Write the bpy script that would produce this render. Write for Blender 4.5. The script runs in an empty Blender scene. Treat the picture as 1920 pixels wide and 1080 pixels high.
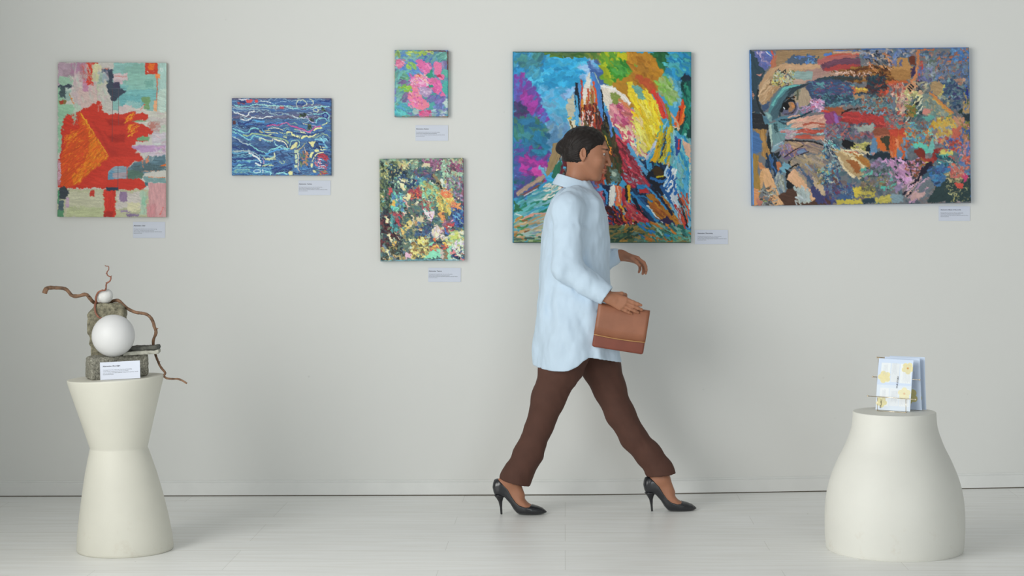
import bpy, bmesh, math, random
import numpy as np
from mathutils import Vector, Matrix, Quaternion

SC = bpy.context.scene
COL = SC.collection
F_PX, CX, CY, CAM_H = 3250.0, 1060.0, 400.0, 1.33       # focal length (px of a 1920 frame), principal point, lens height

def W(px, py, D):
    """photo pixel at depth D -> world point"""
    return Vector(((px - CX) / F_PX * D, D, CAM_H - (py - CY) / F_PX * D))
def lin(c):
    if isinstance(c, str): c = [int(c[i:i + 2], 16) / 255 for i in (0, 2, 4)]
    return tuple(x / 12.92 if x <= .04045 else ((x + .055) / 1.055) ** 2.4 for x in c)

# ---------------------------------------------------------------- object helpers
def link(o, parent=None):
    COL.objects.link(o)
    if parent is not None: o.parent = parent
    return o
def tag(o, label=None, cat=None, group=None, kind=None):
    if label: o['label'] = label
    if cat: o['category'] = cat
    if group: o['group'] = group
    if kind: o['kind'] = kind
    return o
def empty(name, loc=(0, 0, 0), rz=0.0):
    o = bpy.data.objects.new(name, None); o.location = loc; o.rotation_euler = (0, 0, rz); o.empty_display_size = .1
    return link(o)
def mesh_obj(name, verts, faces, mat, parent=None, smooth=False, col=None):
    me = bpy.data.meshes.new(name)
    if isinstance(verts, np.ndarray):
        nv, nf, k = len(verts), len(faces), faces.shape[1]
        me.vertices.add(nv); me.vertices.foreach_set('co', verts.astype(np.float32).ravel())
        me.loops.add(nf * k); me.loops.foreach_set('vertex_index', faces.astype(np.int32).ravel())
        me.polygons.add(nf); me.polygons.foreach_set('loop_start', np.arange(0, nf * k, k, dtype=np.int32))
        try: me.polygons.foreach_set('loop_total', np.full(nf, k, dtype=np.int32))
        except Exception: pass
        me.update(calc_edges=True)
    else:
        me.from_pydata([tuple(v) for v in verts], [], [tuple(f) for f in faces]); me.update()
    me.materials.append(mat)
    if smooth: me.polygons.foreach_set('use_smooth', np.ones(len(me.polygons), dtype=bool))
    if col is not None:
        a = me.color_attributes.new('Col', 'FLOAT_COLOR', 'POINT')
        c = np.ones((len(me.vertices), 4), np.float32); c[:, :3] = col
        a.data.foreach_set('color', c.ravel())
    me.validate()
    return link(bpy.data.objects.new(name, me), parent)
def bm_obj(name, bm, mat, parent=None, smooth=False):
    me = bpy.data.meshes.new(name); bmesh.ops.recalc_face_normals(bm, faces=bm.faces); bm.to_mesh(me); bm.free(); me.materials.append(mat)
    if smooth: me.polygons.foreach_set('use_smooth', np.ones(len(me.polygons), dtype=bool))
    return link(bpy.data.objects.new(name, me), parent)
def add_box(bm, x0, x1, y0, y1, z0, z1, bev=0.0, M=None):
    vs = [bm.verts.new((x, y, z)) for z in (z0, z1) for y in (y0, y1) for x in (x0, x1)]
    fs = [bm.faces.new([vs[i] for i in f]) for f in ((0, 2, 3, 1), (4, 5, 7, 6), (0, 1, 5, 4), (2, 6, 7, 3), (0, 4, 6, 2), (1, 3, 7, 5))]
    if bev > 0:
        es = list({e for f in fs for e in f.edges})
        bmesh.ops.bevel(bm, geom=es, offset=bev, segments=2, affect='EDGES', profile=.6)
    if M is not None: bmesh.ops.transform(bm, matrix=M, verts=[v for v in bm.verts if v.is_valid])
def box_obj(name, x0, x1, y0, y1, z0, z1, mat, parent=None, bev=0.0):
    bm = bmesh.new(); add_box(bm, x0, x1, y0, y1, z0, z1, bev); return bm_obj(name, bm, mat, parent)
def tube(bm, pts, rad, seg=8, cap=True):
    """tapered tube along a path"""
    pts = [Vector(p) for p in pts]; n = len(pts)
    rad = [rad] * n if not hasattr(rad, '__len__') else rad
    t0 = (pts[1] - pts[0]).normalized(); up = Vector((0, 0, 1)) if abs(t0.z) < .9 else Vector((0, 1, 0))
    nrm = t0.cross(up).normalized(); rings = []
    for i, p in enumerate(pts):
        t = (pts[min(i + 1, n - 1)] - pts[max(i - 1, 0)]).normalized()
        nrm = (nrm - t * nrm.dot(t)).normalized(); bn = t.cross(nrm)
        rings.append([bm.verts.new(p + (nrm * math.cos(2 * math.pi * k / seg) + bn * math.sin(2 * math.pi * k / seg)) * rad[i]) for k in range(seg)])
    for a, b in zip(rings, rings[1:]):
        for k in range(seg): bm.faces.new([a[k], a[(k + 1) % seg], b[(k + 1) % seg], b[k]])
    if cap: bm.faces.new(rings[0][::-1]); bm.faces.new(rings[-1])
def smooth_path(P, it=2):
    P = [Vector(p) for p in P]
    for _ in range(it):
        Q = [P[0]]
        for a, b in zip(P, P[1:]): Q += [a * .75 + b * .25, a * .25 + b * .75]
        Q.append(P[-1]); P = Q
    return P
def ball(bm, c, r, seg=20):
    bmesh.ops.create_uvsphere(bm, u_segments=seg, v_segments=seg * 3 // 4, radius=r, matrix=Matrix.Translation(c))

# ---------------------------------------------------------------- materials
def mat(name, color=(.8, .8, .8), rough=.6, metal=0.0, bump=None, vary=None, spec=.5, coat=0.0, sss=0.0, attr=None):
    """procedural principled material; bump=(scale, strength, distance) noise, vary=(scale, amount)"""
    m = bpy.data.materials.new(name); m.use_nodes = True
    nt = m.node_tree; N = nt.nodes; L = nt.links; b = N['Principled BSDF']
    b.inputs['Roughness'].default_value = rough; b.inputs['Metallic'].default_value = metal
    b.inputs['Specular IOR Level'].default_value = spec
    if coat: b.inputs['Coat Weight'].default_value = coat; b.inputs['Coat Roughness'].default_value = .15
    if sss: b.inputs['Subsurface Weight'].default_value = sss; b.inputs['Subsurface Radius'].default_value = (.012, .005, .003); b.inputs['Subsurface Scale'].default_value = 1.0
    c = lin(color) if isinstance(color, str) else color
    tc = N.new('ShaderNodeTexCoord'); src = None
    if attr:
        a = N.new('ShaderNodeVertexColor'); a.layer_name = attr; src = a.outputs['Color']
    else:
        r = N.new('ShaderNodeRGB'); r.outputs[0].default_value = (*c, 1); src = r.outputs[0]
    if vary:
        n = N.new('ShaderNodeTexNoise'); n.inputs['Scale'].default_value = vary[0]; n.inputs['Detail'].default_value = 6
        L.new(tc.outputs['Object'], n.inputs['Vector'])
        mr = N.new('ShaderNodeMapRange'); mr.inputs['From Min'].default_value = .3; mr.inputs['From Max'].default_value = .7
        mr.inputs['To Min'].default_value = 1 - vary[1]; mr.inputs['To Max'].default_value = 1 + vary[1]; L.new(n.outputs['Fac'], mr.inputs['Value'])
        mx = N.new('ShaderNodeVectorMath'); mx.operation = 'SCALE'; L.new(src, mx.inputs[0]); L.new(mr.outputs[0], mx.inputs['Scale']); src = mx.outputs[0]
    L.new(src, b.inputs['Base Color'])
    if bump:
        n = N.new('ShaderNodeTexNoise'); n.inputs['Scale'].default_value = bump[0]; n.inputs['Detail'].default_value = 5
        L.new(tc.outputs['Object'], n.inputs['Vector'])
        bp = N.new('ShaderNodeBump'); bp.inputs['Strength'].default_value = bump[1]; bp.inputs['Distance'].default_value = bump[2]
        L.new(n.outputs['Fac'], bp.inputs['Height']); L.new(bp.outputs[0], b.inputs['Normal'])
    return m
# ---------------------------------------------------------------- signed-distance modelling (numpy), meshed by surface nets
def smin(a, b, k):
    if k <= 0: return np.minimum(a, b)
    h = np.clip(.5 + .5 * (b - a) / k, 0, 1)
    return b + (a - b) * h - k * h * (1 - h)
def smax(a, b, k): return -smin(-a, -b, k)
class Field:
    def __init__(s, xs, ys, zs):
        s.ax = [np.asarray(q, np.float32) for q in (xs, ys, zs)]
        s.F = np.full([len(q) for q in s.ax], 1.0, np.float32)
    def win(s, lo, hi):
        sl = []
        for q, a, b in zip(s.ax, lo, hi):
            i = max(0, int(np.searchsorted(q, a)) - 1); j = min(len(q), int(np.searchsorted(q, b)) + 1); sl.append(slice(i, max(j, i + 1)))
        g = np.meshgrid(*[q[w] for q, w in zip(s.ax, sl)], indexing='ij', sparse=True)
        return tuple(sl), g
    def put(s, fn, lo, hi, k=.01, op='u', m=.06):
        lo = [v - m for v in lo]; hi = [v + m for v in hi]
        sl, (x, y, z) = s.win(lo, hi)
        d = fn(x, y, z)
        s.F[sl] = smin(s.F[sl], d, k) if op == 'u' else smax(s.F[sl], -d, k)
    def cone(s, a, b, ra, rb, k=.01, sq=None, op='u'):
        """round cone a->b; sq=(axis, factor) squashes along a world axis"""
        a = np.array(a, float); b = np.array(b, float); ab = b - a; L2 = float(ab @ ab) + 1e-12; R = max(ra, rb)
        sc = np.ones(3)
        if sq: sc[sq[0]] = 1 / sq[1]
        def f(x, y, z):
            px, py, pz = x - a[0], y - a[1], z - a[2]
            t = np.clip((px * ab[0] + py * ab[1] + pz * ab[2]) / L2, 0, 1)
            dx, dy, dz = (px - t * ab[0]) * sc[0], (py - t * ab[1]) * sc[1], (pz - t * ab[2]) * sc[2]
            return np.sqrt(dx * dx + dy * dy + dz * dz) - (ra + (rb - ra) * t)
        Rm = R * (max(1, sq[1]) if sq else 1)
        s.put(f, np.minimum(a, b) - Rm, np.maximum(a, b) + Rm, k, op)
    def ell(s, c, r, k=.01, R=None, op='u'):
        """ellipsoid; R = 3x3 rotation (local->world)"""
        c = np.array(c, float); r = np.array(r, float); Rt = np.array(R.transposed()) if R is not None else np.eye(3)
        def f(x, y, z):
            px, py, pz = x - c[0], y - c[1], z - c[2]
            q = [(Rt[i][0] * px + Rt[i][1] * py + Rt[i][2] * pz) / r[i] for i in range(3)]
            k0 = np.sqrt(q[0] ** 2 + q[1] ** 2 + q[2] ** 2)
            k1 = np.sqrt((q[0] / r[0]) ** 2 + (q[1] / r[1]) ** 2 + (q[2] / r[2]) ** 2) + 1e-9
            return k0 * (k0 - 1) / k1
        m = r.max(); s.put(f, c - m, c + m, k, op)
    def mesh(s, iso=0.0):
        F = s.F - iso; ax = s.ax; ng = F < 0; n0, n1, n2 = F.shape
        c = ng[:-1, :-1, :-1].astype(np.int8)
        for i in (0, 1):
            for j in (0, 1):
                for k in (0, 1):
                    if i + j + k: c = c + ng[i:n0 - 1 + i, j:n1 - 1 + j, k:n2 - 1 + k]
        act = (c > 0) & (c < 8); ci = np.argwhere(act); idx = np.full(act.shape, -1, np.int64); idx[act] = np.arange(len(ci))
        acc = np.zeros((len(ci), 3)); cnt = np.zeros(len(ci))
        cs = [(i, j, k) for i in (0, 1) for j in (0, 1) for k in (0, 1)]
        co = {q: np.stack([ax[d][ci[:, d] + q[d]] for d in range(3)], 1) for q in cs}
        fv = {q: F[ci[:, 0] + q[0], ci[:, 1] + q[1], ci[:, 2] + q[2]] for q in cs}
        for q in cs:
            for d in range(3):
                if q[d]: continue
                e = list(q); e[d] = 1; e = tuple(e); a, b = fv[q], fv[e]; cr = (a < 0) != (b < 0)
                t = np.where(cr, a / np.where(cr, a - b, 1), 0)[:, None]
                acc += np.where(cr[:, None], co[q] + (co[e] - co[q]) * t, 0); cnt += cr
        V = acc / cnt[:, None]; Q = []
        for d in range(3):
            sa = [slice(None)] * 3; sb = [slice(None)] * 3; sa[d] = slice(0, -1); sb[d] = slice(1, None)
            A = ng[tuple(sa)]; B = ng[tuple(sb)]; u, v = [i for i in range(3) if i != d]
            e = np.argwhere(A != B); e = e[(e[:, u] > 0) & (e[:, v] > 0) & (e[:, u] < F.shape[u] - 1) & (e[:, v] < F.shape[v] - 1)]
            def at(du, dv):
                p = e.copy(); p[:, u] -= du; p[:, v] -= dv; return idx[p[:, 0], p[:, 1], p[:, 2]]
            q = np.stack([at(1, 1), at(0, 1), at(0, 0), at(1, 0)], 1)
            flip = A[e[:, 0], e[:, 1], e[:, 2]] ^ (d == 1)
            q = np.where(flip[:, None], q, q[:, ::-1]); Q.append(q)
        return V.astype(np.float32), np.concatenate(Q)
def steps(*seg):
    """steps(a, h, b, h2, c...) -> coordinates a..b every h, b..c every h2"""
    out = [seg[0]]; a = seg[0]
    for h, b in zip(seg[1::2], seg[2::2]):
        n = max(1, int(round((b - a) / h))); out += list(a + (b - a) * np.arange(1, n + 1) / n); a = b
    return np.array(out, np.float32)
# ---------------------------------------------------------------- noise
_rt = np.random.RandomState(7).rand(4096).astype(np.float32)
def _hash(ix, iy, iz=0):
    return _rt[(ix * 73856093 ^ iy * 19349663 ^ iz * 83492791) & 4095]
def noise2(x, y, seed=0):
    xi = np.floor(x).astype(np.int64); yi = np.floor(y).astype(np.int64)
    fx = x - xi; fy = y - yi
    fx = fx * fx * (3 - 2 * fx); fy = fy * fy * (3 - 2 * fy)
    a = _hash(xi, yi, seed); b = _hash(xi + 1, yi, seed); c = _hash(xi, yi + 1, seed); d = _hash(xi + 1, yi + 1, seed)
    return ((a * (1 - fx) + b * fx) * (1 - fy) + (c * (1 - fx) + d * fx) * fy) * 2 - 1
def noise3(x, y, z, seed=0):
    xi = np.floor(x).astype(np.int64); yi = np.floor(y).astype(np.int64); zi = np.floor(z).astype(np.int64)
    fx = x - xi; fy = y - yi; fz = z - zi
    fx = fx * fx * (3 - 2 * fx); fy = fy * fy * (3 - 2 * fy); fz = fz * fz * (3 - 2 * fz)
    zi = zi + seed * 57
    r = 0
    for dx, wx in ((0, 1 - fx), (1, fx)):
        for dy, wy in ((0, 1 - fy), (1, fy)):
            for dz, wz in ((0, 1 - fz), (1, fz)):
                r = r + _hash(xi + dx, yi + dy, zi + dz) * wx * wy * wz
    return r * 2 - 1
def fbm3(x, y, z, sc, octv=3, seed=0):
    r = 0; a = 1.0
    for i in range(octv):
        r = r + a * noise3(x * sc, y * sc, z * sc, seed + i); sc *= 2.1; a *= 0.5
    return r

def hexc(c):
    if isinstance(c, str):
        return np.array([int(c[i:i + 2], 16) / 255 for i in (0, 2, 4)], np.float32)
    return np.array(c, np.float32) / 255

class Paint:
    """Oil paint laid on a canvas, stroke by stroke: colour plus impasto height."""
    def __init__(s, rect, W, base, seed=1):
        s.x0, s.y0, s.x1, s.y1 = rect
        s.k = W / (s.x1 - s.x0)
        s.W = W; s.H = int(round((s.y1 - s.y0) * s.k))
        s.rng = np.random.RandomState(seed)
        s.C = np.ones((s.H, s.W, 3), np.float32) * hexc(base)
        s.Z = np.zeros((s.H, s.W), np.float32)
        yy, xx = np.mgrid[0:s.H, 0:s.W].astype(np.float32)
        s.xx = xx / s.k + s.x0; s.yy = yy / s.k + s.y0
        s.u = float(s.x1 - s.x0) / 600.0        # unit so noise sizes follow the crop
        def f(sc, sd): return noise2(s.xx / sc, s.yy / sc, sd)
        s.nx = [f(60, 1), f(18, 2), f(7, 3)]; s.ny = [f(60, 4), f(18, 5), f(7, 6)]
        s.nv = [f(9, 11), f(25, 12), f(4, 13)]
    def sub(s, xa, ya, xb, yb):
        i0 = max(0, int((ya - s.y0) * s.k)); i1 = min(s.H, int((yb - s.y0) * s.k) + 2)
        j0 = max(0, int((xa - s.x0) * s.k)); j1 = min(s.W, int((xb - s.x0) * s.k) + 2)
        if i1 <= i0 or j1 <= j0: return None
        return slice(i0, i1), slice(j0, j1)
    def warp(s, sl, r):
        x = s.xx[sl] + (s.nx[1][sl] * .9 + s.nx[2][sl] * .6) * r
        y = s.yy[sl] + (s.ny[1][sl] * .9 + s.ny[2][sl] * .6) * r
        return x, y
    def lay(s, sl, m, col, var, ang, a, lift, freq=5.0):
        """blend colour through mask m with bristle streaks along ang"""
        x = s.xx[sl]; y = s.yy[sl]; ca, sa = math.cos(ang), math.sin(ang)
        al = (x * ca + y * sa); ac = (-x * sa + y * ca)
        st = noise2(al / (freq * 7), ac / freq * 2, int(s.rng.randint(50))); var = var * .7
        c = hexc(col)
        t = (st * var)[..., None]
        cc = np.clip(c * (1 + t) + t * .06, 0, 1)
        m = (np.clip(m, 0, 1) * a)[..., None]
        s.C[sl] = s.C[sl] * (1 - m) + cc * m
        s.Z[sl] = np.where(m[..., 0] > .5, s.Z[sl] * .35 + lift * (.7 + .6 * st), s.Z[sl])
    def poly(s, col, pts, r=6, var=.12, ang=0.3, a=1, lift=.5, soft=1.2, dry=0, freq=5):
        P = np.array(pts, np.float32).reshape(-1, 2)
        sl = s.sub(P[:, 0].min() - 2 * r - 4, P[:, 1].min() - 2 * r - 4, P[:, 0].max() + 2 * r + 4, P[:, 1].max() + 2 * r + 4)
        if sl is None: return
        x, y = s.warp(sl, r)
        ins = np.zeros(x.shape, bool); dm = np.full(x.shape, 1e9, np.float32)
        n = len(P)
        for i in range(n):
            xa, ya = P[i]; xb, yb = P[(i + 1) % n]
            cnd = ((ya > y) != (yb > y)) & (x < (xb - xa) * (y - ya) / ((yb - ya) if yb != ya else 1e-6) + xa)
            ins ^= cnd
            dx, dy = xb - xa, yb - ya
            t = np.clip(((x - xa) * dx + (y - ya) * dy) / (dx * dx + dy * dy + 1e-9), 0, 1)
            dm = np.minimum(dm, (x - xa - t * dx) ** 2 + (y - ya - t * dy) ** 2)
        d = np.sqrt(dm) * np.where(ins, -1, 1)
        m = np.clip(.5 - d / (2 * soft), 0, 1)
        if dry:
            ca, sa = math.cos(ang), math.sin(ang)
            q = noise2((x * ca + y * sa) / (freq * 5), (-x * sa + y * ca) / freq * 1.6, 31) * .6 + s.nv[2][sl] * .6
            m = m * np.clip((q + 1 - 2 * dry + np.clip(-d / 40, 0, .6)) * 3, 0, 1)
        s.lay(sl, m, col, var, ang, a, lift, freq)
    def stroke(s, col, pts, w=6, r=2.5, var=.18, a=1, lift=.8, dry=0, soft=1.0, taper=.0, freq=3.5):
        P = np.array(pts, np.float32).reshape(-1, 2)
        if len(P) > 2:   # rounded path
            for _ in range(2):
                Q = [P[0]]
                for i in range(len(P) - 1):
                    Q += [P[i] * .75 + P[i + 1] * .25, P[i] * .25 + P[i + 1] * .75]
                Q.append(P[-1]); P = np.array(Q, np.float32)
        m0 = w + 2 * r + 3
        sl = s.sub(P[:, 0].min() - m0, P[:, 1].min() - m0, P[:, 0].max() + m0, P[:, 1].max() + m0)
        if sl is None: return
        x, y = s.warp(sl, r)
        best = np.full(x.shape, 1e9, np.float32); off = np.zeros(x.shape, np.float32); along = np.zeros(x.shape, np.float32)
        L = 0.0; tot = float(np.sqrt(((P[1:] - P[:-1]) ** 2).sum(1)).sum()) + 1e-6
        for i in range(len(P) - 1):
            xa, ya = P[i]; dx, dy = P[i + 1] - P[i]; ln = math.hypot(dx, dy) + 1e-6
            t = np.clip(((x - xa) * dx + (y - ya) * dy) / (ln * ln), 0, 1)
            ex = x - xa - t * dx; ey = y - ya - t * dy
            d2 = ex * ex + ey * ey
            b = d2 < best
            best = np.where(b, d2, best)
            off = np.where(b, (dx * ey - dy * ex) / ln, off)
            along = np.where(b, L + t * ln, along); L += ln
        d = np.sqrt(best)
        ww = w / 2 * (1 - taper * np.abs(2 * along / tot - 1) ** 2)
        m = np.clip(.5 - (d - ww) / (2 * soft), 0, 1)
        sd = int(s.rng.randint(60))
        br = noise2(along / (freq * 9), off / freq * 2.0, sd)
        if dry:
            q = br * .7 + s.nv[2][sl] * .5
            m = m * np.clip((q + 1 - 2 * dry) * 3, 0, 1)
        c = hexc(col); t = (br * var * .7)[..., None]
        cc = np.clip(c * (1 + t) + t * .06, 0, 1)
        m = (m * a)[..., None]
        s.C[sl] = s.C[sl] * (1 - m) + cc * m
        s.Z[sl] = np.where(m[..., 0] > .5, s.Z[sl] * .3 + lift * (.7 + .6 * br), s.Z[sl])
    def daubs(s, reg, n, pal, ln=(10, 30), w=(4, 10), ang=0.0, ja=.5, a=1, dry=0, curve=.3, var=.2, r=2.5):
        """n short brush marks inside a polygon region"""
        P = np.array(reg, np.float32).reshape(-1, 2)
        if len(P) == 2: P = np.array([[P[0, 0], P[0, 1]], [P[1, 0], P[0, 1]], [P[1, 0], P[1, 1]], [P[0, 0], P[1, 1]]], np.float32)
        lo = P.min(0); hi = P.max(0); k = 0; tries = 0
        while k < n and tries < n * 12:
            tries += 1
            x, y = lo + (hi - lo) * s.rng.rand(2)
            ins = False
            for i in range(len(P)):
                xa, ya = P[i]; xb, yb = P[(i + 1) % len(P)]
                if (ya > y) != (yb > y) and x < (xb - xa) * (y - ya) / (yb - ya) + xa: ins = not ins
            if not ins: continue
            k += 1
            A = (ang(x, y) if callable(ang) else ang) + s.rng.uniform(-ja, ja)
            l = s.rng.uniform(*ln); ww = s.rng.uniform(*w); b = s.rng.uniform(-curve, curve)
            dx, dy = math.cos(A) * l / 2, math.sin(A) * l / 2
            col = pal[s.rng.randint(len(pal))]
            c = np.clip(hexc(col) * (1 + s.rng.uniform(-.1, .1)), 0, 1) * 255
            s.stroke(c, [(x - dx, y - dy), (x + dy * b, y - dx * b), (x + dx, y + dy)], ww, r=r, a=a, dry=dry, var=var, lift=s.rng.uniform(.4, 1.2))
    def lines(s, col, w, paths, **kw):
        for p in paths: s.stroke(col, p, w, **kw)
    def drag(s, reg=None, amp=4.0, fine=5.0, mix=1.0):
        """wet paint dragged about: neighbouring colours break into each other"""
        P = np.array(reg if reg is not None else [(s.x0, s.y0), (s.x1, s.y0), (s.x1, s.y1), (s.x0, s.y1)], np.float32).reshape(-1, 2)
        sl = s.sub(P[:, 0].min(), P[:, 1].min(), P[:, 0].max(), P[:, 1].max())
        x, y = s.xx[sl], s.yy[sl]; ins = np.zeros(x.shape, bool); wx = x + s.nx[1][sl] * 6; wy = y + s.ny[1][sl] * 6
        for i in range(len(P)):
            xa, ya = P[i]; xb, yb = P[(i + 1) % len(P)]
            if ya == yb: continue
            ins ^= ((ya > wy) != (yb > wy)) & (wx < (xb - xa) * (wy - ya) / (yb - ya) + xa)
        sd = int(s.rng.randint(90))
        dx = (noise2(x / fine, y / fine, sd) + .6 * noise2(x / fine * 2.7, y / fine * 2.7, sd + 1)) * amp
        dy = (noise2(x / fine, y / fine, sd + 2) + .6 * noise2(x / fine * 2.7, y / fine * 2.7, sd + 3)) * amp
        J = np.clip(((x + dx - s.x0) * s.k), 0, s.W - 1).astype(int); I = np.clip(((y + dy - s.y0) * s.k), 0, s.H - 1).astype(int)
        m = (ins * mix)[..., None]
        N = s.C[I, J]; ZN = s.Z[I, J]; s.C[sl] = s.C[sl] * (1 - m) + N * m; s.Z[sl] = np.where(ins, ZN, s.Z[sl])
    def soften(s, reg=None, n=3, mix=.6):
        """colours worked together wet in wet"""
        P = np.array(reg if reg is not None else [(s.x0, s.y0), (s.x1, s.y0), (s.x1, s.y1), (s.x0, s.y1)], np.float32).reshape(-1, 2)
        sl = s.sub(P[:, 0].min(), P[:, 1].min(), P[:, 0].max(), P[:, 1].max()); x, y = s.xx[sl] + s.nx[1][sl] * 14, s.yy[sl] + s.ny[1][sl] * 14
        ins = np.zeros(x.shape, bool)
        for i in range(len(P)):
            xa, ya = P[i]; xb, yb = P[(i + 1) % len(P)]
            if ya == yb: continue
            ins ^= ((ya > y) != (yb > y)) & (x < (xb - xa) * (y - ya) / (yb - ya) + xa)
        A = s.C[sl].copy()
        for _ in range(n): A[1:-1, 1:-1] = (A[1:-1, 1:-1] + A[:-2, 1:-1] + A[2:, 1:-1] + A[1:-1, :-2] + A[1:-1, 2:]) / 5
        m = (ins * mix)[..., None]; s.C[sl] = s.C[sl] * (1 - m) + A * m; s.Z[sl] = np.where(ins, s.Z[sl] * .6, s.Z[sl])
    def agate(s, reg, period, pal, linecol, lw=.16, wob=26, seed=0, gate=-.1):
        """wavering bands with thin pale contour lines"""
        (xa, ya), (xb, yb) = reg; sl = s.sub(xa, ya, xb, yb); x, y = s.xx[sl], s.yy[sl]
        g = (y + wob * noise2(x / 95, y / 60, seed) + wob * .55 * noise2(x / 34, y / 26, seed + 1) + wob * .2 * noise2(x / 12, y / 10, seed + 2)) / period
        i = np.floor(g).astype(np.int64); fr = g - i; c = np.array([hexc(q) for q in pal])
        h = (_hash(i, i * 0 + seed) * 977).astype(int) % len(pal); A = c[h]
        lc = np.array([hexc(q) for q in linecol]); A2 = lc[(_hash(i, i * 0 + seed + 9) * 977).astype(int) % len(linecol)]
        on = (np.abs(fr - .5) < lw * (1 + .5 * noise2(x / 20, y / 20, seed + 3))) & (noise2(x / 130, i * 3.7, seed + 4) > gate)
        edge = np.clip(np.minimum(fr, 1 - fr) * 6, 0, 1)[..., None]
        A = A * (.75 + .25 * edge); A = np.where(on[..., None], A2, A)
        s.C[sl] = s.C[sl] * .1 + A * .9; s.Z[sl] = np.where(on, 1.0, .4)
    def finish(s, grain=.03):
        n = s.nv[2] * .5 + s.nv[0] * .5
        A = s.C.copy(); A[1:-1, 1:-1] = (A[1:-1, 1:-1] * 2 + A[:-2, 1:-1] + A[2:, 1:-1] + A[1:-1, :-2] + A[1:-1, 2:]) / 6; s.C = s.C * .4 + A * .6
        s.C = np.clip(s.C * (1 + grain * n[..., None]), 0, 1)
        return s.C, s.Z
def paint_red():
    p = Paint((53, 52, 660, 918), 330, 'B9B7B0', 3)
    P, S, D = p.poly, p.stroke, p.daubs
    B = lambda c, x0, y0, x1, y1, **k: P(c, [(x0, y0), (x1, y0), (x1, y1), (x0, y1)], **k)
    # upper field
    B('A58E9C', 53, 52, 240, 180, r=8); B('9A8490', 80, 90, 150, 150, r=5); B('A07890', 125, 55, 215, 110, r=6)
    B('8FB09A', 60, 130, 165, 180, r=7); B('8AB096', 53, 175, 90, 300, r=5); B('8FA8A0', 90, 205, 125, 260)
    B('B9A7A8', 140, 110, 300, 310, r=12); B('C0A9A4', 165, 180, 300, 300, r=10, dry=.3)
    B('A9727A', 175, 60, 215, 160, r=4, dry=.4); B('B4809A', 190, 150, 225, 210, r=6)
    B('C03C2C', 215, 52, 245, 178, r=3); B('C03C2C', 213, 52, 275, 62, r=2)
    B('B8B890', 243, 60, 275, 150, r=4); B('C2BC98', 250, 70, 330, 100, r=4); B('AFB49C', 270, 150, 330, 330, r=8)
    B('B4AFAA', 290, 60, 360, 110, r=6); B('B5B1A8', 280, 180, 345, 335, r=8, dry=.1)
    S('B5503F', [(190, 60), (200, 120), (205, 190)], 8, dry=.45); S('B8503F', [(290, 85), (330, 88)], 5, dry=.3)
    # turquoise field
    B('7FA9A4', 360, 52, 660, 320, r=6, ang=0, var=.1); B('78A093', 420, 60, 540, 160, r=14, ang=0, a=.7)
    B('6FA6A6', 385, 180, 610, 260, r=8, ang=0); B('66A0A4', 395, 235, 545, 300, r=8, ang=0, var=.15)
    B('83AFA2', 440, 110, 600, 200, r=10, ang=0, a=.8); B('5F8F86', 540, 150, 590, 190, r=6, a=.6, dry=.3)
    B('9CB9B2', 612, 52, 660, 320, r=4, ang=1.5, var=.1); B('AFC2B8', 610, 200, 655, 330, r=6, dry=.25)
    B('BFAEB0', 360, 112, 440, 150, r=5, ang=0); B('B9A6AC', 365, 145, 420, 175, r=5, ang=0, dry=.2)
    S('C05C50', [(370, 128), (435, 130)], 3, dry=.4); B('88B2B0', 430, 270, 520, 310, r=6, dry=.3, ang=0)
    # dark strokes
    B('39434F', 53, 177, 132, 192, r=2, ang=0); B('3E4E52', 65, 190, 98, 250, r=5); B('A9BAB0', 95, 190, 130, 205, r=3)
    B('7C6A3C', 60, 262, 100, 284, r=3); B('9C3A2A', 68, 264, 84, 280, r=2); S('D87A34', [(118, 228), (140, 278)], 5, r=1)
    B('48546A', 293, 90, 357, 108, r=2, ang=0); P('36404F', [(325, 100), (360, 92), (362, 165), (395, 165), (398, 200), (438, 205), (425, 222), (395, 245), (370, 270), (340, 262), (330, 205), (322, 150)], r=5)
    P('3C3A50', [(360, 165), (395, 160), (398, 195), (365, 195)], r=3); B('90A0A8', 285, 110, 330, 160, r=6, dry=.2); B('8FA59A', 275, 105, 300, 170, r=6, dry=.2)
    B('B4AFA8', 330, 240, 350, 330, r=5, dry=.2)
    # ragged bottom of the turquoise
    B('BFAFAE', 390, 290, 470, 330, r=8); B('BDB4AE', 440, 305, 540, 332, r=8, ang=0); B('B9B8AE', 540, 320, 660, 400, r=10, ang=0)
    P('6E9266', [(520, 245), (565, 242), (570, 265), (558, 285), (568, 312), (530, 314), (535, 280), (520, 268)], r=3)
    S('C4503C', [(515, 318), (533, 285)], 6); S('D8CEC4', [(512, 322), (530, 292)], 3)
    B('D98B54', 598, 115, 622, 138, r=5); S('C85A3C', [(606, 130), (605, 250), (603, 320)], 5, r=1); B('D9A078', 588, 262, 606, 325, r=4)
    # red corner patch
    B('B83A26', 540, 52, 609, 116, r=2); B('CC6422', 560, 54, 590, 90, r=7, dry=.15); S('C8BAB2', [(552, 100), (558, 108)], 4)
    S('C8BAB2', [(575, 98), (590, 100)], 3, dry=.2)
    S('D6DDDA', [(625, 80), (646, 92), (627, 104), (625, 80)], 3, r=.3)
    # left green
    B('8CB498', 53, 285, 175, 345, r=6); B('86AC92', 53, 330, 90, 560, r=8); B('A9B8A8', 140, 285, 178, 380, r=4, dry=.2)
    # right mid field
    B('B2A9A6', 560, 360, 660, 480, r=10, ang=0); B('A9736A', 560, 380, 620, 430, r=10, dry=.35, ang=0)
    B('A9B8A8', 625, 400, 660, 510, r=6, dry=.2, ang=1.5); B('B7B0B8', 575, 445, 660, 560, r=8, ang=0)
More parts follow.
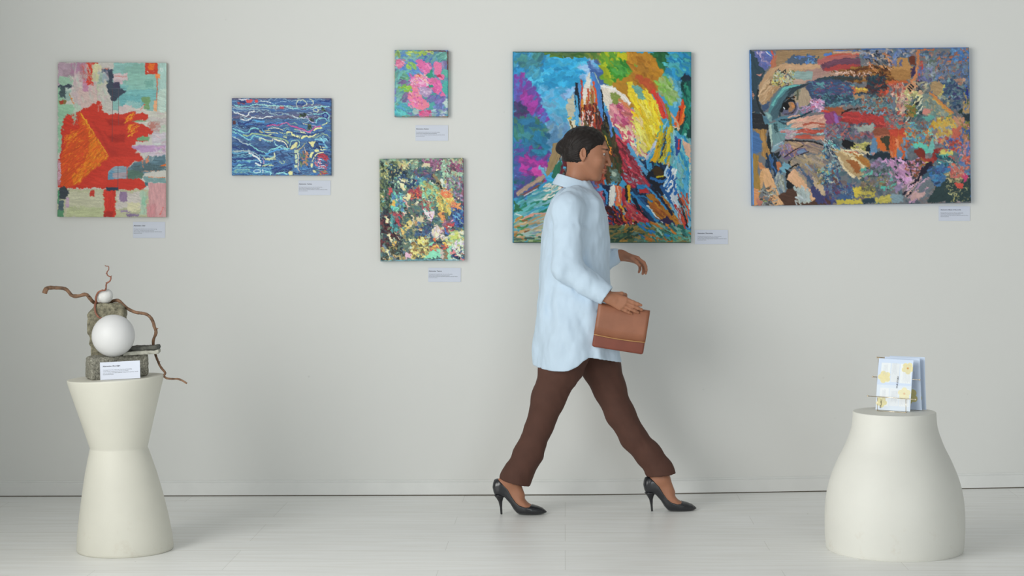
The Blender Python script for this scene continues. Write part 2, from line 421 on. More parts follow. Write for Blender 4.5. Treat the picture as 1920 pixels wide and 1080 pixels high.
    # main red shape
    P('B93427', [(180, 318), (235, 290), (296, 262), (300, 330), (345, 340), (480, 330), (560, 345), (560, 368), (480, 382), (540, 400), (590, 430), (560, 462), (555, 492), (490, 490),
                 (470, 520), (490, 555), (530, 585), (520, 602), (470, 610), (440, 640), (440, 700), (520, 700), (545, 740), (530, 762), (390, 760), (230, 752), (100, 762), (58, 750), (60, 600), (75, 520), (80, 380), (95, 345), (165, 330)],
      r=8, var=.07, ang=.2)
    P('A02C22', [(250, 380), (345, 578), (400, 578), (330, 500), (290, 440), (255, 395)], r=2, soft=8, a=.7)
    P('98281F', [(320, 370), (345, 402), (420, 404), (440, 385), (430, 372)], r=1, soft=6, a=.9)
    P('98281F', [(312, 440), (350, 497), (425, 497), (432, 455), (420, 450), (330, 462)], r=1, soft=7, a=.9)
    P('C23A2B', [(340, 580), (470, 582), (440, 640), (330, 650), (200, 742), (240, 745), (420, 690), (350, 690)], r=3, soft=4, a=.6)
    P('A72E24', [(345, 500), (440, 520), (520, 575), (345, 578)], r=3, soft=6, a=.5)
    # orange diamond
    P('C44A20', [(178, 320), (338, 580), (255, 650), (170, 735), (100, 755), (70, 740), (62, 610), (80, 560), (130, 420)], r=3, var=.15, ang=-.7)
    P('CC6A1C', [(180, 330), (336, 580), (250, 655), (150, 735), (130, 700), (210, 600), (240, 480)], r=10, var=.25, ang=-.8, dry=.25)
    D([(180, 335), (335, 578), (240, 655), (150, 735), (170, 640), (250, 560)], 260, ['D98420', 'CF6C1A', 'C8561C', 'DA9428', 'C04A20'], (6, 26), (1.5, 5), -.9, .5, dry=.35)
    S('DD9A26', [(182, 335), (262, 460), (335, 574)], 7, dry=.25)
    D([(90, 430), (240, 500), (170, 640), (70, 700)], 110, ['C85A1E', 'B63A24', 'CE7020'], (8, 34), (2, 6), -.6, .3, dry=.4)
    D([(95, 430), (160, 440), (140, 520), (100, 530)], 30, ['D88422', 'CE7020'], (10, 30), (2, 6), -.6, .3, dry=.3)
    P('BF3627', [(90, 350), (170, 335), (178, 420), (140, 430), (85, 470)], r=8, dry=.15)
    B('9AAE98', 130, 330, 165, 400, r=8, dry=.55, ang=1.5)
    D([(435, 345), (478, 338), (475, 372), (430, 385)], 26, ['D98A24', 'CC5A1E', 'E0A02C'], (8, 24), (2, 6), -.9, .5)
    D([(445, 400), (500, 390), (498, 440), (445, 470)], 40, ['D98A24', 'CC5A1E', 'E0A02C'], (8, 24), (2, 6), -.9, .5)
    # green marks, grey right
    P('719A74', [(468, 380), (500, 374), (545, 374), (548, 381), (500, 383)], r=2); P('6C9A72', [(492, 478), (530, 462), (566, 470), (560, 488), (500, 488)], r=3)
    P('A989AC', [(462, 520), (500, 512), (655, 515), (655, 550), (520, 556), (480, 540)], r=4, ang=0); P('BFB2BE', [(590, 545), (655, 548), (655, 572), (540, 570)], r=5, ang=0)
    P('55707C', [(520, 600), (555, 575), (655, 570), (655, 640), (560, 668), (440, 700), (445, 640), (480, 612)], r=6, ang=0, var=.25)
    P('4A6066', [(455, 640), (560, 610), (640, 625), (655, 650), (500, 665)], r=8, ang=0, dry=.3, var=.2)
    P('7C8F96', [(540, 580), (600, 575), (575, 610), (545, 600)], r=6, dry=.3, ang=1.5); P('C47A5C', [(520, 600), (560, 575), (565, 600), (530, 640)], r=6, dry=.5, ang=1.5)
    P('4F6B60', [(440, 650), (530, 660), (535, 695), (445, 705)], r=6, ang=0, dry=.1); P('D0652E', [(620, 630), (655, 615), (655, 632)], r=2); S('B98468', [(520, 660), (620, 655)], 5, dry=.4)
    P('6F8F90', [(530, 690), (655, 695), (655, 722), (540, 722)], r=5, ang=0, dry=.1); S('CC6A3A', [(560, 690), (650, 694)], 4, dry=.3)
    p.drag(None, 3.5, 6, .7); p.drag([(53, 52), (350, 52), (350, 330), (53, 330)], 6, 14)
    # centre grey block + lines
    P('7F93A0', [(335, 660), (375, 630), (438, 632), (438, 700), (335, 705)], r=3, ang=0, var=.2); P('5B86A0', [(333, 680), (350, 655), (370, 660), (365, 706), (335, 708)], r=3); P('9A8E96', [(360, 668), (436, 668), (430, 695), (360, 695)], r=3, dry=.2, ang=0)
    S('5A3A40', [(359, 200), (358, 495)], 2.2, r=.3); S('5A4A50', [(392, 200), (394, 402)], 1.6, r=.3); S('4A4450', [(391, 632), (390, 760)], 2.2, r=.3); S('5C6470', [(340, 197), (425, 197)], 1.6, r=.3)
    # bottom field
    B('A9AA8C', 53, 762, 560, 918, r=5, ang=0); B('B2B199', 95, 775, 310, 915, r=8, ang=0); B('A8AE88', 100, 860, 310, 915, r=8, ang=0, dry=.2)
    P('343C44', [(65, 758), (95, 748), (118, 770), (110, 800), (85, 820), (65, 812)], r=8); B('4A5A62', 60, 825, 88, 880, r=3); B('4F8060', 55, 878, 88, 918, r=3); B('4F8A66', 53, 770, 66, 840, r=4)
    B('AC92A8', 98, 810, 120, 865, r=5, dry=.2); B('A9707A', 53, 600, 70, 740, r=3, dry=.15); B('BC9AAA', 56, 610, 74, 720, r=4, dry=.35)
    B('BC3428', 315, 762, 375, 918, r=4, ang=1.5); B('A02C24', 310, 885, 362, 918, r=4); P('BC3428', [(308, 765), (330, 762), (325, 830), (312, 800)], r=3); B('B83A2E', 236, 768, 258, 800, r=3)
    B('22384C', 325, 750, 392, 767, r=2, ang=0)
    B('B9B3AC', 380, 775, 520, 870, r=9); B('86708E', 400, 772, 440, 830, r=6, ang=1.5); B('8A7A94', 405, 878, 460, 890, r=3, ang=0); B('7A6A88', 440, 895, 510, 912, r=4, ang=0, dry=.2)
    B('C4C0A0', 440, 830, 510, 880, r=7, dry=.2); B('9CB4A0', 515, 770, 550, 900, r=6, dry=.2, ang=1.5); B('88B49A', 520, 800, 545, 850, r=6, dry=.3, ang=1.5)
    B('BC8E90', 560, 725, 660, 918, r=4, ang=1.5, var=.1); B('B98084', 550, 840, 600, 918, r=5, dry=.3, ang=1.5); S('C0473A', [(622, 900), (645, 860)], 4, dry=.4); B('3E6A74', 540, 722, 560, 742, r=3)
    D([(90, 60), (340, 60), (340, 330), (150, 300)], 70, ['B9A7A8', 'A9B0A4', 'C0B4AE', 'A8909A', '9DB0A4'], (14, 40), (6, 14), 1.4, .4, a=.5, dry=.3)
    D([(560, 330), (655, 330), (655, 560), (600, 560)], 30, ['B9B4B2', 'A8B8AC', 'B49AA0'], (14, 40), (6, 14), 0.1, .4, a=.6, dry=.3)
    p.drag([(53, 762), (660, 762), (660, 918), (53, 918)], 4, 8, .8)
    return p.finish()
def paint_waves():
    p = Paint((72, 73, 1030, 818), 330, '35567E', 5)
    P, S, D = p.poly, p.stroke, p.daubs
    blues = ['2F5C92', '2A4C7A', '3A6A9C', '28406C', '4A6488', '2E6AA8', '3E5A86', '31588C']
    p.agate([(72, 73), (1030, 818)], 17, blues, ['5E96B4', '4A86B0', '6CA4B0', '3A6CA4'], .13, 24, 3, .1)
    p.agate([(72, 73), (1030, 265)], 20, ['54506E', '4C4664', '3E5A86', '5A5878', '35639C', '3A5A8C', '4A5478'], ['6CB4B8', '8AA8B4', '2A4E94', '7C98A6'], .12, 20, 14, -.1)
    p.agate([(72, 585), (455, 818)], 24, ['2E6AA6', '1E3A6C', '3E82B0', '2A568C', '1C3060', '3B7CA6'], ['6CB4B8', '5E9CB0', '4A8AB0'], .13, 16, 25, -.1)
    p.agate([(560, 280), (1030, 480)], 19, blues, ['8FA87A', '5E9CB8', '2A4E94', '6CA4B0'], .13, 26, 37, 0)
    D([(500, 580), (800, 800)], 60, ['24406E', '2D5A90', '3A6A98', '1F2F5A', '35608E'], (30, 70), (7, 13), .3, .7)
    D([(280, 465), (480, 590)], 16, ['3A5A88', '41608A', '34557F'], (40, 70), (12, 20), .3, .3)
    P('B83A40', [(205, 85), (270, 90), (262, 112), (215, 118)], r=5); P('B8303A', [(292, 88), (320, 85), (322, 112), (296, 115)], r=4); P('8A3A4A', [(120, 105), (200, 110), (190, 128), (130, 130)], r=5)
    P('1E2A60', [(140, 95), (200, 100), (220, 118), (150, 120)], r=5); S('C9C2D2', [(140, 82), (180, 92), (225, 78)], 9); P('A03A4A', [(530, 155), (570, 150), (575, 170), (540, 172)], r=4); P('4E2A30', [(75, 285), (108, 285), (108, 320), (80, 325)], r=5)
    T = '6CB4B8'; G = '8FA87A'; Wt = 'C4CDD4'; Y = 'CCC888'; Cc = 'CFC8A8'; N = '1C3470'; A = '7C98A6'
    L = p.lines
    # dark companions first
    L(N, 13, [[(88, 390), (190, 440), (240, 425), (270, 380), (400, 410), (560, 470), (600, 520)],
              [(90, 455), (180, 510), (290, 580), (420, 620), (470, 570), (560, 555)], [(130, 300), (180, 330), (230, 300), (260, 290)],
              [(270, 320), (400, 330), (470, 325)], [(600, 385), (700, 410), (820, 425), (900, 405), (960, 385)], [(690, 560), (740, 500), (680, 470)],
              [(800, 490), (860, 560), (940, 590), (1010, 590)], [(80, 545), (200, 570), (300, 570)], [(90, 660), (240, 650), (330, 690), (400, 730)],
              [(900, 100), (990, 100), (1015, 90)], [(690, 110), (720, 140), (780, 130)], [(450, 760), (500, 740), (640, 745)], [(480, 790), (600, 720), (660, 700)]], r=5)
    L('1A2E5C', 9, [[(130, 300), (150, 350), (215, 335), (245, 365)], [(300, 350), (330, 385), (395, 360)], [(185, 490), (215, 500), (240, 485)], [(640, 440), (700, 450)]], r=5)
    # light ribbons
    L(T, 9, [[(90, 140), (160, 155), (240, 148), (290, 125), (400, 148), (500, 140), (560, 150), (620, 140), (670, 175), (720, 165), (830, 158), (1010, 150)]], r=5)
    L('9FC0B8', 6, [[(290, 128), (380, 130), (470, 150), (540, 145), (600, 150), (660, 180)]], r=4)
    L(A, 8, [[(85, 160), (150, 170), (215, 178), (240, 165), (400, 160), (480, 170), (500, 190)], [(440, 195), (450, 225), (540, 240), (580, 212), (640, 240), (700, 265), (760, 268)], [(240, 185), (330, 180), (430, 188)]], r=5)
    L(Wt, 10, [[(90, 210), (140, 218), (175, 238), (225, 250), (235, 205), (290, 198)]], r=3)
    L(Wt, 10, [[(155, 275), (200, 285), (248, 275), (262, 255), (320, 262), (370, 268), (400, 252), (460, 250)]], r=4)
    L('B8C8CC', 7, [[(345, 95), (370, 105), (420, 102), (440, 120)], [(650, 232), (690, 260), (740, 262), (770, 270)]], r=4)
    L(T, 11, [[(80, 370), (140, 380), (190, 408), (235, 405), (258, 355), (300, 362), (330, 370)], [(80, 398), (140, 410), (180, 445), (215, 468), (262, 470), (268, 430), (310, 440), (350, 450), (400, 485), (440, 495)]], r=5)
    L(G, 11, [[(180, 425), (230, 440), (262, 410), (340, 418), (420, 435), (500, 455), (580, 470), (615, 500)]], r=4)
    L('9C9C70', 10, [[(340, 385), (360, 408), (400, 380), (440, 385)]], r=3)
    L(Cc, 7, [[(420, 370), (460, 355), (520, 360), (560, 380)], [(350, 450), (390, 470), (440, 478), (460, 490), (470, 462)], [(330, 470), (345, 485), (350, 460), (330, 460)]], r=3)
    L(Cc, 10, [[(480, 465), (520, 482), (560, 480), (600, 520), (605, 545)]], r=3)
    L(T, 10, [[(240, 510), (300, 560), (380, 590), (420, 610), (440, 560), (520, 555), (545, 520), (600, 560), (625, 555)]], r=5)
    L('8FC4C4', 8, [[(480, 490), (500, 530), (540, 550), (600, 565)], [(80, 440), (130, 458), (160, 500), (240, 520)]], r=5)
    L('8C9CA8', 9, [[(85, 450), (130, 462), (170, 505), (250, 515)], [(90, 590), (200, 575), (300, 600), (340, 640)]], r=5)
    L('B43C80', 10, [[(410, 335), (470, 328), (540, 335), (560, 312), (610, 312), (630, 335), (700, 355), (760, 370), (800, 395), (840, 390), (860, 350), (920, 340)]], r=4)
    L('C48CA8', 5, [[(555, 325), (570, 305), (600, 308)], [(700, 372), (760, 385), (830, 405)], [(760, 315), (820, 325), (880, 340)]], r=4)
    L('A8B4A0', 9, [[(700, 160), (690, 110), (720, 85), (780, 95), (800, 130), (760, 150)], [(820, 80), (860, 100), (850, 140), (830, 130)], [(850, 180), (880, 162), (910, 180), (900, 205), (860, 200), (850, 180)]], r=5)
    P('2E4E9A', [(870, 175), (895, 178), (890, 192), (872, 190)], r=3); P('16286A', [(945, 215), (995, 210), (1002, 250), (975, 280), (945, 250)], r=6); P('4A6A9C', [(958, 225), (985, 225), (985, 255), (965, 255)], r=5)
    L(T, 9, [[(860, 225), (930, 228), (970, 200), (1010, 235), (1005, 290)], [(880, 310), (890, 270), (960, 258), (990, 290)]], r=4)
    L('8FB8C0', 6, [[(830, 160), (880, 158), (960, 160), (1000, 150)], [(700, 215), (790, 225), (850, 235)]], r=4)
    for q in ([(720, 220), (790, 215), (790, 245), (725, 250)], [(820, 260), (870, 280), (860, 305), (820, 290)], [(800, 320), (835, 330), (830, 375), (800, 370)], [(932, 160), (965, 160), (962, 190), (935, 188)]):
        P('2C3A34', q, r=7); D(q, 6, ['5A7A3C', '1C2820', '3A4A6A'], (10, 20), (5, 8), .5, .6)
    L('A8A0C0', 6, [[(790, 240), (815, 290), (850, 305), (880, 300)], [(740, 258), (790, 250)]], r=4)
    L(Y, 14, [[(600, 400), (640, 395), (660, 430), (710, 440)], [(735, 395), (770, 405)], [(745, 455), (770, 432), (820, 445), (880, 420)], [(860, 385), (880, 360), (935, 358)]], r=5)
    L('B8BC80', 8, [[(720, 455), (730, 430)], [(935, 330), (965, 325), (990, 312)], [(535, 400), (560, 405)], [(570, 440), (600, 455)]], r=4)
    L(Y, 8, [[(395, 400), (440, 405), (510, 408)], [(425, 425), (450, 420)]], r=3)
    # spiral and oval
    L('8CB8A4', 9, [[(625, 545), (635, 490), (680, 468), (725, 490), (718, 535), (690, 548)]], r=4)
    P('C0BC84', [(630, 560), (655, 520), (690, 492), (706, 510), (690, 535), (665, 560), (640, 568)], r=4); L('A89A60', 8, [[(700, 570), (750, 545), (775, 505)], [(690, 555), (700, 500)]], r=4)
    P('C4BE80', [(808, 492), (845, 490), (875, 478), (868, 510), (850, 550), (828, 520)], r=5); P('C0C090', [(905, 530), (950, 535), (990, 550), (975, 572), (930, 575)], r=6); D([(880, 450), (980, 560)], 16, ['1A3060', '6AA8BC', '3A78A8', '16305A'], (25, 60), (10, 18), .6, .6)
    # stepping cream blocks
    for q in ([(672, 565), (722, 575), (705, 600), (675, 600)], [(678, 612), (703, 612), (700, 650), (678, 655)], [(680, 665), (705, 660), (705, 695), (680, 700)], [(672, 712), (700, 710), (700, 740), (675, 740)]):
        P('A8B898', q, r=3)
    P('CFC886', [(862, 568), (905, 562), (912, 585), (875, 592)], r=3); P('CFC886', [(832, 592), (862, 590), (835, 648), (812, 640)], r=3); P('C8C48A', [(826, 700), (850, 702), (848, 738), (830, 738)], r=3); P('C8C48A', [(848, 760), (880, 765), (882, 790), (852, 785)], r=3)
    L('D4CC90', 9, [[(845, 680), (865, 630), (900, 600), (950, 592)]], r=2)
    L('C4B498', 7, [[(710, 600), (715, 680), (705, 750), (725, 780)], [(770, 545), (780, 600), (790, 620)]], r=4)
    D([(730, 590), (800, 720)], 26, ['4C6A4A', '6A7A5A', '8A6A5A', '3A5A6A', 'A86A4A'], (14, 34), (8, 15), 1.2, .6); L('C0704A', 7, [[(750, 655), (790, 660)], [(785, 600), (785, 690)]], r=4)
    D([(870, 610), (1000, 760)], 30, ['3C5A84', '2E4A74', 'A04058', '6A4A70'], (20, 50), (8, 16), .3, .8)
    D([(910, 605), (990, 665)], 26, ['B0303E', 'A82A38', '8A2A40'], (16, 36), (7, 12), .3, .5); D([(870, 650), (920, 720)], 12, ['D098A8', 'C0607A'], (12, 26), (5, 8), 1.2, .4)
    L('DCC8D4', 6, [[(905, 660), (930, 662)], [(900, 690), (935, 695)], [(905, 725), (970, 722)], [(905, 745), (960, 745)]], r=4)
    D([(890, 760), (1010, 815)], 26, ['C0602A', '3A6A8A', '9A8A3A', 'A03A3A', '5A7A4A'], (14, 34), (5, 9), .5, .9)
    # lower left
    L('C2D0DA', 15, [[(240, 600), (290, 630), (330, 650), (350, 690)], [(300, 700), (345, 720)]], r=3)
    L('5E9CB0', 9, [[(85, 750), (180, 735), (300, 738), (450, 745)], [(120, 680), (240, 665), (350, 680)], [(90, 630), (200, 615), (260, 620)]], r=6)
    L('8AA0A0', 10, [[(80, 585), (160, 575), (240, 575)]], r=4)
    L('6C9C9C', 34, [[(110, 775), (230, 765)]], r=5); L('3E7E9C', 16, [[(120, 775), (225, 768)]], r=5)
    L('A9C4CC', 8, [[(280, 775), (300, 755), (350, 765), (340, 785), (290, 785), (280, 775)]], r=3); L('B8CCD4', 9, [[(366, 760), (370, 785)]], r=2)
    L('A0AC84', 12, [[(370, 720), (430, 715), (470, 720)], [(380, 640), (410, 670), (490, 655)]], r=5); L('B8BC94', 14, [[(410, 655), (450, 650), (490, 635), (478, 605)]], r=4)
    L('9A7AA0', 9, [[(365, 650), (385, 690), (370, 700)]], r=4); L('7ABCC0', 12, [[(385, 775), (450, 780), (440, 810)], [(500, 800), (560, 785), (600, 800)]], r=5)
    L('8AA890', 8, [[(530, 680), (560, 705), (582, 690), (570, 675)]], r=4); P('C8C484', [(612, 790), (630, 772), (658, 780), (655, 808), (625, 812)], r=4)
    L('3A8AC0', 14, [[(560, 560), (480, 570), (400, 615)], [(380, 395), (360, 370)], [(290, 290), (380, 300)]], r=5)
    S('7C6A40', [(80, 815), (500, 816), (1028, 816)], 4, r=2); S('203A30', [(1028, 80), (1028, 810)], 5, r=2)
    p.drag(None, 2.0, 9)
    return p.finish()

def paint_pink():
    p = Paint((106, 74, 645, 752), 220, '5C7CA0', 8)
    P, S, D = p.poly, p.stroke, p.daubs
    D([(106, 74), (645, 752)], 200, ['5C7CAC', '6A78A8', '5A90A0', '6C6C9C', '5898A0'], (40, 110), (18, 40), -.6, .7)
    D([(110, 80), (340, 260)], 60, ['74A49C', '80B0A8', '5E8CB0', '6C9A94', '4C7CB4'], (30, 80), (14, 30), -.2, .6)
    D([(150, 190), (370, 330)], 40, ['4C7CC0', '5A86C0', '6A80B4', '5E94B4'], (50, 120), (14, 28), .5, .3)
    D([(110, 280), (260, 620)], 70, ['5CA09C', '6CA8A4', '58909C', '74A8A0', '6AA090'], (40, 90), (18, 34), -.8, .5)
    D([(380, 90), (640, 200)], 40, ['5484A4', '5C8C94', '486CA8', '6A9C9C'], (30, 80), (14, 30), -.9, .5)
    D([(190, 520), (290, 650)], 22, ['74648C', '80709C', '6A5E88'], (30, 70), (14, 24), -.9, .4)
    D([(165, 370), (270, 430)], 12, ['7C6490', '6A5A88'], (30, 60), (12, 20), -.2, .4); D([(560, 190), (640, 260)], 10, ['8A84A8', '7A6E98'], (30, 50), (12, 20), 1.2, .4)
    P('2A5AB0', [(106, 680), (150, 690), (175, 740), (106, 752)], r=8); P('4A8EC8', [(535, 165), (580, 160), (575, 195), (545, 192)], r=6); P('3A60A8', [(390, 110), (430, 130), (410, 180), (392, 165)], r=8, dry=.2)
    D([(110, 620), (280, 740)], 34, ['48A4B0', '52ACAC', '5CB4B0', '4A90B0'], (40, 90), (16, 30), .5, .4)
    # greens
    D([(225, 200), (310, 250)], 9, ['8CB454', '7CA85A'], (30, 60), (12, 20), .8, .4); D([(230, 85), (310, 120)], 9, ['A8BC60', '98B05A'], (25, 50), (10, 16), .1, .5); D([(345, 80), (410, 125)], 9, ['98B44C', '8AA850'], (25, 45), (10, 18), -.6, .4)
    D([(435, 80), (485, 108)], 5, ['B4BC58'], (20, 40), (8, 13), .2, .5); D([(110, 80), (155, 150)], 9, ['88A45C', '7A9A60'], (25, 45), (10, 16), 1.2, .4); D([(180, 425), (280, 490)], 16, ['86B840', '6AB070', '8EBC48'], (28, 60), (12, 20), .0, .7); D([(165, 310), (250, 375)], 9, ['6CA070', '5E9A84'], (30, 55), (12, 20), .3, .5)
    D([(540, 90), (640, 180)], 18, ['5E9A8E', '6AA49A', '4E8C90'], (30, 60), (14, 24), -.6, .5)
    P('58A89A', [(575, 280), (600, 262), (645, 275), (645, 345), (610, 345), (582, 320)], r=8); P('48A49C', [(580, 430), (620, 375), (645, 385), (645, 510), (600, 520), (582, 480)], r=9)
    P('B0C4C0', [(580, 590), (625, 560), (640, 570), (645, 655), (610, 640)], r=10, dry=.15)
    # pinks
    P('CC6A90', [(112, 190), (145, 160), (190, 185), (205, 215), (165, 258), (118, 230)], r=8); D([(115, 170), (200, 250)], 12, ['D47A98', 'C05C80', 'D88AA4'], (20, 45), (8, 14), .3, .5)
    P('CC649A', [(318, 185), (345, 160), (400, 190), (440, 225), (480, 245), (475, 280), (440, 300), (415, 330), (395, 280), (340, 225)], r=8); P('D4709A', [(482, 215), (520, 178), (572, 200), (580, 250), (570, 300), (600, 340), (600, 380), (560, 360), (510, 320), (495, 260)], r=9)
    P('D060A0', [(440, 365), (500, 340), (560, 380), (585, 430), (560, 500), (520, 480), (450, 410)], r=9); P('D06498', [(470, 450), (560, 470), (620, 520), (610, 550), (560, 530), (500, 490)], r=8)
    P('B02C54', [(520, 335), (560, 315), (600, 375), (570, 372)], r=6, dry=.1)
    P('D478AC', [(262, 360), (300, 322), (360, 315), (420, 340), (450, 400), (440, 440), (380, 450), (300, 450), (270, 420)], r=9)
    P('DC7890', [(262, 410), (300, 430), (350, 470), (390, 560), (450, 610), (450, 650), (390, 680), (300, 660), (280, 620), (240, 560), (250, 510), (290, 490)], r=9)
    P('D87890', [(378, 570), (440, 600), (450, 650), (400, 665), (370, 640)], r=6)
    D([(262, 320), (450, 450)], 44, ['E0A0BC', 'D070A8', 'E4B4C4', 'D8788C', 'C860A0'], (20, 50), (7, 14), .5, .7); D([(245, 500), (380, 640)], 36, ['D870A8', 'DC8C94', 'E09CB0', 'C85C98'], (25, 55), (8, 16), .9, .6)
    D([(440, 350), (570, 480)], 18, ['D86CA0', 'D878A0', 'CC5898'], (30, 60), (12, 20), .7, .4); D([(330, 180), (470, 300)], 14, ['D474A4', 'C8609A'], (25, 55), (10, 18), .8, .4)
    P('D04C30', [(332, 305), (362, 325), (355, 340), (335, 335)], r=3); D([(305, 320), (445, 400)], 16, ['E8A890', 'E4B0B4', 'DC9080'], (18, 40), (6, 11), .5, .7)
    P('A88CB0', [(355, 460), (400, 430), (470, 470), (480, 510), (430, 545), (385, 525)], r=10); D([(350, 440), (480, 540)], 16, ['B098B8', '9C84B0', 'BCA4BC'], (20, 45), (8, 14), .3, .6)
    P('C4608C', [(345, 720), (400, 678), (440, 690), (480, 720), (470, 745), (400, 742)], r=7); D([(350, 680), (480, 745)], 14, ['C84878', 'D070A0', 'D8589A'], (20, 45), (8, 14), .4, .6)
    # teal accents
    P('2E8E74', [(410, 325), (450, 300), (465, 268), (485, 285), (480, 310), (505, 350), (470, 340), (445, 352)], r=5); P('2E9078', [(448, 425), (480, 420), (505, 440), (470, 455), (450, 445)], r=5); S('3A9C80', [(415, 555), (450, 555), (480, 520), (520, 510)], 15, r=6); P('4A9C98', [(450, 610), (520, 590), (530, 640), (480, 680), (455, 660)], r=7)
    D([(440, 540), (600, 600)], 20, ['7070A8', '6A60A0', '7C6CA8'], (25, 60), (10, 18), -.9, .5); D([(520, 620), (615, 680)], 14, ['6C6CA8', '6478B0'], (30, 60), (12, 20), -.8, .4); S('4A74B8', [(525, 560), (570, 490)], 9)
    P('9CB4B0', [(285, 675), (345, 665), (350, 715), (300, 730)], r=9); D([(460, 680), (640, 750)], 22, ['7AA0A0', '8CA8B0', '7C84A8'], (25, 50), (10, 18), .3, .7)
    D([(530, 695), (640, 745)], 8, ['C8D8D4', 'B0C8C4'], (16, 34), (5, 9), .3, .7); P('C8C4C8', [(415, 415), (430, 400), (445, 430), (425, 435)], r=5)
    p.soften(None, 2, .5); p.drag(None, 5, 14); p.drag(None, 3, 6)
    S('5A4038', [(440, 80), (560, 82), (640, 90)], 8, r=4, dry=.2); S('6A4038', [(640, 90), (638, 170), (636, 270)], 11, r=4, dry=.2); S('8A6A50', [(106, 745), (300, 742), (645, 748)], 8, r=3, dry=.3); S('9A8A5A', [(110, 80), (108, 400)], 4, dry=.3)
    return p.finish()

def paint_mosaic():
    p = Paint((50, 52, 732, 880), 320, '4E685C', 11)
    P, S, D = p.poly, p.stroke, p.daubs
    sm = dict(ln=(14, 40), w=(7, 17), curve=.6, ja=.9, var=.3, r=4)
    def R(x0, y0, x1, y1, n, pal, **k):
        q = dict(sm); q.update(k); D([(x0, y0), (x1, y1)], n, pal, **q)
    R(50, 52, 732, 880, 900, ['3A4C58', '2C4A4C', '566048', '46504A', '2A3A48', '5A6A5A', '3A6068'], ang=.9)
    R(55, 55, 732, 130, 120, ['6A8A70', '7A9A7C', '7A8068', '5E7A6C'], ang=.2)
    R(55, 80, 240, 260, 90, ['8A8A50', '3A4A40', '6A7848', 'A8A468', '2C3A34'], ang=.9)
    R(120, 120, 260, 300, 80, ['1C3048', '243A44', '1A2A34', '3A5A5A'], ang=1.1)
    R(400, 60, 560, 140, 50, ['6A3A5A', '7C3C60', '5A4A5A', '8A5A7A'], ang=.3); R(560, 60, 732, 250, 110, ['84A88C', '98B89C', '7C9C80', '6A9080', '9A8068'], ang=1.0)
    P('B4A888', [(385, 95), (430, 85), (460, 110), (450, 150), (400, 150)], r=9); R(200, 90, 280, 140, 16, ['B0A878', '9A9A60'], ang=1.2)
    R(330, 130, 480, 230, 60, ['2E4A6A', '5A3A5C', '3A5A50', '6A4A60'], ang=.6); R(600, 90, 730, 160, 26, ['7A3A5A', '5A3A50', '8A4A68'], ang=1.2)
    R(290, 210, 420, 300, 70, ['3A7A9A', '4A9A8A', '2A5A8A', '5AA48A', '234870'], ang=.7)
    R(380, 240, 600, 420, 130, ['6AA888', '5A9A80', '9AA45A', 'A89A50', '7AB090', '8A7A4A'], ang=.9)
    P('7A6A48', [(480, 175), (510, 180), (545, 250), (545, 320), (525, 325), (510, 250)], r=8); P('B4B8A8', [(540, 215), (580, 250), (600, 290), (585, 300), (545, 260)], r=7); S('E0DCC8', [(455, 232), (490, 262)], 6); S('1A1A20', [(520, 250), (570, 310)], 12)
    R(600, 200, 732, 400, 110, ['5A3A60', '6A8A70', '5A7A84', '7A4A5A', '4A6A7A', '9A7AA0'], ang=1.0)
    R(55, 270, 150, 480, 90, ['2C4438', '1E3034', '3A5A44', '6A7444'], ang=1.2)
    P('B03A3E', [(115, 290), (145, 282), (155, 320), (120, 350)], r=9); R(150, 330, 240, 480, 60, ['3A7AA8', '4AA08A', '5AB098', '3A6A90'], ang=.9)
    R(290, 290, 380, 370, 30, ['B03438', 'C0602A', '8A3040', 'B84A3A'], ang=.8); R(190, 195, 330, 300, 40, ['1C3450', '223E66', '8AA080'], ang=.9)
    P('D0BC8C', [(205, 245), (250, 250), (262, 300), (240, 312), (225, 280)], r=8); P('CDBB84', [(235, 345), (295, 330), (298, 365), (265, 385), (238, 372)], r=9); P('C9B890', [(200, 210), (255, 215), (250, 232), (215, 228)], r=7)
    P('C8962A', [(145, 395), (170, 380), (180, 420), (160, 440), (143, 430)], r=7); S('C08A80', [(240, 380), (255, 400), (285, 440)], 13)
    R(380, 380, 480, 480, 50, ['8A4A48', '5AA890', '4A8A7A', 'A86A4A', '6A3A5A'], ang=.4)
    R(520, 320, 640, 480, 100, ['B0983C', 'C0A844', '8A8A3A', 'A8B470', 'C8902C'], ang=.9); P('B8A43C', [(585, 440), (625, 440), (655, 500), (610, 515), (600, 480)], r=6); R(555, 310, 630, 370, 16, ['C8602E', 'C87A3A'], ang=.9)
    P('C07A30', [(520, 490), (550, 480), (580, 540), (575, 610), (555, 600), (540, 540)], r=8); S('D08038', [(560, 520), (565, 600)], 16)
    R(630, 420, 732, 600, 120, ['203E78', '2A5A90', '1C3058', '4A8AA8', '2A4A90'], ang=1.2); R(620, 400, 690, 450, 16, ['C87A3C', 'A84A3A'], ang=.5)
    P('D4B4B8', [(405, 465), (440, 475), (490, 480), (480, 520), (460, 560), (440, 540), (420, 500)], r=9); S('C49AC0', [(480, 480), (465, 560)], 9); S('B888B4', [(395, 600), (440, 640)], 9)
    P('D2C090', [(75, 495), (110, 490), (130, 540), (120, 590), (100, 570), (90, 530)], r=8); S('C8983A', [(110, 495), (138, 490)], 16)
    P('CDB098', [(200, 480), (240, 480), (285, 430), (270, 470), (250, 520), (235, 500)], r=7); S('3E564E', [(230, 600), (265, 540), (250, 500)], 11); S('2A3E3C', [(250, 440), (280, 520), (320, 540)], 14)
    R(55, 480, 220, 760, 170, ['3A1E24', '241C28', '5A2A30', '2A3A44', '4A3030'], ang=.9); R(140, 500, 220, 650, 40, ['A03040', '2A6A70', '8A3038', '3A8A88'], ang=1.2)
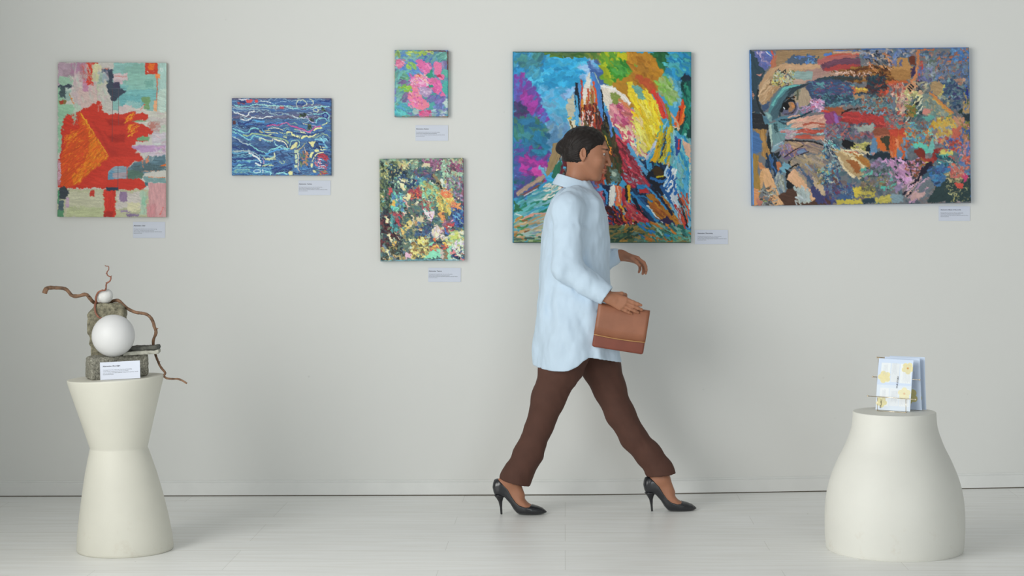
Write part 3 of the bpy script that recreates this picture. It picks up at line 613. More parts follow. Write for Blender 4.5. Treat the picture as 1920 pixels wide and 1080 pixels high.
    R(220, 540, 350, 700, 70, ['3A5060', '2A4A54', '8A8454', '5A6A54'], ang=1.0); P('C0A850', [(250, 590), (290, 545), (305, 570), (280, 620), (262, 640)], r=7); S('CFA048', [(222, 610), (238, 655)], 14)
    S('C4B088', [(310, 510), (320, 560), (290, 600)], 10); P('B4A47C', [(340, 540), (380, 500), (420, 560), (380, 570)], r=9); S('A87A50', [(335, 560), (350, 600), (380, 620), (400, 690)], 14)
    P('8A9C98', [(355, 620), (395, 640), (440, 700), (400, 700)], r=8); R(350, 570, 480, 700, 60, ['1E3A5E', '2C4A6C', '3A5A80', '3A3A5A'], ang=.8)
    P('B4A4AC', [(460, 650), (520, 600), (560, 590), (530, 660), (490, 710)], r=9); R(480, 590, 560, 700, 30, ['C8A8B4', 'B0A090', 'C4B490'], ang=-.9)
    R(570, 540, 640, 640, 30, ['A83038', '7A5068', 'A86A7A', '5A4A5A'], ang=-.6); S('2E5AA0', [(570, 620), (590, 660)], 14); P('C0582C', [(475, 690), (492, 680), (500, 710), (480, 722)], r=4)
    S('B8B0A0', [(560, 700), (620, 670), (680, 645)], 18, r=5); R(600, 640, 732, 760, 80, ['A8B464', '84A870', 'B4B49C', '8AB490', 'C0B060'], ang=.1); P('A8B44C', [(620, 665), (685, 655), (685, 700), (615, 710)], r=6)
    P('CDBD90', [(105, 655), (128, 652), (150, 720), (125, 715)], r=7); P('C89C34', [(150, 715), (182, 712), (165, 760), (145, 755)], r=6)
    P('D0C08A', [(85, 775), (130, 800), (190, 830), (185, 850), (125, 868), (110, 830)], r=9); R(60, 760, 260, 870, 60, ['3A3A30', '5A7080', 'A08A50', '7A7A48', '2A3030'], ang=.6)
    P('A8C4C0', [(280, 705), (320, 700), (330, 740), (310, 785), (282, 778), (300, 740)], r=8); P('C898AC', [(245, 815), (300, 810), (305, 850), (260, 855)], r=8); S('CFC080', [(280, 700), (320, 705)], 12)
    R(300, 690, 450, 860, 130, ['8A7034', '5A5A3A', 'A8904A', '6A4A30', 'C0B060', '7A8A70'], ang=.7); R(360, 690, 440, 740, 16, ['C8C070', 'D0B850'], ang=.2)
    P('6CBC9A', [(455, 730), (480, 725), (500, 770), (540, 760), (540, 860), (470, 850), (400, 870), (440, 810)], r=8, var=.1); P('74B898', [(590, 770), (625, 760), (625, 868), (595, 868)], r=6)
    S('C0402E', [(455, 790), (480, 740)], 12); R(470, 740, 580, 790, 20, ['B83A30', 'C89A34', '7A3A4A'], ang=.5); P('C89A2E', [(640, 780), (700, 762), (715, 790), (650, 795)], r=7); S('A83A34', [(560, 778), (595, 765)], 13); P('A89A90', [(530, 790), (560, 780), (575, 868), (540, 868)], r=6)
    P('7A6448', [(560, 800), (595, 800), (590, 868), (560, 868)], r=6); P('1A2E50', [(635, 830), (690, 810), (720, 830), (700, 868), (640, 862)], r=8); R(620, 800, 732, 870, 24, ['C8D4D0', '8A2A34', 'B0C0A8', 'C86A70', '2A4070'], ang=.2)
    R(640, 720, 732, 800, 24, ['B8A4C0', 'A8C4A8', 'C4C4B4'], ang=.8); S('7A3050', [(728, 60), (726, 300), (730, 600)], 7, r=3, dry=.3); S('8A8A60', [(54, 60), (52, 400)], 5, r=3, dry=.3)
    R(50, 60, 732, 876, 420, ['B8A878', '2A3E48', '4A8A84', '7A3A44', '3A5A80', '8A8A50', 'A87A44', '9AA890', '6A4A60', '1E2A34', '7AA890', 'C8BC98'], ang=.9, ln=(8, 24), w=(4, 9))
    p.drag(None, 8, 16); p.drag(None, 4, 6, .8)
    S('5A90A0', [(60, 876), (350, 870), (728, 876)], 8, r=4, dry=.3)
    return p.finish()
def paint_wings():
    p = Paint((30, 36, 984, 1050), 520, '3E94C0', 21)
    P, S, D = p.poly, p.stroke, p.daubs
    # left sky blues
    D([(30, 36), (520, 720)], 420, ['3E9CCB', '4AA6D0', '5AAAD0', '4A98C4', '66A8D0'], (30, 80), (14, 32), -.4, .8)
    D([(230, 60), (520, 60), (520, 300), (330, 320)], 110, ['7CAEDC', '88ACDA', '6EA4D4', '8EB2DA', '54AAD6'], (30, 70), (16, 34), -.5, .8)
    D([(130, 60), (400, 220)], 90, ['2E9CCE', '38A4D2', '2A90C4', '4CB0D4'], (26, 60), (12, 28), -.2, .7)
    D([(30, 50), (200, 160)], 60, ['2E88BE', '3A92B8', '4A98B0', '2A7CB0'], (26, 60), (14, 26), -.8, .6)
    D([(60, 40), (180, 110)], 20, ['4A8C8A', '3E7A8A'], (24, 50), (12, 22), -.6, .5)
    D([(200, 300), (340, 440)], 60, ['4AA4CE', '5EB0D2', '70A8CE'], (26, 60), (14, 26), .4, .8)
    D([(210, 430), (330, 620)], 70, ['6A9CC8', '5A90BC', '7AA0B8', '6C98C4', '5C8CB4'], (26, 60), (14, 26), -1.0, .5)
    # left edge violet, teal, magenta
    D([(32, 180), (80, 170), (150, 260), (200, 380), (190, 440), (60, 340), (32, 260)], 110, ['6A4CA0', '7A3E9A', '5C5CB0', '84409A', '4C6EB0', '8A3C90'], (24, 60), (12, 26), -.9, .6)
    D([(80, 240), (130, 280), (160, 360), (90, 340)], 26, ['9A3C98', '8C3C90'], (20, 46), (10, 20), -.9, .5)
    D([(32, 300), (100, 320), (90, 400), (32, 380)], 24, ['3E3E6A', '4A3A68', '3A4A6A'], (22, 50), (12, 22), .3, .6)
    D([(32, 380), (180, 400), (215, 470), (180, 560), (32, 560)], 130, ['2E6E8C', '3A7A84', '3C7A70', '2C6A90', '4A7A6A', '2A78A0'], (24, 60), (12, 28), .6, .8)
    D([(32, 520), (200, 560), (220, 640), (150, 740), (32, 760)], 120, ['3A6AA0', '5A4A94', '2E7C9C', '74408C', '4A5AA0'], (24, 60), (12, 26), -.4, .8)
    D([(90, 590), (215, 620), (200, 700), (110, 730), (80, 660)], 40, ['9A3A98', 'B03C9A', '84388A', '7C3A8C'], (20, 46), (10, 22), .3, .8)
    P('C84AA4', [(130, 650), (175, 640), (205, 680), (180, 700), (140, 690)], r=8); P('6CB4CC', [(165, 648), (190, 650), (205, 685), (192, 690)], r=4); P('D4A0B8', [(188, 632), (205, 650), (208, 680)], r=4)
    D([(34, 700), (200, 700), (160, 800), (34, 860)], 50, ['2A6A6A', '3A5A88', '2E7A8C', '4C4C88'], (24, 60), (12, 22), -.5, .5)
    p.soften([(30, 36), (520, 36), (480, 300), (330, 620), (210, 740), (30, 830)], 5, .75); p.drag([(30, 36), (540, 36), (500, 420), (330, 640), (210, 760), (30, 860)], 7, 16)
    # top greens and ochre
    D([(180, 38), (520, 38), (520, 70), (440, 60), (250, 60)], 44, ['3E6A30', '567A34', '4E6A40', '5A7A3A'], (30, 70), (8, 16), .15, .3)
    D([(400, 36), (520, 36), (560, 100), (480, 90)], 26, ['6E7A34', '7A7038', '58803A'], (26, 60), (10, 20), .7, .4)
    D([(440, 95), (520, 90), (530, 200), (470, 180)], 22, ['3A5A94', '5A7CB4', '4A68A0'], (24, 60), (10, 20), .8, .5)
    P('3E5E9A', [(470, 140), (540, 150), (560, 210), (500, 215), (480, 180)], r=6)
    P('7A9A2C', [(500, 50), (620, 36), (680, 60), (690, 150), (650, 190), (560, 230), (520, 200), (505, 120)], r=9, ang=.7)
    D([(500, 40), (690, 60), (680, 140), (600, 200), (510, 180)], 90, ['6EA030', '8EA828', '5A9030', 'A0AC24', '4A8A34'], (26, 64), (10, 22), .8, .5)
    P('BCB41E', [(585, 40), (640, 45), (675, 75), (665, 100), (620, 90), (580, 70)], r=8, ang=.6)
    D([(560, 100), (650, 200)], 30, ['3E8A2C', '4E9A44', '2E7A30'], (24, 60), (9, 18), .7, .3)
    P('AE7C26', [(640, 40), (760, 40), (810, 90), (850, 160), (830, 250), (760, 260), (700, 220), (640, 200), (570, 240), (560, 200), (650, 170), (690, 110)], r=9, ang=.9, var=.1)
    P('A87826', [(560, 195), (640, 205), (700, 330), (660, 330), (600, 260), (560, 225)], r=7, ang=.9, var=.14)
    D([(640, 40), (840, 90), (830, 250), (680, 200)], 80, ['B07A24', 'A8742A', 'B8822A', 'A06A22'], (30, 70), (12, 26), .9, .5)
    P('B0502E', [(680, 150), (760, 180), (800, 250), (770, 250), (700, 190)], r=9, dry=.2, ang=.9)
    P('1E5A30', [(780, 38), (860, 38), (850, 130), (830, 120), (800, 80)], r=6); D([(770, 38), (850, 38), (850, 120), (820, 130)], 24, ['1A5230', '2A6A38', '22603C'], (22, 50), (9, 18), .9, .5)
    P('2A88B4', [(855, 40), (980, 40), (980, 180), (900, 190), (860, 150)], r=7); D([(860, 38), (982, 170)], 60, ['2C8AB8', '3A98B0', '4AA0A8', '1E78AA', '3E8E90'], (26, 60), (10, 22), .6, .6)
    P('16283A', [(920, 180), (950, 150), (984, 170), (984, 210), (950, 200)], r=9); P('3E7A8A', [(850, 180), (940, 190), (960, 230), (930, 330), (880, 300), (860, 230)], r=7)
    D([(850, 190), (930, 320)], 30, ['5AA0B8', '4A94B4', '6CACC0'], (22, 50), (10, 20), 1.0, .5)
    P('84A060', [(800, 180), (850, 190), (910, 250), (905, 300), (860, 290), (810, 220)], r=8, ang=.9); D([(800, 170), (900, 290)], 24, ['7AA84A', '8EAC70', '6E9A4A', '94B07C'], (24, 50), (9, 18), .9, .4)
    P('0E4A48', [(930, 200), (984, 180), (984, 510), (930, 470), (890, 440), (930, 380)], r=7, ang=1.5); D([(935, 210), (984, 500)], 44, ['0A5A50', '12403E', '1A7060', '0A3434', '2A8068'], (40, 100), (7, 15), 1.5, .25)
    P('C8541E', [(935, 280), (945, 330), (940, 400), (915, 440), (885, 420), (910, 350)], r=4, ang=1.7); S('D0401E', [(938, 290), (920, 380), (900, 430)], 12); S('E07A30', [(945, 320), (930, 410), (908, 440), (880, 430)], 8); S('4A2A20', [(920, 330), (915, 400)], 6, dry=.3)
    S('C8A080', [(870, 360), (900, 400), (915, 445)], 13); S('D8D4C0', [(880, 430), (910, 440)], 4)
    p.soften([(400, 36), (984, 36), (984, 330), (640, 330), (480, 220)], 4, .6); p.drag([(400, 36), (984, 36), (984, 330), (620, 330), (480, 220)], 6, 18)
    # pink / yellow disc
    P('D8CEC0', [(495, 212), (560, 218), (620, 260), (655, 310), (640, 330), (700, 600), (640, 560), (560, 430), (530, 340), (505, 280)], r=5, ang=.9)
    P('C4686C', [(540, 330), (600, 310), (670, 340), (680, 390), (650, 470), (690, 560), (730, 600), (640, 560), (570, 440)], r=9, ang=1.0, var=.25)
    D([(545, 310), (680, 330), (670, 460), (580, 440)], 60, ['C05A84', 'C8708A', 'B04A70', 'D49098', 'BC6A6A'], (20, 50), (10, 20), .8, .7)
    D([(590, 430), (690, 440), (750, 590), (700, 620), (620, 540)], 80, ['E0C8A0', 'D89898', 'C05070', 'E4D8B0', 'D8A8A0', 'C84868'], (16, 44), (6, 14), .9, .7)
    P('7A8A44', [(545, 258), (580, 250), (610, 290), (590, 320), (555, 300)], r=8, dry=.2); S('E4E0DC', [(498, 218), (560, 225), (620, 265), (652, 305)], 13, dry=.1); S('C87C50', [(600, 290), (650, 330)], 18, dry=.2)
    P('D8C436', [(655, 250), (700, 240), (740, 240), (800, 300), (820, 400), (800, 480), (760, 560), (735, 560), (690, 470), (670, 380), (680, 330), (640, 260)], r=6, ang=1.2, var=.12)
    D([(670, 270), (740, 250), (810, 330), (810, 460), (745, 560), (700, 480), (680, 380)], 110, ['E0CC38', 'D4BC28', 'E0D060', 'C8B030', 'D8C848', 'D8A820'], (40, 110), (6, 15), 1.15, .2)
    P('D8C030', [(640, 200), (665, 195), (690, 260), (670, 270), (640, 240)], r=7); P('6AA094', [(665, 220), (700, 215), (725, 250), (735, 290), (700, 285)], r=7, dry=.1)
    D([(660, 400), (720, 400), (740, 560), (690, 560)], 26, ['E4D878', 'D8CC60', 'E0C890'], (26, 60), (6, 12), 1.1, .3)
    S('C83A2C', [(780, 245), (810, 300), (835, 380)], 22); S('B84A48', [(800, 260), (850, 340), (855, 390)], 14, dry=.15); S('6A7A2C', [(845, 315), (868, 380), (875, 470), (862, 560)], 14); S('8A8A34', [(850, 330), (878, 430)], 8)
    S('3A8A8A', [(800, 480), (825, 430), (850, 395)], 8, dry=.2); S('7AB0C0', [(745, 600), (800, 540), (825, 450), (855, 395)], 8)
    S('D8A41C', [(760, 640), (800, 580), (815, 500), (822, 470)], 32, taper=.3); S('C8B42C', [(810, 620), (850, 560), (862, 480), (870, 440)], 30, dry=.15); S('2A3040', [(800, 620), (835, 560), (842, 480)], 10, dry=.2); S('B8A020', [(815, 690), (865, 640), (885, 520), (880, 470)], 20, dry=.2); S('1E2A4A', [(850, 680), (895, 590), (905, 520)], 12)
    D([(800, 450), (880, 620)], 26, ['C8A820', 'D4BC34', '8A7A24', 'B8C030'], (30, 80), (4, 9), 1.8, .3)
    S('B8C0D8', [(735, 610), (765, 560), (790, 510)], 13); S('D8D8D0', [(728, 622), (745, 615)], 12); S('D8B89C', [(845, 650), (880, 600)], 11, dry=.2)
    P('1C3454', [(700, 600), (860, 640), (900, 800), (960, 960), (760, 950), (640, 780)], r=9, ang=.9, var=.3); D([(640, 620), (850, 640), (940, 900), (760, 940)], 60, ['1E4A7A', '16243C', '2E78B0', '3A90C0', '1A3A5A', '2A6A6A'], (30, 80), (8, 16), .9, .4)
    # blue and red diagonals
    S('4A84B8', [(570, 440), (610, 520), (660, 590), (720, 660)], 24, r=4); S('5AA0CC', [(640, 530), (700, 620), (745, 680)], 24, r=4)
    P('8A2838', [(555, 470), (620, 520), (690, 620), (730, 700), (720, 760), (670, 740), (600, 640), (560, 560)], r=7, ang=1.0)
    D([(540, 470), (620, 500), (740, 720), (720, 770), (620, 720), (560, 600)], 130, ['9A2A3A', '7C2030', 'B03848', 'A03A4A', 'C04050', '8A4A5A', '6A2834'], (34, 90), (6, 14), 1.0, .3)
    S('C8485A', [(640, 640), (720, 700), (745, 720)], 8, dry=.3); D([(620, 640), (720, 740)], 16, ['C8A0A8', '8AA0B0', 'B8606C'], (10, 24), (4, 8), 1.0, .8)
    P('120E12', [(500, 350), (530, 370), (560, 450), (570, 560), (540, 600), (500, 560)], r=5); D([(495, 400), (560, 430), (610, 650), (590, 720), (500, 700)], 110, ['2A2418', '3A3020', '1C1A18', '4A4028', '2C3A24', '5A3A22'], (30, 80), (7, 16), 1.3, .3)
    S('4C78B8', [(528, 355), (548, 400), (556, 480)], 15); S('C8A030', [(520, 480), (545, 540)], 5); S('D87A30', [(548, 540), (552, 580)], 9, dry=.2); S('E8E8E4', [(515, 365), (516, 430)], 6, dry=.15)
    S('8A8CB8', [(485, 570), (495, 640), (492, 720)], 22, r=4); S('8C4A34', [(520, 600), (512, 680), (508, 735)], 20); P('5A7068', [(545, 650), (590, 660), (600, 720), (560, 730)], r=9, dry=.2); P('A8B8A8', [(560, 670), (580, 672), (578, 695), (560, 692)], r=6)
    p.drag([(495, 210), (984, 210), (984, 760), (480, 760)], 2.5, 9)
    # central spire
    P('16202E', [(362, 200), (378, 195), (392, 240), (400, 330), (390, 390), (372, 360), (360, 290)], r=4); S('4A88C0', [(382, 205), (392, 300), (395, 360)], 12); S('4A9CC8', [(368, 270), (378, 360)], 11)
    P('B8B4A0', [(330, 290), (355, 250), (362, 320), (345, 400), (325, 380), (318, 320)], r=9, dry=.1)
    P('D8D4CC', [(398, 250), (420, 180), (438, 138), (446, 200), (440, 300), (420, 360), (400, 330)], r=5); S('B83A2C', [(392, 185), (400, 240), (392, 330), (400, 400)], 10, dry=.1); S('C88434', [(400, 290), (402, 370)], 13, dry=.2)
    P('A89A74', [(445, 200), (465, 220), (470, 330), (455, 400), (435, 380), (438, 290)], r=6, ang=1.4); D([(420, 260), (470, 420)], 34, ['B8783A', '9A8A54', 'C8C4B4', '8A6A3A', 'A84A34'], (30, 70), (5, 11), 1.5, .2)
    P('4478B8', [(440, 140), (470, 160), (495, 220), (510, 320), (512, 400), (490, 420), (475, 330), (462, 220)], r=4, ang=1.4); S('D8542C', [(458, 195), (475, 280), (478, 340), (488, 390)], 9); S('9AB0A8', [(465, 150), (488, 200)], 6); S('101418', [(500, 240), (514, 330), (518, 440)], 6); S('7AA8A4', [(480, 330), (498, 430)], 12, dry=.1)
    D([(395, 330), (500, 470)], 70, ['7A2E28', '4A1E1C', '9A3A2C', '5A3024', 'B85A34', '3A2420'], (26, 60), (5, 11), 1.5, .2); D([(395, 350), (460, 440)], 36, ['D8C8C4', 'E0D8D4', 'C89898'], (8, 22), (3, 6), 1.4, .5)
    P('D8D0B4', [(326, 390), (360, 400), (372, 440), (350, 460), (335, 440)], r=5, ang=1.4); S('C8B488', [(385, 390), (385, 450)], 13, dry=.1); S('D8C030', [(325, 388), (340, 388)], 5); S('5AA0CC', [(368, 340), (376, 400)], 20, dry=.1)
    # column that runs down behind the figure
    D([(340, 440), (500, 460), (520, 740), (310, 740)], 190, ['4A2420', '7A3228', '2E1E1C', 'A03C2E', '3A3424', '8A4A34', '5A2A26', '6A5A3A'], (40, 110), (7, 16), 1.5, .15)
    D([(290, 560), (420, 600), (420, 740), (280, 730)], 60, ['6A2A2C', 'C8B8A8', '3A2424', '8A3A34', '4A5A5A', 'B8A898'], (30, 70), (5, 11), 1.4, .25)
    S('C4A870', [(415, 690), (418, 760), (425, 840)], 12, dry=.2); S('A83A34', [(470, 600), (470, 780)], 16, dry=.2)
    # ochre wing lines on the left
    P('9A8460', [(248, 520), (285, 510), (300, 560), (250, 660), (215, 700), (205, 680), (228, 600)], r=6, ang=1.9); P('2E6E58', [(255, 640), (290, 610), (285, 680), (245, 710), (235, 700)], r=5, ang=1.9); S('5A2A3A', [(285, 690), (300, 620)], 12, dry=.1)
    S('A89080', [(60, 790), (130, 740), (195, 700)], 22, r=4); S('8A4A34', [(75, 800), (150, 760), (200, 720)], 8, dry=.2); S('D4C8BC', [(90, 800), (170, 760)], 5, dry=.3)
    # lower left sweep
    P('4A9CA8', [(40, 880), (120, 800), (220, 730), (320, 700), (400, 720), (500, 780), (500, 1050), (34, 1050)], r=9, ang=-.5)
    D([(34, 860), (300, 700), (500, 760), (500, 940), (34, 1040)], 240, ['5AA4A8', '3E9484', '7AB0C0', '4A9CB8', '2E8068', '8AB8C0', '6AA8B0'], (60, 150), (6, 15), -.5, .15)
    D([(200, 740), (300, 710), (290, 780), (200, 820)], 34, ['D8D0C4', 'C8C8C0', '4AA0A0', 'D8C8B8'], (14, 34), (4, 9), -.6, .6)
    D([(34, 920), (400, 860), (460, 1000), (34, 1050)], 150, ['B89C74', '9AB0A8', '7AA8B0', 'C08A7A', 'A8B090', '8AA8C0', 'B8A890'], (50, 130), (5, 12), -.3, .15)
    P('2E6A4A', [(34, 830), (70, 850), (80, 880), (34, 890)], r=8); S('D8DCD8', [(50, 895), (75, 903)], 6); D([(34, 920), (110, 1045)], 26, ['B0783A', '8A5A34', 'C8A070', '4A8A5A'], (20, 46), (5, 11), -.3, .4)
    D([(34, 1020), (460, 1050)], 34, ['5A7A4A', '4A6A5A', '8A9A70', '3A5A54'], (40, 90), (6, 12), 0, .1)
    # bottom centre
    D([(440, 740), (560, 760), (560, 960), (440, 960)], 110, ['4A6A9C', '2A3A6A', '7A4A6A', '9A4A5A', '3A7AA8', '5A5A84'], (24, 60), (8, 16), 1.2, .6)
    P('16203C', [(510, 740), (548, 742), (545, 860), (520, 850)], r=5); S('3A86C0', [(480, 765), (530, 765), (530, 840)], 11)
    P('DCDCD4', [(548, 750), (572, 742), (578, 800), (565, 850), (540, 860), (542, 790)], r=4, ang=1.5); P('D8704A', [(572, 742), (605, 745), (612, 800), (600, 860), (575, 850), (580, 800)], r=4, ang=1.5); S('E8A890', [(590, 750), (598, 830)], 6); P('A82C3A', [(612, 750), (632, 770), (632, 860), (610, 862)], r=4, ang=1.5); P('1C1C24', [(628, 745), (640, 742), (645, 830), (632, 820)], r=3)
    P('D8A420', [(638, 742), (655, 740), (658, 830), (645, 840)], r=4); P('D8A820', [(585, 840), (605, 850), (630, 880), (612, 900), (595, 875)], r=4)
    P('3A1418', [(500, 870), (560, 850), (620, 900), (720, 960), (640, 970), (520, 930)], r=8); D([(500, 860), (720, 980)], 110, ['7A2028', '3A1A20', 'B83A34', '2A1A24', 'C88428', '9A2A38', 'D8B8A8', '2A3A6A'], (18, 46), (5, 11), .8, .5)
    P('B03444', [(635, 840), (670, 850), (690, 900), (760, 930), (755, 950), (690, 940), (640, 890)], r=6, ang=.9); D([(630, 840), (680, 850), (760, 940), (700, 950)], 34, ['C04454', '9A2838', 'C85A5A'], (34, 80), (5, 11), .8, .2)
    S('D8D8D8', [(505, 905), (530, 900)], 11, dry=.2); S('C85A6A', [(500, 920), (535, 915)], 11, dry=.2)
    # right lower: dark, blue, ochre leaf
    P('141A28', [(740, 680), (800, 640), (860, 680), (850, 740), (830, 800), (780, 760), (745, 720)], r=7); P('3A2A14', [(760, 660), (810, 645), (840, 690), (800, 710)], r=6); S('2A6AA8', [(770, 705), (820, 730), (870, 700)], 16); S('C8B428', [(800, 700), (850, 690), (880, 640)], 9)
    P('7AB4CC', [(880, 480), (984, 500), (984, 1000), (940, 960), (880, 880), (830, 800), (850, 760), (890, 700), (880, 600)], r=7, ang=1.3); D([(880, 490), (984, 520), (984, 960), (930, 900), (870, 780), (880, 640)], 130, ['3A94BC', '5AA8B8', '7AAEBC', '2A84B0', '6CA8A0', '4A9CC4'], (34, 90), (8, 18), 1.4, .4)
    P('D0A890', [(930, 500), (980, 530), (980, 620), (955, 580)], r=6, ang=1.4); P('2A4A8A', [(890, 480), (925, 500), (920, 560), (900, 600)], r=5); S('C83A34', [(915, 500), (912, 550)], 8); P('C4CED8', [(870, 680), (890, 650), (905, 740), (915, 860), (890, 840), (850, 790), (835, 780)], r=7, ang=1.2); D([(840, 660), (900, 780)], 34, ['D0D8DC', 'A8C4D8', '2A6AB0', '1E5AA0'], (26, 60), (7, 14), 1.9, .3)
    S('1E5A98', [(820, 750), (880, 830), (920, 900)], 18); S('D8DCE0', [(870, 800), (900, 870), (925, 920)], 9, dry=.15); S('D8C8C0', [(978, 620), (975, 760), (972, 880)], 5, dry=.3)
    P('2A78B0', [(690, 745), (720, 735), (740, 750), (720, 770), (700, 785)], r=5); P('B83034', [(700, 765), (745, 760), (750, 780), (710, 790)], r=4); S('2E80B8', [(665, 785), (700, 830), (760, 880), (800, 930)], 18); P('10182C', [(670, 800), (690, 820), (720, 880), (770, 930), (740, 910), (690, 870)], r=4)
    P('AE7426', [(740, 790), (800, 780), (850, 830), (880, 900), (950, 960), (935, 970), (860, 930), (800, 920), (760, 860)], r=6, ang=.8); D([(750, 790), (830, 800), (900, 920), (800, 920)], 34, ['B87C28', 'A05A24', 'A86A20', '8A4A20'], (26, 60), (8, 16), .8, .4)
    S('3A8CC4', [(735, 745), (800, 800), (850, 870)], 12); S('D0DCE4', [(745, 850), (790, 900), (830, 940)], 7, dry=.2); S('141C34', [(770, 760), (830, 820), (880, 900)], 12); P('2E2044', [(815, 930), (850, 905), (890, 940), (870, 955)], r=4); S('2A74A8', [(680, 800), (730, 800), (770, 830)], 9)
    S('A82A28', [(895, 850), (930, 900), (960, 985)], 14); S('14141C', [(930, 860), (955, 930), (965, 990)], 10); S('C86A34', [(920, 940), (975, 1020)], 8, dry=.2); D([(905, 800), (975, 980)], 26, ['A83A2C', '3A2A34', '9A7A7A', 'C8542E'], (24, 60), (4, 9), 1.2, .25)
    # bottom strip
    P('5A6A4A', [(460, 960), (640, 960), (800, 940), (984, 980), (984, 1050), (460, 1050)], r=8); D([(440, 950), (984, 970), (984, 1050), (440, 1050)], 190, ['4A6A48', '7A6A3A', '3A5A4A', '6A8A6A', 'A8803A', '2A4A3C', '5A7A70', '8A7A4A'], (24, 60), (7, 15), -.3, .5)
    D([(700, 940), (980, 970), (980, 1040), (720, 1040)], 80, ['3A8A84', '5A9C8C', '2A6A6A', '2A7ABC', '7AA89C', 'B8702C', '1E5A50'], (20, 50), (6, 13), .5, .6)
    p.drag([(320, 140), (560, 140), (560, 740), (300, 740)], 2.2, 8); p.soften([(34, 700), (480, 720), (480, 1040), (34, 1040)], 2, .5); p.drag([(440, 740), (984, 740), (984, 1050), (440, 1050)], 2.8, 9); p.drag([(600, 300), (984, 300), (984, 760), (600, 760)], 2.5, 6)
    S('2A4A3A', [(34, 1047), (980, 1047)], 5, r=1); S('2A7AA0', [(33, 40), (33, 1045)], 6, r=1); S('3A5A4A', [(34, 39), (500, 39)], 5, r=2)
    return p.finish()
def paint_eye():
    p = Paint((38, 32, 1350, 960), 620, '6A6E74', 31)
    P, S, D = p.poly, p.stroke, p.daubs
    sm = dict(ln=(10, 30), w=(5, 13), curve=.6, ja=1.2)
    def R(reg, n, pal, **k):
        q = dict(sm); q.update(k); D(reg, n, pal, **q)
    # broad ground of broken colour on the right two thirds
    R([(360, 36), (1350, 960)], 900, ['6A7078', '5A6470', '84787A', '4A5A68', '7A6A6A', '8A7A70', '506A74'], ln=(20, 60), w=(10, 22))
    p.drag(None, 9, 18); p.soften(None, 2, .5)
    # top left corner and background
    P('2E4450', [(38, 36), (120, 60), (130, 150), (80, 260), (90, 420), (38, 420)], r=6, ang=1.3); P('5A64A0', [(60, 40), (160, 40), (185, 90), (130, 160), (90, 120)], r=7); R([(80, 45), (180, 130)], 26, ['6A78B8', '7A70A0', '4A5A9A', 'A898B8'], ang=.6)
    S('3A78C8', [(140, 42), (185, 82)], 9); S('C8503C', [(165, 40), (180, 75), (160, 110)], 9); S('DCE0E4', [(130, 44), (160, 70)], 5); P('C08070', [(70, 180), (105, 175), (115, 165), (95, 190)], r=3)
    # forehead bands
    P('9A7C58', [(190, 40), (470, 36), (700, 40), (700, 60), (460, 110), (270, 90), (200, 130), (160, 140)], r=6, ang=-.1, var=.12); P('B06A4C', [(165, 90), (200, 60), (190, 120), (150, 170)], r=5, ang=1.9)
    P('B8936E', [(95, 220), (150, 150), (240, 110), (350, 118), (450, 120), (465, 155), (350, 160), (250, 180), (180, 260), (110, 370), (80, 300)], r=5, ang=-.9, var=.12)
    P('AE8C66', [(90, 260), (170, 180), (270, 200), (240, 240), (180, 280), (110, 365), (82, 330)], r=6, ang=-.9, var=.14)
    D([(95, 240), (230, 180), (210, 260), (115, 355)], 44, ['BC9872', 'A88660', 'C0A07C', 'B08A62'], (40, 90), (8, 16), -.9, .15)
    P('C49C78', [(240, 125), (450, 122), (465, 158), (380, 150), (250, 150)], r=5, ang=.05, var=.1); P('4A5A70', [(255, 90), (300, 62), (350, 75), (440, 85), (430, 110), (340, 118), (270, 115)], r=6); R([(300, 70), (440, 110)], 20, ['4A6AA8', '3A5A8A', '5A8AB8', '3A5460'], ang=-.3)
    P('A8847A', [(350, 160), (450, 140), (560, 160), (440, 210), (330, 240), (280, 235)], r=6, ang=-.3); P('B49888', [(230, 215), (400, 190), (360, 235), (260, 245)], r=5, ang=-.1)
    P('8AA4A0', [(285, 160), (410, 165), (400, 215), (280, 210)], r=6, ang=0, var=.12); R([(190, 155), (300, 155), (290, 230), (160, 250)], 90, ['B8B488', 'A8C0B0', 'C8C060', '9AB0A0', 'C8C8B4', '8A8A54'], ang=.2, ln=(8, 22), w=(4, 8))
    R([(190, 150), (260, 170)], 14, ['1E2024', '3A3034'], ang=-.6, ln=(8, 24), w=(2, 4)); R([(150, 225), (290, 245)], 16, ['3A3A34', 'B8A850', '6A5A44'], ang=-.2, w=(3, 6))
    # red and violet strokes
    P('6A4054', [(455, 110), (560, 80), (700, 90), (690, 120), (520, 150), (465, 160)], r=6, ang=-.1, var=.2); P('A83C3C', [(470, 150), (560, 125), (690, 120), (700, 145), (580, 160), (490, 165)], r=5, ang=-.05); P('B0605C', [(430, 100), (520, 70), (690, 70), (680, 80), (540, 95), (440, 125)], r=5, ang=-.1)
    S('C0503E', [(500, 78), (600, 62), (680, 62)], 12, dry=.1); S('C49A84', [(540, 52), (690, 55)], 11); S('4A78C0', [(485, 68), (520, 62)], 16); S('4A70B8', [(540, 42), (700, 40)], 9, dry=.2)
    P('8A5A30', [(560, 160), (760, 130), (900, 140), (960, 180), (900, 215), (780, 200), (700, 210), (560, 190)], r=7, ang=.05, var=.25); D([(640, 140), (980, 240)], 70, ['8A5828', '9A6A2C', '6A4424', 'A87434', '5A3420'], (40, 110), (7, 15), .05, .15)
    P('B09080', [(420, 210), (520, 170), (640, 170), (560, 190), (450, 212)], r=4, ang=-.2); R([(520, 165), (760, 205)], 60, ['D8B09C', 'D8B8B0', 'C89880', '7A4A28'], ang=.1, ln=(10, 28), w=(3, 6))
    P('30444E', [(390, 235), (440, 200), (560, 190), (720, 200), (640, 215), (560, 230)], r=5, ang=-.05); S('3A3A38', [(540, 205), (700, 212)], 15, dry=.1)
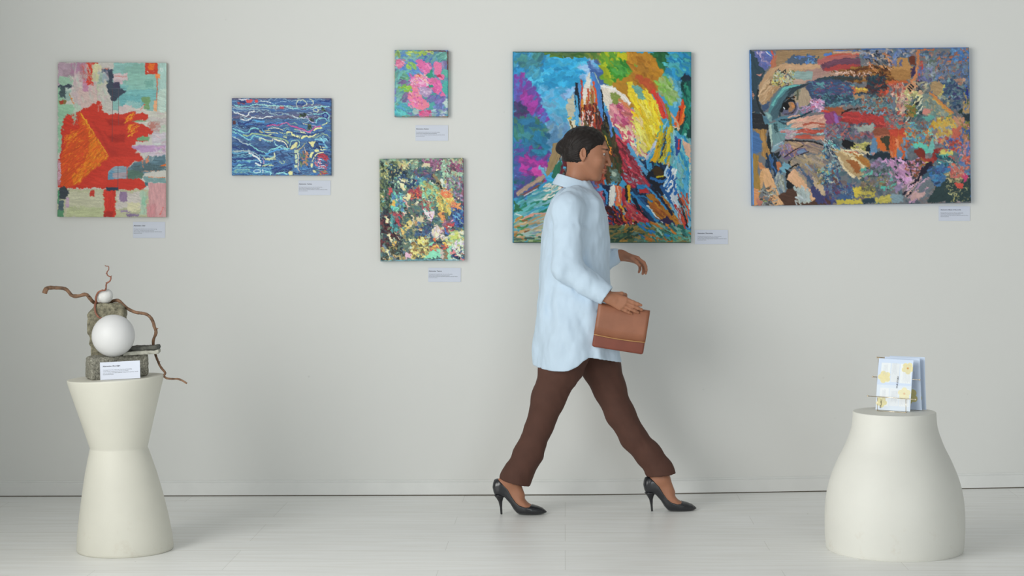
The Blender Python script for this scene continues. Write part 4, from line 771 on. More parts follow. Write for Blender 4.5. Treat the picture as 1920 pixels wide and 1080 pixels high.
    # blue band behind the eye
    P('3A4A6A', [(370, 250), (430, 215), (560, 215), (650, 240), (655, 350), (560, 370), (470, 370), (400, 330), (380, 290)], r=5, ang=0)
    R([(390, 220), (650, 240), (655, 310), (420, 320)], 130, ['3A5A88', '4A4A7A', '3E6A80', '6A4A70', '3A4A78', '5A8A94', '8A4A54'], ang=.1, ln=(14, 34), w=(4, 9), ja=.4)
    R([(440, 310), (690, 300), (690, 370), (470, 370)], 110, ['3E6A78', '4A7A88', '2A4A58', '5A8A94', '2E3E50'], ang=.1, w=(5, 10)); P('5A9AA0', [(430, 235), (470, 225), (480, 245), (440, 250)], r=4)
    # eye
    P('A8947C', [(300, 275), (360, 255), (395, 310), (405, 330), (370, 370), (320, 380), (290, 320)], r=4, ang=1.3); P('7A8070', [(290, 270), (340, 260), (330, 300), (300, 320)], r=5, dry=.1); S('5A5A48', [(320, 265), (318, 330)], 11)
    P('2A3A44', [(270, 260), (330, 240), (400, 235), (330, 265), (280, 300), (240, 340), (220, 380), (215, 440), (180, 400), (220, 320)], r=3, ang=-.9)
    P('4A8088', [(165, 330), (220, 262), (290, 240), (345, 240), (270, 262), (230, 310), (195, 370), (150, 410), (140, 400)], r=3, ang=-.9); P('62B0AC', [(230, 258), (290, 243), (345, 242), (300, 252), (240, 270), (190, 330), (170, 370), (160, 360)], r=2, ang=-.6); P('3E5C68', [(205, 330), (245, 290), (280, 270), (230, 340), (205, 400), (195, 440), (165, 455), (140, 440), (150, 410)], r=3, ang=-.9)
    P('6A9094', [(118, 405), (140, 400), (165, 430), (160, 465), (140, 455)], r=3); P('8AB0AC', [(128, 405), (148, 412), (155, 430), (140, 440)], r=2)
    P('14181C', [(212, 400), (225, 355), (262, 325), (300, 330), (310, 380), (300, 410), (250, 420)], r=2); P('5A5A74', [(250, 350), (290, 340), (316, 360), (318, 395), (300, 418), (250, 425), (222, 415)], r=2, ang=.3)
    P('9A7454', [(262, 345), (290, 345), (300, 375), (285, 400), (262, 405)], r=2); P('C08048', [(278, 345), (296, 350), (298, 375), (282, 380)], r=2); P('0C0C10', [(228, 350), (258, 345), (268, 370), (258, 392), (236, 388)], r=2); S('DCE4EC', [(234, 378), (239, 384)], 8, r=.5); S('8A86A0', [(316, 350), (322, 390), (300, 425), (255, 432)], 9, r=1); S('3A2A28', [(300, 350), (306, 380), (292, 408), (240, 418)], 5, r=1)
    S('C87834', [(262, 325), (300, 312)], 5, dry=.2); S('1C1614', [(250, 320), (300, 318)], 6); S('1E2428', [(240, 345), (280, 320), (310, 300)], 5, r=1)
    P('4A7688', [(215, 430), (300, 425), (360, 395), (400, 380), (380, 410), (300, 440), (220, 470), (170, 450)], r=3, ang=-.3); R([(320, 385), (470, 340), (470, 400), (350, 410)], 60, ['B890B4', 'C8A0C4', '9A88B0', '6A88A0', 'A86A8A'], ang=-.3, w=(4, 8)); R([(380, 325), (470, 330), (465, 395), (410, 385)], 50, ['D0A0CC', 'C08AB8', 'D8B8D0', '8A6A90', 'B04A60'], ang=.5, w=(4, 9))
    S('1E3440', [(215, 450), (280, 450), (350, 425), (400, 400)], 9, r=1); P('2A4452', [(200, 455), (260, 470), (250, 495), (200, 480)], r=4)
    P('2E3A44', [(38, 330), (80, 330), (110, 400), (38, 410)], r=4); S('20282C', [(82, 270), (72, 320), (90, 390), (120, 420)], 10, r=1); P('B07C68', [(44, 270), (60, 300), (50, 330)], r=3, dry=.3); P('3A5070', [(100, 360), (150, 340), (140, 380), (110, 400)], r=4)
    S('B8A088', [(38, 410), (60, 402)], 3)
    # nose
    P('26282C', [(38, 408), (105, 415), (140, 470), (140, 510), (38, 498)], r=2, ang=0); S('4A4A46', [(42, 440), (110, 445)], 2.5, r=1, dry=.3); S('4A4A46', [(42, 465), (120, 470)], 2.5, r=1, dry=.3)
    P('5E8C94', [(105, 418), (150, 470), (190, 460), (250, 480), (300, 470), (300, 520), (260, 560), (180, 570), (150, 550), (140, 480)], r=3, ang=1.4); P('A8C0B4', [(142, 480), (160, 478), (165, 560), (160, 620), (150, 560)], r=2, ang=1.5); P('4A7488', [(105, 418), (130, 430), (150, 465), (120, 475)], r=2)
    P('6A8C90', [(165, 480), (220, 500), (240, 560), (200, 600), (175, 620), (160, 560)], r=4, ang=1.2); P('7A9AA8', [(170, 600), (215, 575), (245, 590), (245, 600), (200, 620), (170, 640), (158, 635)], r=2, ang=-.5); S('B8C8D0', [(180, 600), (225, 580)], 6); P('2E4A50', [(170, 470), (190, 470), (200, 520), (180, 530)], r=4, dry=.2)
    P('1C2428', [(138, 520), (150, 560), (155, 640), (180, 650), (250, 605), (235, 640), (200, 680), (150, 670), (128, 600)], r=3)
    # cheek: flesh and red strokes
    P('C49484', [(270, 490), (340, 450), (420, 420), (470, 420), (495, 440), (495, 500), (400, 490), (300, 500)], r=5, ang=-.25, var=.1); D([(290, 430), (495, 500)], 22, ['CC9C88', 'C88A7A', 'D4A890'], (50, 110), (9, 17), -.25, .12); S('A8503C', [(350, 480), (420, 465), (480, 482)], 11, dry=.1); S('B05A48', [(440, 490), (495, 498)], 9, dry=.1)
    P('6CA4B4', [(200, 500), (270, 490), (300, 520), (260, 535), (210, 530)], r=6, ang=0); D([(240, 500), (490, 530)], 26, ['74A8B0', 'A88A90', '5A8A98', '84B0B4'], (30, 80), (7, 13), 0, .15); D([(270, 510), (470, 525)], 12, ['B04A3C', 'B85A48'], (50, 120), (7, 12), -.03, .1)
    P('B8503E', [(280, 545), (380, 540), (470, 555), (480, 570), (380, 565), (290, 560)], r=4, ang=0); P('C07A64', [(390, 550), (480, 545), (470, 570), (420, 572)], r=4, ang=0); R([(250, 520), (300, 560)], 16, ['B898A8', 'A8A0A0'], ang=-.3)
    R([(480, 520), (560, 560)], 26, ['5AA0A8', '4A7A94', '8A7A9A'], ang=.5)
    # mouth area
    P('8E7A6A', [(240, 575), (330, 570), (400, 590), (440, 640), (430, 660), (360, 630), (300, 640), (230, 680), (210, 650)], r=4, ang=.4); D([(250, 580), (430, 640)], 20, ['B08E72', '9A8270', '7A6870', 'A88A68'], (50, 110), (6, 12), .35, .15); S('262428', [(240, 573), (330, 575), (400, 580), (460, 600)], 9, r=2)
    P('6A5A7C', [(200, 640), (280, 620), (360, 620), (375, 640), (300, 665), (240, 690), (225, 670)], r=3, ang=-.5); R([(205, 600), (300, 670)], 40, ['8A6A88', '7A7AA0', 'A88870', '5A5A84', 'B07A5A'], ang=.9, w=(4, 7)); S('2A2024', [(235, 672), (290, 630), (350, 605)], 6, r=2); P('6A84A4', [(305, 640), (350, 622), (370, 640), (320, 652)], r=3); S('1E2024', [(262, 700), (300, 668), (380, 640)], 5, r=2)
    P('9A8A7A', [(270, 690), (330, 665), (400, 655), (460, 690), (480, 740), (420, 760), (330, 720), (270, 740)], r=5, ang=.4); D([(290, 670), (480, 740)], 30, ['A89470', '8A8074', '9A8A80', 'B09A78'], (30, 80), (8, 16), .5, .3); S('B8904A', [(440, 660), (475, 670)], 6); S('B8A050', [(400, 740), (470, 745), (500, 735)], 6, dry=.1)
    S('1E1E20', [(262, 700), (260, 745), (300, 715), (330, 718)], 9, r=2)
    # figures lower left
    P('3E689C', [(46, 520), (80, 520), (100, 570), (96, 640), (46, 650)], r=4); P('A07840', [(48, 500), (128, 505), (130, 600), (150, 650), (130, 690), (100, 660), (105, 580), (80, 525)], r=5, ang=1.4, var=.25); P('9A7834', [(46, 650), (80, 660), (75, 760), (100, 840), (80, 900), (46, 860)], r=4, ang=1.5)
    P('3A5468', [(140, 680), (170, 660), (220, 700), (215, 770), (170, 770), (140, 730)], r=7); D([(130, 680), (200, 770)], 26, ['2A5C94', '1C2C40', '3A6AA0', '24384C'], (30, 80), (6, 13), 1.4, .2); P('B06A40', [(180, 700), (210, 700), (215, 740), (195, 755)], r=5); P('6AA0B4', [(205, 740), (230, 700), (270, 720), (240, 770), (215, 770)], r=6, dry=.1)
    P('6A7A84', [(180, 780), (240, 760), (260, 840), (200, 880), (160, 850)], r=9); D([(170, 780), (250, 880)], 44, ['8A9498', '6A7A84', 'A8B0A8', '5A7080', '7A8070'], (20, 44), (7, 14), 1.4, .5); P('16181C', [(240, 740), (262, 760), (270, 830), (310, 850), (280, 880), (245, 850)], r=7)
    P('D0A070', [(100, 740), (140, 735), (160, 780), (200, 900), (230, 950), (170, 960), (120, 850), (90, 780)], r=3, ang=1.2); P('C89864', [(90, 750), (110, 760), (100, 870), (90, 880), (84, 800)], r=3); P('CC8A58', [(46, 850), (80, 860), (75, 960), (50, 960)], r=4); P('C08050', [(75, 700), (100, 700), (120, 740), (90, 745)], r=5)
    P('4E3428', [(190, 900), (260, 860), (310, 850), (420, 920), (520, 960), (200, 966), (230, 950)], r=5, ang=.3, var=.15); P('D4A47C', [(250, 780), (290, 740), (330, 760), (370, 840), (415, 920), (400, 935), (340, 860), (290, 840), (258, 815)], r=3, ang=1.0, var=.1); for_f = [[(262, 790), (275, 760)], [(275, 780), (285, 748)], [(252, 805), (262, 780)]]
    for f in for_f: S('DCAA84', f, 11, r=1)
    P('A8B0A8', [(300, 860), (330, 845), (380, 900), (385, 940), (350, 950), (305, 930)], r=7); D([(300, 850), (380, 950)], 22, ['B8C0B8', '9AA8A8', 'ACB8BC'], (20, 44), (8, 15), 1.0, .5)
    P('3E5474', [(300, 730), (340, 720), (390, 780), (430, 840), (410, 870), (360, 800)], r=4, ang=1.0); P('3A3C68', [(380, 850), (420, 840), (490, 900), (540, 940), (430, 950), (400, 900)], r=5, ang=.9); P('BCA484', [(390, 800), (440, 780), (485, 860), (490, 890), (460, 900), (420, 860)], r=4, ang=1.1); D([(330, 720), (440, 800)], 24, ['9A8A74', '7A6A70', '6A7A90', '8A7A60'], (40, 90), (7, 14), 1.0, .2)
    D([(470, 760), (560, 940)], 44, ['4A3A68', '5A3A3A', '3A4A80', '6A4A44', '4A5A80'], (30, 70), (9, 18), 1.2, .4); R([(430, 740), (490, 830)], 26, ['A8904A', '6A6A4A', 'B0A870', '5A5A5A'], ang=-.6)
    P('B07060', [(60, 920), (90, 910), (110, 955), (80, 962)], r=5); R([(90, 850), (180, 960)], 50, ['7A8480', '5A5A50', '9AA0A0', '8A9A5A', '3A3A3A', 'B07A54'], w=(4, 9))
    # shell form in the middle
    R([(450, 570), (560, 850)], 110, ['3A6A8C', '2E4A6C', '5AB0B0', '4A80A0', '2A3A54', '8AA4A4', 'B8B0A0'], ang=.8, w=(4, 10)); D([(460, 560), (530, 660)], 20, ['1C2C40', 'D0D4D0', '6AC0BC'], (30, 60), (2, 4), .9, .3)
    P('16181C', [(580, 565), (650, 585), (655, 625), (600, 625), (578, 600)], r=3); P('B8B060', [(650, 590), (740, 595), (735, 615), (650, 612)], r=4, ang=0); D([(655, 590), (740, 640)], 12, ['C0B864', '8A8A44', 'A8A04C'], (30, 60), (5, 9), 0, .15); P('16202C', [(715, 610), (750, 605), (755, 680), (730, 685)], r=4)
    P('B09468', [(530, 650), (600, 632), (680, 650), (730, 700), (745, 720), (700, 790), (690, 810), (650, 790), (590, 740), (570, 690)], r=4, ang=.5); P('A87430', [(600, 640), (680, 650), (740, 700), (740, 740), (700, 720), (640, 680)], r=4, ang=.7, var=.15); P('9A5A28', [(600, 690), (650, 690), (690, 730), (680, 780), (650, 760)], r=4); D([(535, 635), (720, 660)], 8, ['D0BC94', 'C0A470', 'D8C8A0'], (60, 120), (6, 11), .35, .15)
    S('D8C49C', [(560, 680), (590, 740), (640, 790)], 16, r=3); S('D4C094', [(640, 680), (700, 720), (715, 770), (680, 805)], 16, r=3); S('A86A28', [(650, 660), (720, 710), (735, 740)], 12); S('B8402C', [(590, 640), (680, 650)], 4, dry=.2)
    # red field centre
    P('B03430', [(560, 420), (640, 405), (780, 412), (840, 470), (900, 500), (760, 480), (640, 475), (600, 440)], r=7, ang=.1, var=.14); D([(590, 405), (880, 500)], 60, ['B83430', 'A83030', 'C8443A', '9A3434'], (40, 100), (8, 17), .15, .15); P('9A5030', [(480, 380), (580, 378), (600, 400), (560, 420), (500, 400)], r=6, ang=0); S('2E2020', [(580, 415), (640, 385), (740, 390)], 12, dry=.1); P('8A3A6A', [(470, 410), (540, 400), (570, 440), (560, 480), (490, 490)], r=7, ang=1.0); P('8A5AA8', [(535, 410), (560, 430), (565, 490), (540, 500)], r=6, ang=1.4); S('C8402E', [(460, 400), (500, 405)], 13)
    R([(490, 480), (770, 560)], 160, ['6A5A74', '8A4A5A', '5A6A7A', '8A8084', '4A4A5C', 'A05A54', '7A6A80'], ang=.1); P('9AA49C', [(655, 490), (770, 485), (775, 525), (700, 525), (670, 520)], r=5, dry=.12)
    # upper centre textures
    P('B8863C', [(655, 262), (735, 258), (738, 290), (660, 295)], r=4); S('D8B83C', [(665, 270), (730, 272)], 14, dry=.1); S('C86A40', [(650, 262), (655, 300)], 12); S('1E2E44', [(660, 298), (740, 295)], 9); P('B08A64', [(650, 305), (710, 308), (715, 325), (655, 330)], r=4)
    P('223A48', [(735, 200), (840, 195), (850, 260), (830, 300), (745, 300), (740, 250)], r=8); R([(735, 190), (850, 310)], 70, ['2A4450', '1E3240', '4A2A30', '3A5058', '5A3A3A'], w=(5, 11))
    P('C05A2A', [(850, 222), (975, 225), (985, 240), (860, 245)], r=3, ang=0); P('B0402A', [(800, 290), (850, 285), (850, 320), (810, 340)], r=8, dry=.1); R([(790, 240), (860, 340)], 50, ['A83A30', '3A2A2E', '6A4A44', 'C85030', '2A3A44'])
    R([(690, 320), (880, 420)], 150, ['4A7080', '8A5A44', '5A8A8C', 'A84A38', '3A4A58', '9A8A6A', '6AA0A8', '7A9AB8'], w=(4, 9)); R([(880, 240), (960, 330)], 60, ['C86A5A', 'D0A89A', 'B8503A', 'C88A74', 'A83A30'], ang=1.5, w=(4, 9)); R([(900, 300), (990, 450)], 110, ['D0A090', 'C88070', 'D8B8A4', 'B87A70', 'C8C090'], ang=1.5, w=(4, 9)); P('6A7684', [(880, 320), (900, 310), (905, 400), (885, 410)], r=5); R([(840, 410), (980, 500)], 100, ['8A6A70', '5A8A88', '7A7A80', 'B04A40', '4A5A68', 'A87A6A'])
    # bottle neck / orange arc
    P('6A74A0', [(850, 90), (920, 95), (915, 135), (860, 140)], r=7); R([(700, 40), (1020, 100)], 110, ['5A74A8', '7A8AA8', '8A8A94', '4A5A7A', 'A89A94', '3A4A68'], ang=0, w=(5, 11))
    P('B8874C', [(915, 88), (975, 85), (985, 130), (1020, 150), (980, 175), (900, 180), (880, 140), (920, 135)], r=5, var=.1); P('5A6088', [(928, 95), (945, 105), (945, 135), (925, 135)], r=3); P('6A3424', [(985, 85), (1015, 75), (1025, 130), (990, 130)], r=4); P('3A2C54', [(955, 178), (1020, 140), (1020, 190), (995, 205)], r=3); P('A87840', [(860, 150), (1000, 160), (990, 220), (900, 215)], r=6, dry=.1, ang=0)
    D([(740, 60), (880, 170)], 40, ['C88A54', '1E2024', 'D0703A', '2A2A30', 'D8B8A0'], (16, 44), (3, 6), .75, .25)
    S('C87C4C', [(1040, 45), (1040, 120), (1025, 200), (985, 255)], 20, r=2); P('C89068', [(955, 262), (1010, 225), (1045, 255), (1000, 310), (975, 290)], r=4, var=.1); S('B83A34', [(1062, 110), (1050, 190), (1035, 240)], 17, dry=.05); R([(1000, 240), (1020, 280)], 0, ['000000'])
    for q in ([(995, 248), (1012, 262)], [(985, 258), (1003, 275)], [(977, 270), (992, 285)]): S('1A2024', q, 6, r=.5)
    S('C86030', [(1040, 45), (1140, 42)], 6); S('CC6A34', [(1155, 105), (1270, 48)], 6, r=1); S('CC6A34', [(1165, 60), (1165, 120), (1150, 160)], 7, r=1); S('C8643A', [(1160, 100), (1240, 85)], 5, r=1); S('C8643A', [(1165, 120), (1240, 112)], 5, r=1)
    # right blue grey field
    R([(1060, 60), (1345, 330)], 420, ['5A6A90', '6A7480', '4A5A74', '7A80A0', '3A5068', '8A7A78', '5A7AA8', '6A8A94', '9A6A5A'], w=(5, 12)); R([(1240, 35), (1345, 120)], 60, ['3A74B8', '5A88B8', '4A6A9A', 'A0604A'], w=(6, 12)); R([(1090, 90), (1140, 250)], 50, ['7A8A90', '6A7A78', '8A94A0', '5A6A60'], ang=1.5); R([(1040, 150), (1120, 240)], 34, ['6A70A0', '5A5A80', '7A84A8'], ang=1.3)
    P('A88A60', [(1110, 240), (1160, 225), (1200, 250), (1190, 300), (1150, 320), (1120, 290)], r=7, dry=.05); S('C8C060', [(1195, 245), (1190, 285), (1165, 315)], 8, dry=.1); R([(1190, 220), (1330, 400)], 170, ['3A5068', '4A6A78', '2E4A6A', '5A6A80', '3A3A6A', '6A8A90', '2A4060'], w=(5, 12)); R([(1265, 220), (1310, 250)], 14, ['B08A74', 'A87A68'])
    P('2A3A34', [(1265, 415), (1310, 385), (1300, 425)], r=3); P('26343C', [(1300, 425), (1345, 425), (1345, 500), (1320, 490)], r=5); P('B09060', [(1305, 350), (1345, 355), (1345, 420), (1305, 420)], r=5); D([(1315, 270), (1335, 400)], 24, ['1E2A7A', '3A6AC0', '3A5A34', 'A89060', '2A3A98'], (12, 34), (5, 9), 1.5, .3); S('3A80D0', [(1345, 60), (1350, 400), (1350, 940)], 8, r=1)
    # keys / diagonals
    P('26323A', [(1010, 300), (1040, 270), (1085, 310), (1060, 350), (1020, 340)], r=5); R([(1020, 230), (1100, 300)], 34, ['5A6A68', '2A2A34', '8A8A7A', 'B8B090', '3A3A4A']); R([(960, 290), (1060, 380)], 60, ['C8C080', 'B8B070', 'D8D0A0', '9A9A6A', 'C8A080']); D([(980, 340), (1080, 460)], 40, ['26343A', '4A7074', 'D0D0B8', '1A2428', '3A5A5C'], (40, 90), (3, 7), -.85, .1); R([(970, 370), (1020, 440)], 26, ['6A7A3A', 'A87A2C', '3A7A54', '8A6A34'])
    # yellow arc and fan
    P('7A8A84', [(1060, 300), (1110, 300), (1200, 400), (1240, 440), (1150, 460), (1060, 420)], r=6, ang=.7); R([(1070, 320), (1220, 430)], 60, ['8A9488', '6A8A84', '9AA08C', '7A8074', 'B0A070'], ang=.7); S('C87A3C', [(1105, 295), (1150, 330), (1190, 370), (1240, 415)], 11, r=2); S('C8903C', [(1130, 330), (1190, 385), (1235, 430)], 15, r=3, dry=.1); P('C8A02C', [(1240, 425), (1210, 440), (1150, 450), (1085, 490), (1110, 520), (1170, 500), (1235, 445)], r=5, ang=-.5)
    P('C88074', [(1060, 395), (1120, 400), (1100, 425), (1060, 430)], r=6); P('5AA098', [(1060, 440), (1130, 430), (1150, 445), (1080, 470)], r=6, dry=.1); P('C8A040', [(1180, 480), (1260, 450), (1285, 480), (1240, 550), (1200, 600), (1190, 560), (1150, 530)], r=7, ang=1.1, dry=.05); R([(1130, 450), (1290, 590)], 90, ['C8A848', '8A94A0', 'B8A060', '9AA4A8', 'C8B460', 'A87A54'], ang=.8); P('C0886A', [(1240, 440), (1320, 450), (1320, 500), (1280, 510)], r=8, dry=.1); S('4A7A6A', [(1180, 460), (1240, 430)], 5)
    P('C0604C', [(1240, 520), (1285, 500), (1295, 600), (1230, 600)], r=6, ang=1.4); R([(1290, 470), (1345, 620)], 60, ['7A7A3A', 'B87A5A', '3A5A9A', 'C08070', '9A6A4A'], ang=1.5); R([(1280, 600), (1345, 760)], 80, ['B06A70', '6A78B0', 'C08A80', '4A6AA8', 'A87A90'], ang=1.2)
    # orange strips
    P('C04028', [(860, 510), (995, 512), (1000, 545), (920, 560), (860, 550)], r=5, ang=0); P('8A4A34', [(760, 500), (860, 505), (870, 550), (770, 545)], r=6, dry=.1); P('B8684A', [(770, 545), (870, 545), (870, 600), (770, 600)], r=5)
    P('CC6420', [(795, 555), (870, 560), (865, 645), (800, 640), (780, 560)], r=3, ang=1.5); P('3A3A2C', [(805, 555), (865, 555), (862, 640), (845, 640), (830, 600), (815, 590)], r=3, ang=1.5); P('C85A20', [(868, 550), (970, 555), (965, 660), (920, 690), (865, 680)], r=4, ang=1.5); D([(868, 550), (985, 680)], 30, ['D06A24', 'C85020', 'B8401E', '5A84A8', 'D88050'], (30, 70), (5, 12), 1.5, .1); P('5A84A8', [(765, 560), (785, 560), (790, 665), (745, 665), (750, 600)], r=4, ang=1.5, dry=.05); P('6A90B0', [(945, 565), (958, 565), (955, 625), (942, 625)], r=2); P('5A7C9A', [(905, 625), (935, 640), (935, 690), (905, 690)], r=3); S('C08A84', [(760, 655), (790, 655)], 11)
    P('1E2E3A', [(795, 645), (865, 650), (870, 680), (990, 690), (960, 710), (790, 690), (740, 690), (735, 670)], r=4, ang=0)
    # turquoise and fan of knives
    R([(960, 480), (1120, 620)], 130, ['5AB0AC', 'B87A54', '4A8AB0', 'A86A3C', '6A9A98', 'C89040', '8A4A3A', '5A7AA8']); P('5AC0AC', [(1000, 600), (1060, 590), (1085, 620), (1110, 660), (1080, 660), (1050, 620), (1010, 625)], r=4, ang=.5); P('6AB4AC', [(1100, 610), (1125, 560), (1130, 620), (1150, 650), (1120, 680), (1095, 650)], r=4); P('7A2A20', [(1010, 640), (1045, 620), (1075, 660), (1080, 700), (1030, 680)], r=4); P('8A2A28', [(1115, 670), (1130, 640), (1165, 625), (1140, 700), (1110, 710)], r=4)
    P('A83A30', [(1050, 680), (1130, 690), (1120, 720), (1060, 710)], r=5); P('D0C468', [(1040, 700), (1070, 700), (1130, 730), (1110, 745), (1070, 730)], r=3); P('C8C060', [(1160, 640), (1230, 630), (1250, 660), (1190, 680), (1160, 670)], r=6); P('5AB0A4', [(1170, 665), (1240, 665), (1220, 690), (1170, 685)], r=5); D([(1150, 670), (1250, 740)], 26, ['1E4A58', '3A8A90', '16283A', '2A6A74', 'B8C8B8'], (24, 60), (5, 10), .5, .3); R([(1160, 560), (1300, 640)], 50, ['B85A4A', '3A5AA0', 'C88A5A', '5A6AA8', 'A83A34']); R([(1220, 680), (1340, 800)], 80, ['B04A40', '4A9AA0', '5A74A0', 'C86A54', '8AA8A8', '9A5A5A'])
    # pink cluster
    P('B884B0', [(810, 695), (880, 700), (900, 740), (980, 690), (1040, 720), (1000, 800), (980, 850), (940, 830), (900, 770), (830, 750)], r=8, ang=.7); D([(810, 695), (1050, 850)], 90, ['C890C0', 'B880B0', 'D0A0C8', 'A87AA0', '3A3A44', 'C898B4'], (20, 56), (6, 13), .9, .7); R([(960, 690), (1070, 790)], 50, ['8A4A3A', '4A3A44', 'B86A70', 'A0602C', 'C89A94', '3A4A4A'])
    P('8A7AA0', [(740, 720), (810, 680), (850, 760), (800, 800), (750, 770)], r=6, dry=.08, ang=.7); R([(740, 690), (860, 800)], 50, ['7A7A94', '8A6A8A', '5A6A74', '9A88A8', '6A5A6A'], ang=.6); R([(690, 740), (900, 880)], 130, ['5A6A6A', '6A6A7A', '4A5A5A', '5AB0A0', '7A7A6A', '8A7A94', '3A4A4A']); P('4AB0A0', [(800, 830), (835, 810), (830, 870), (810, 870)], r=5); P('8A7A9C', [(880, 860), (930, 830), (950, 860), (900, 890)], r=6)
    # lower right blue diagonal, signature corner
    P('221E30', [(940, 900), (1060, 740), (1110, 700), (1130, 740), (1050, 800), (970, 910)], r=5, ang=-.8); P('3A6A9A', [(1080, 760), (1180, 720), (1230, 790), (1150, 860), (1110, 850)], r=6, ang=-.7); P('3A5A6C', [(1060, 790), (1130, 740), (1140, 760), (1040, 860)], r=5, ang=-.7); R([(1100, 730), (1220, 840)], 50, ['2A6AA8', '3A4A7A', '3A84B0', '2A4A6A', '5A7A9A'], ang=-.7)
    P('6A747C', [(1030, 840), (1100, 810), (1130, 860), (1060, 930), (1000, 930)], r=6, ang=-.7); D([(960, 810), (1080, 940)], 24, ['B88AB0', 'C8A0B8', '6A6A7A', 'C09A90'], (40, 90), (5, 10), -.75, .15); P('C09A98', [(1000, 890), (1070, 890), (1050, 930), (980, 930)], r=6, dry=.15)
    P('2A3E40', [(1130, 870), (1230, 790), (1345, 790), (1350, 945), (1080, 950)], r=5, ang=-.6, var=.1); D([(1200, 790), (1345, 940)], 80, ['2E3E3C', '3A4A44', 'B8B070', '5A5A48', 'C8C08A'], (10, 30), (2, 5), -.3, .9); R([(1200, 780), (1310, 830)], 26, ['B8B080', '6A6A54', 'A89A70'], ang=-.3); P('C03A6A', [(1290, 760), (1330, 800), (1310, 830), (1290, 800)], r=5); P('C84A3C', [(1255, 840), (1300, 835), (1300, 870), (1260, 865)], r=5); R([(1220, 740), (1300, 800)], 30, ['C86A5A', 'B85A5A', 'C89080'])
    # yellow blocks, bottom
    P('3A5A84', [(530, 880), (660, 850), (650, 920), (540, 930)], r=6); R([(500, 830), (650, 920)], 60, ['3A5A8A', '5A6A84', '4A4A6A', '6A3A5A', '7A8A94'], ang=.2); P('B8A840', [(640, 855), (770, 850), (775, 910), (650, 915)], r=5, ang=0); R([(665, 855), (760, 905)], 40, ['7A7A4A', '6A6A5A', 'A89A44', '5A5A4A']); P('CCB438', [(640, 855), (690, 850), (690, 890), (650, 910)], r=5)
    P('C0B040', [(530, 928), (695, 926), (695, 955), (540, 958)], r=5, ang=0, var=.12); P('263A48', [(695, 920), (770, 915), (765, 952), (700, 955)], r=4); P('B8AC4C', [(770, 920), (860, 895), (870, 950), (775, 955)], r=5, ang=-.3, var=.15); P('7A94A0', [(860, 895), (930, 900), (940, 950), (870, 952)], r=6); S('4AB4AC', [(700, 840), (720, 845)], 9); R([(690, 800), (850, 850)], 30, ['8A7A54', '5A6A6A', '7A6A5A'])
    p.drag([(440, 100), (700, 100), (700, 960), (440, 960)], 3.5, 7); p.drag([(640, 36), (1350, 36), (1350, 960), (640, 960)], 5.5, 12, .95); p.drag([(640, 36), (1350, 36), (1350, 960), (640, 960)], 2.8, 5, .8); p.drag([(60, 40), (470, 40), (470, 960), (60, 960)], 1.6, 6); p.drag([(300, 690), (640, 690), (640, 960), (300, 960)], 5, 9)
    for q in ([(995, 248), (1012, 262)], [(985, 258), (1003, 275)], [(977, 270), (992, 285)]): S('1A2024', q, 6, r=.5)
    S('4A88D0', [(40, 60), (42, 400), (46, 950)], 8, r=1); S('8A6A4A', [(200, 38), (700, 36)], 5, dry=.2); S('3A6AB0', [(700, 36), (1340, 32)], 7, dry=.15)
    return p.finish()
# ================================================================ the room
def wallY(x): return 8.148 + .0155 * (x + 2.657)             # the gallery wall runs very slightly away to the right
WALL_ANG = math.atan(.0155)
def floorZ(x, y):                                             # the old floor rises a little into the right-hand corner
    t = max(0.0, min(1.0, (y - 7.3) / .95)); t = t * t * (3 - 2 * t)
    return t * .030 * max(0.0, (x - .1) / 2.1) ** 1.15

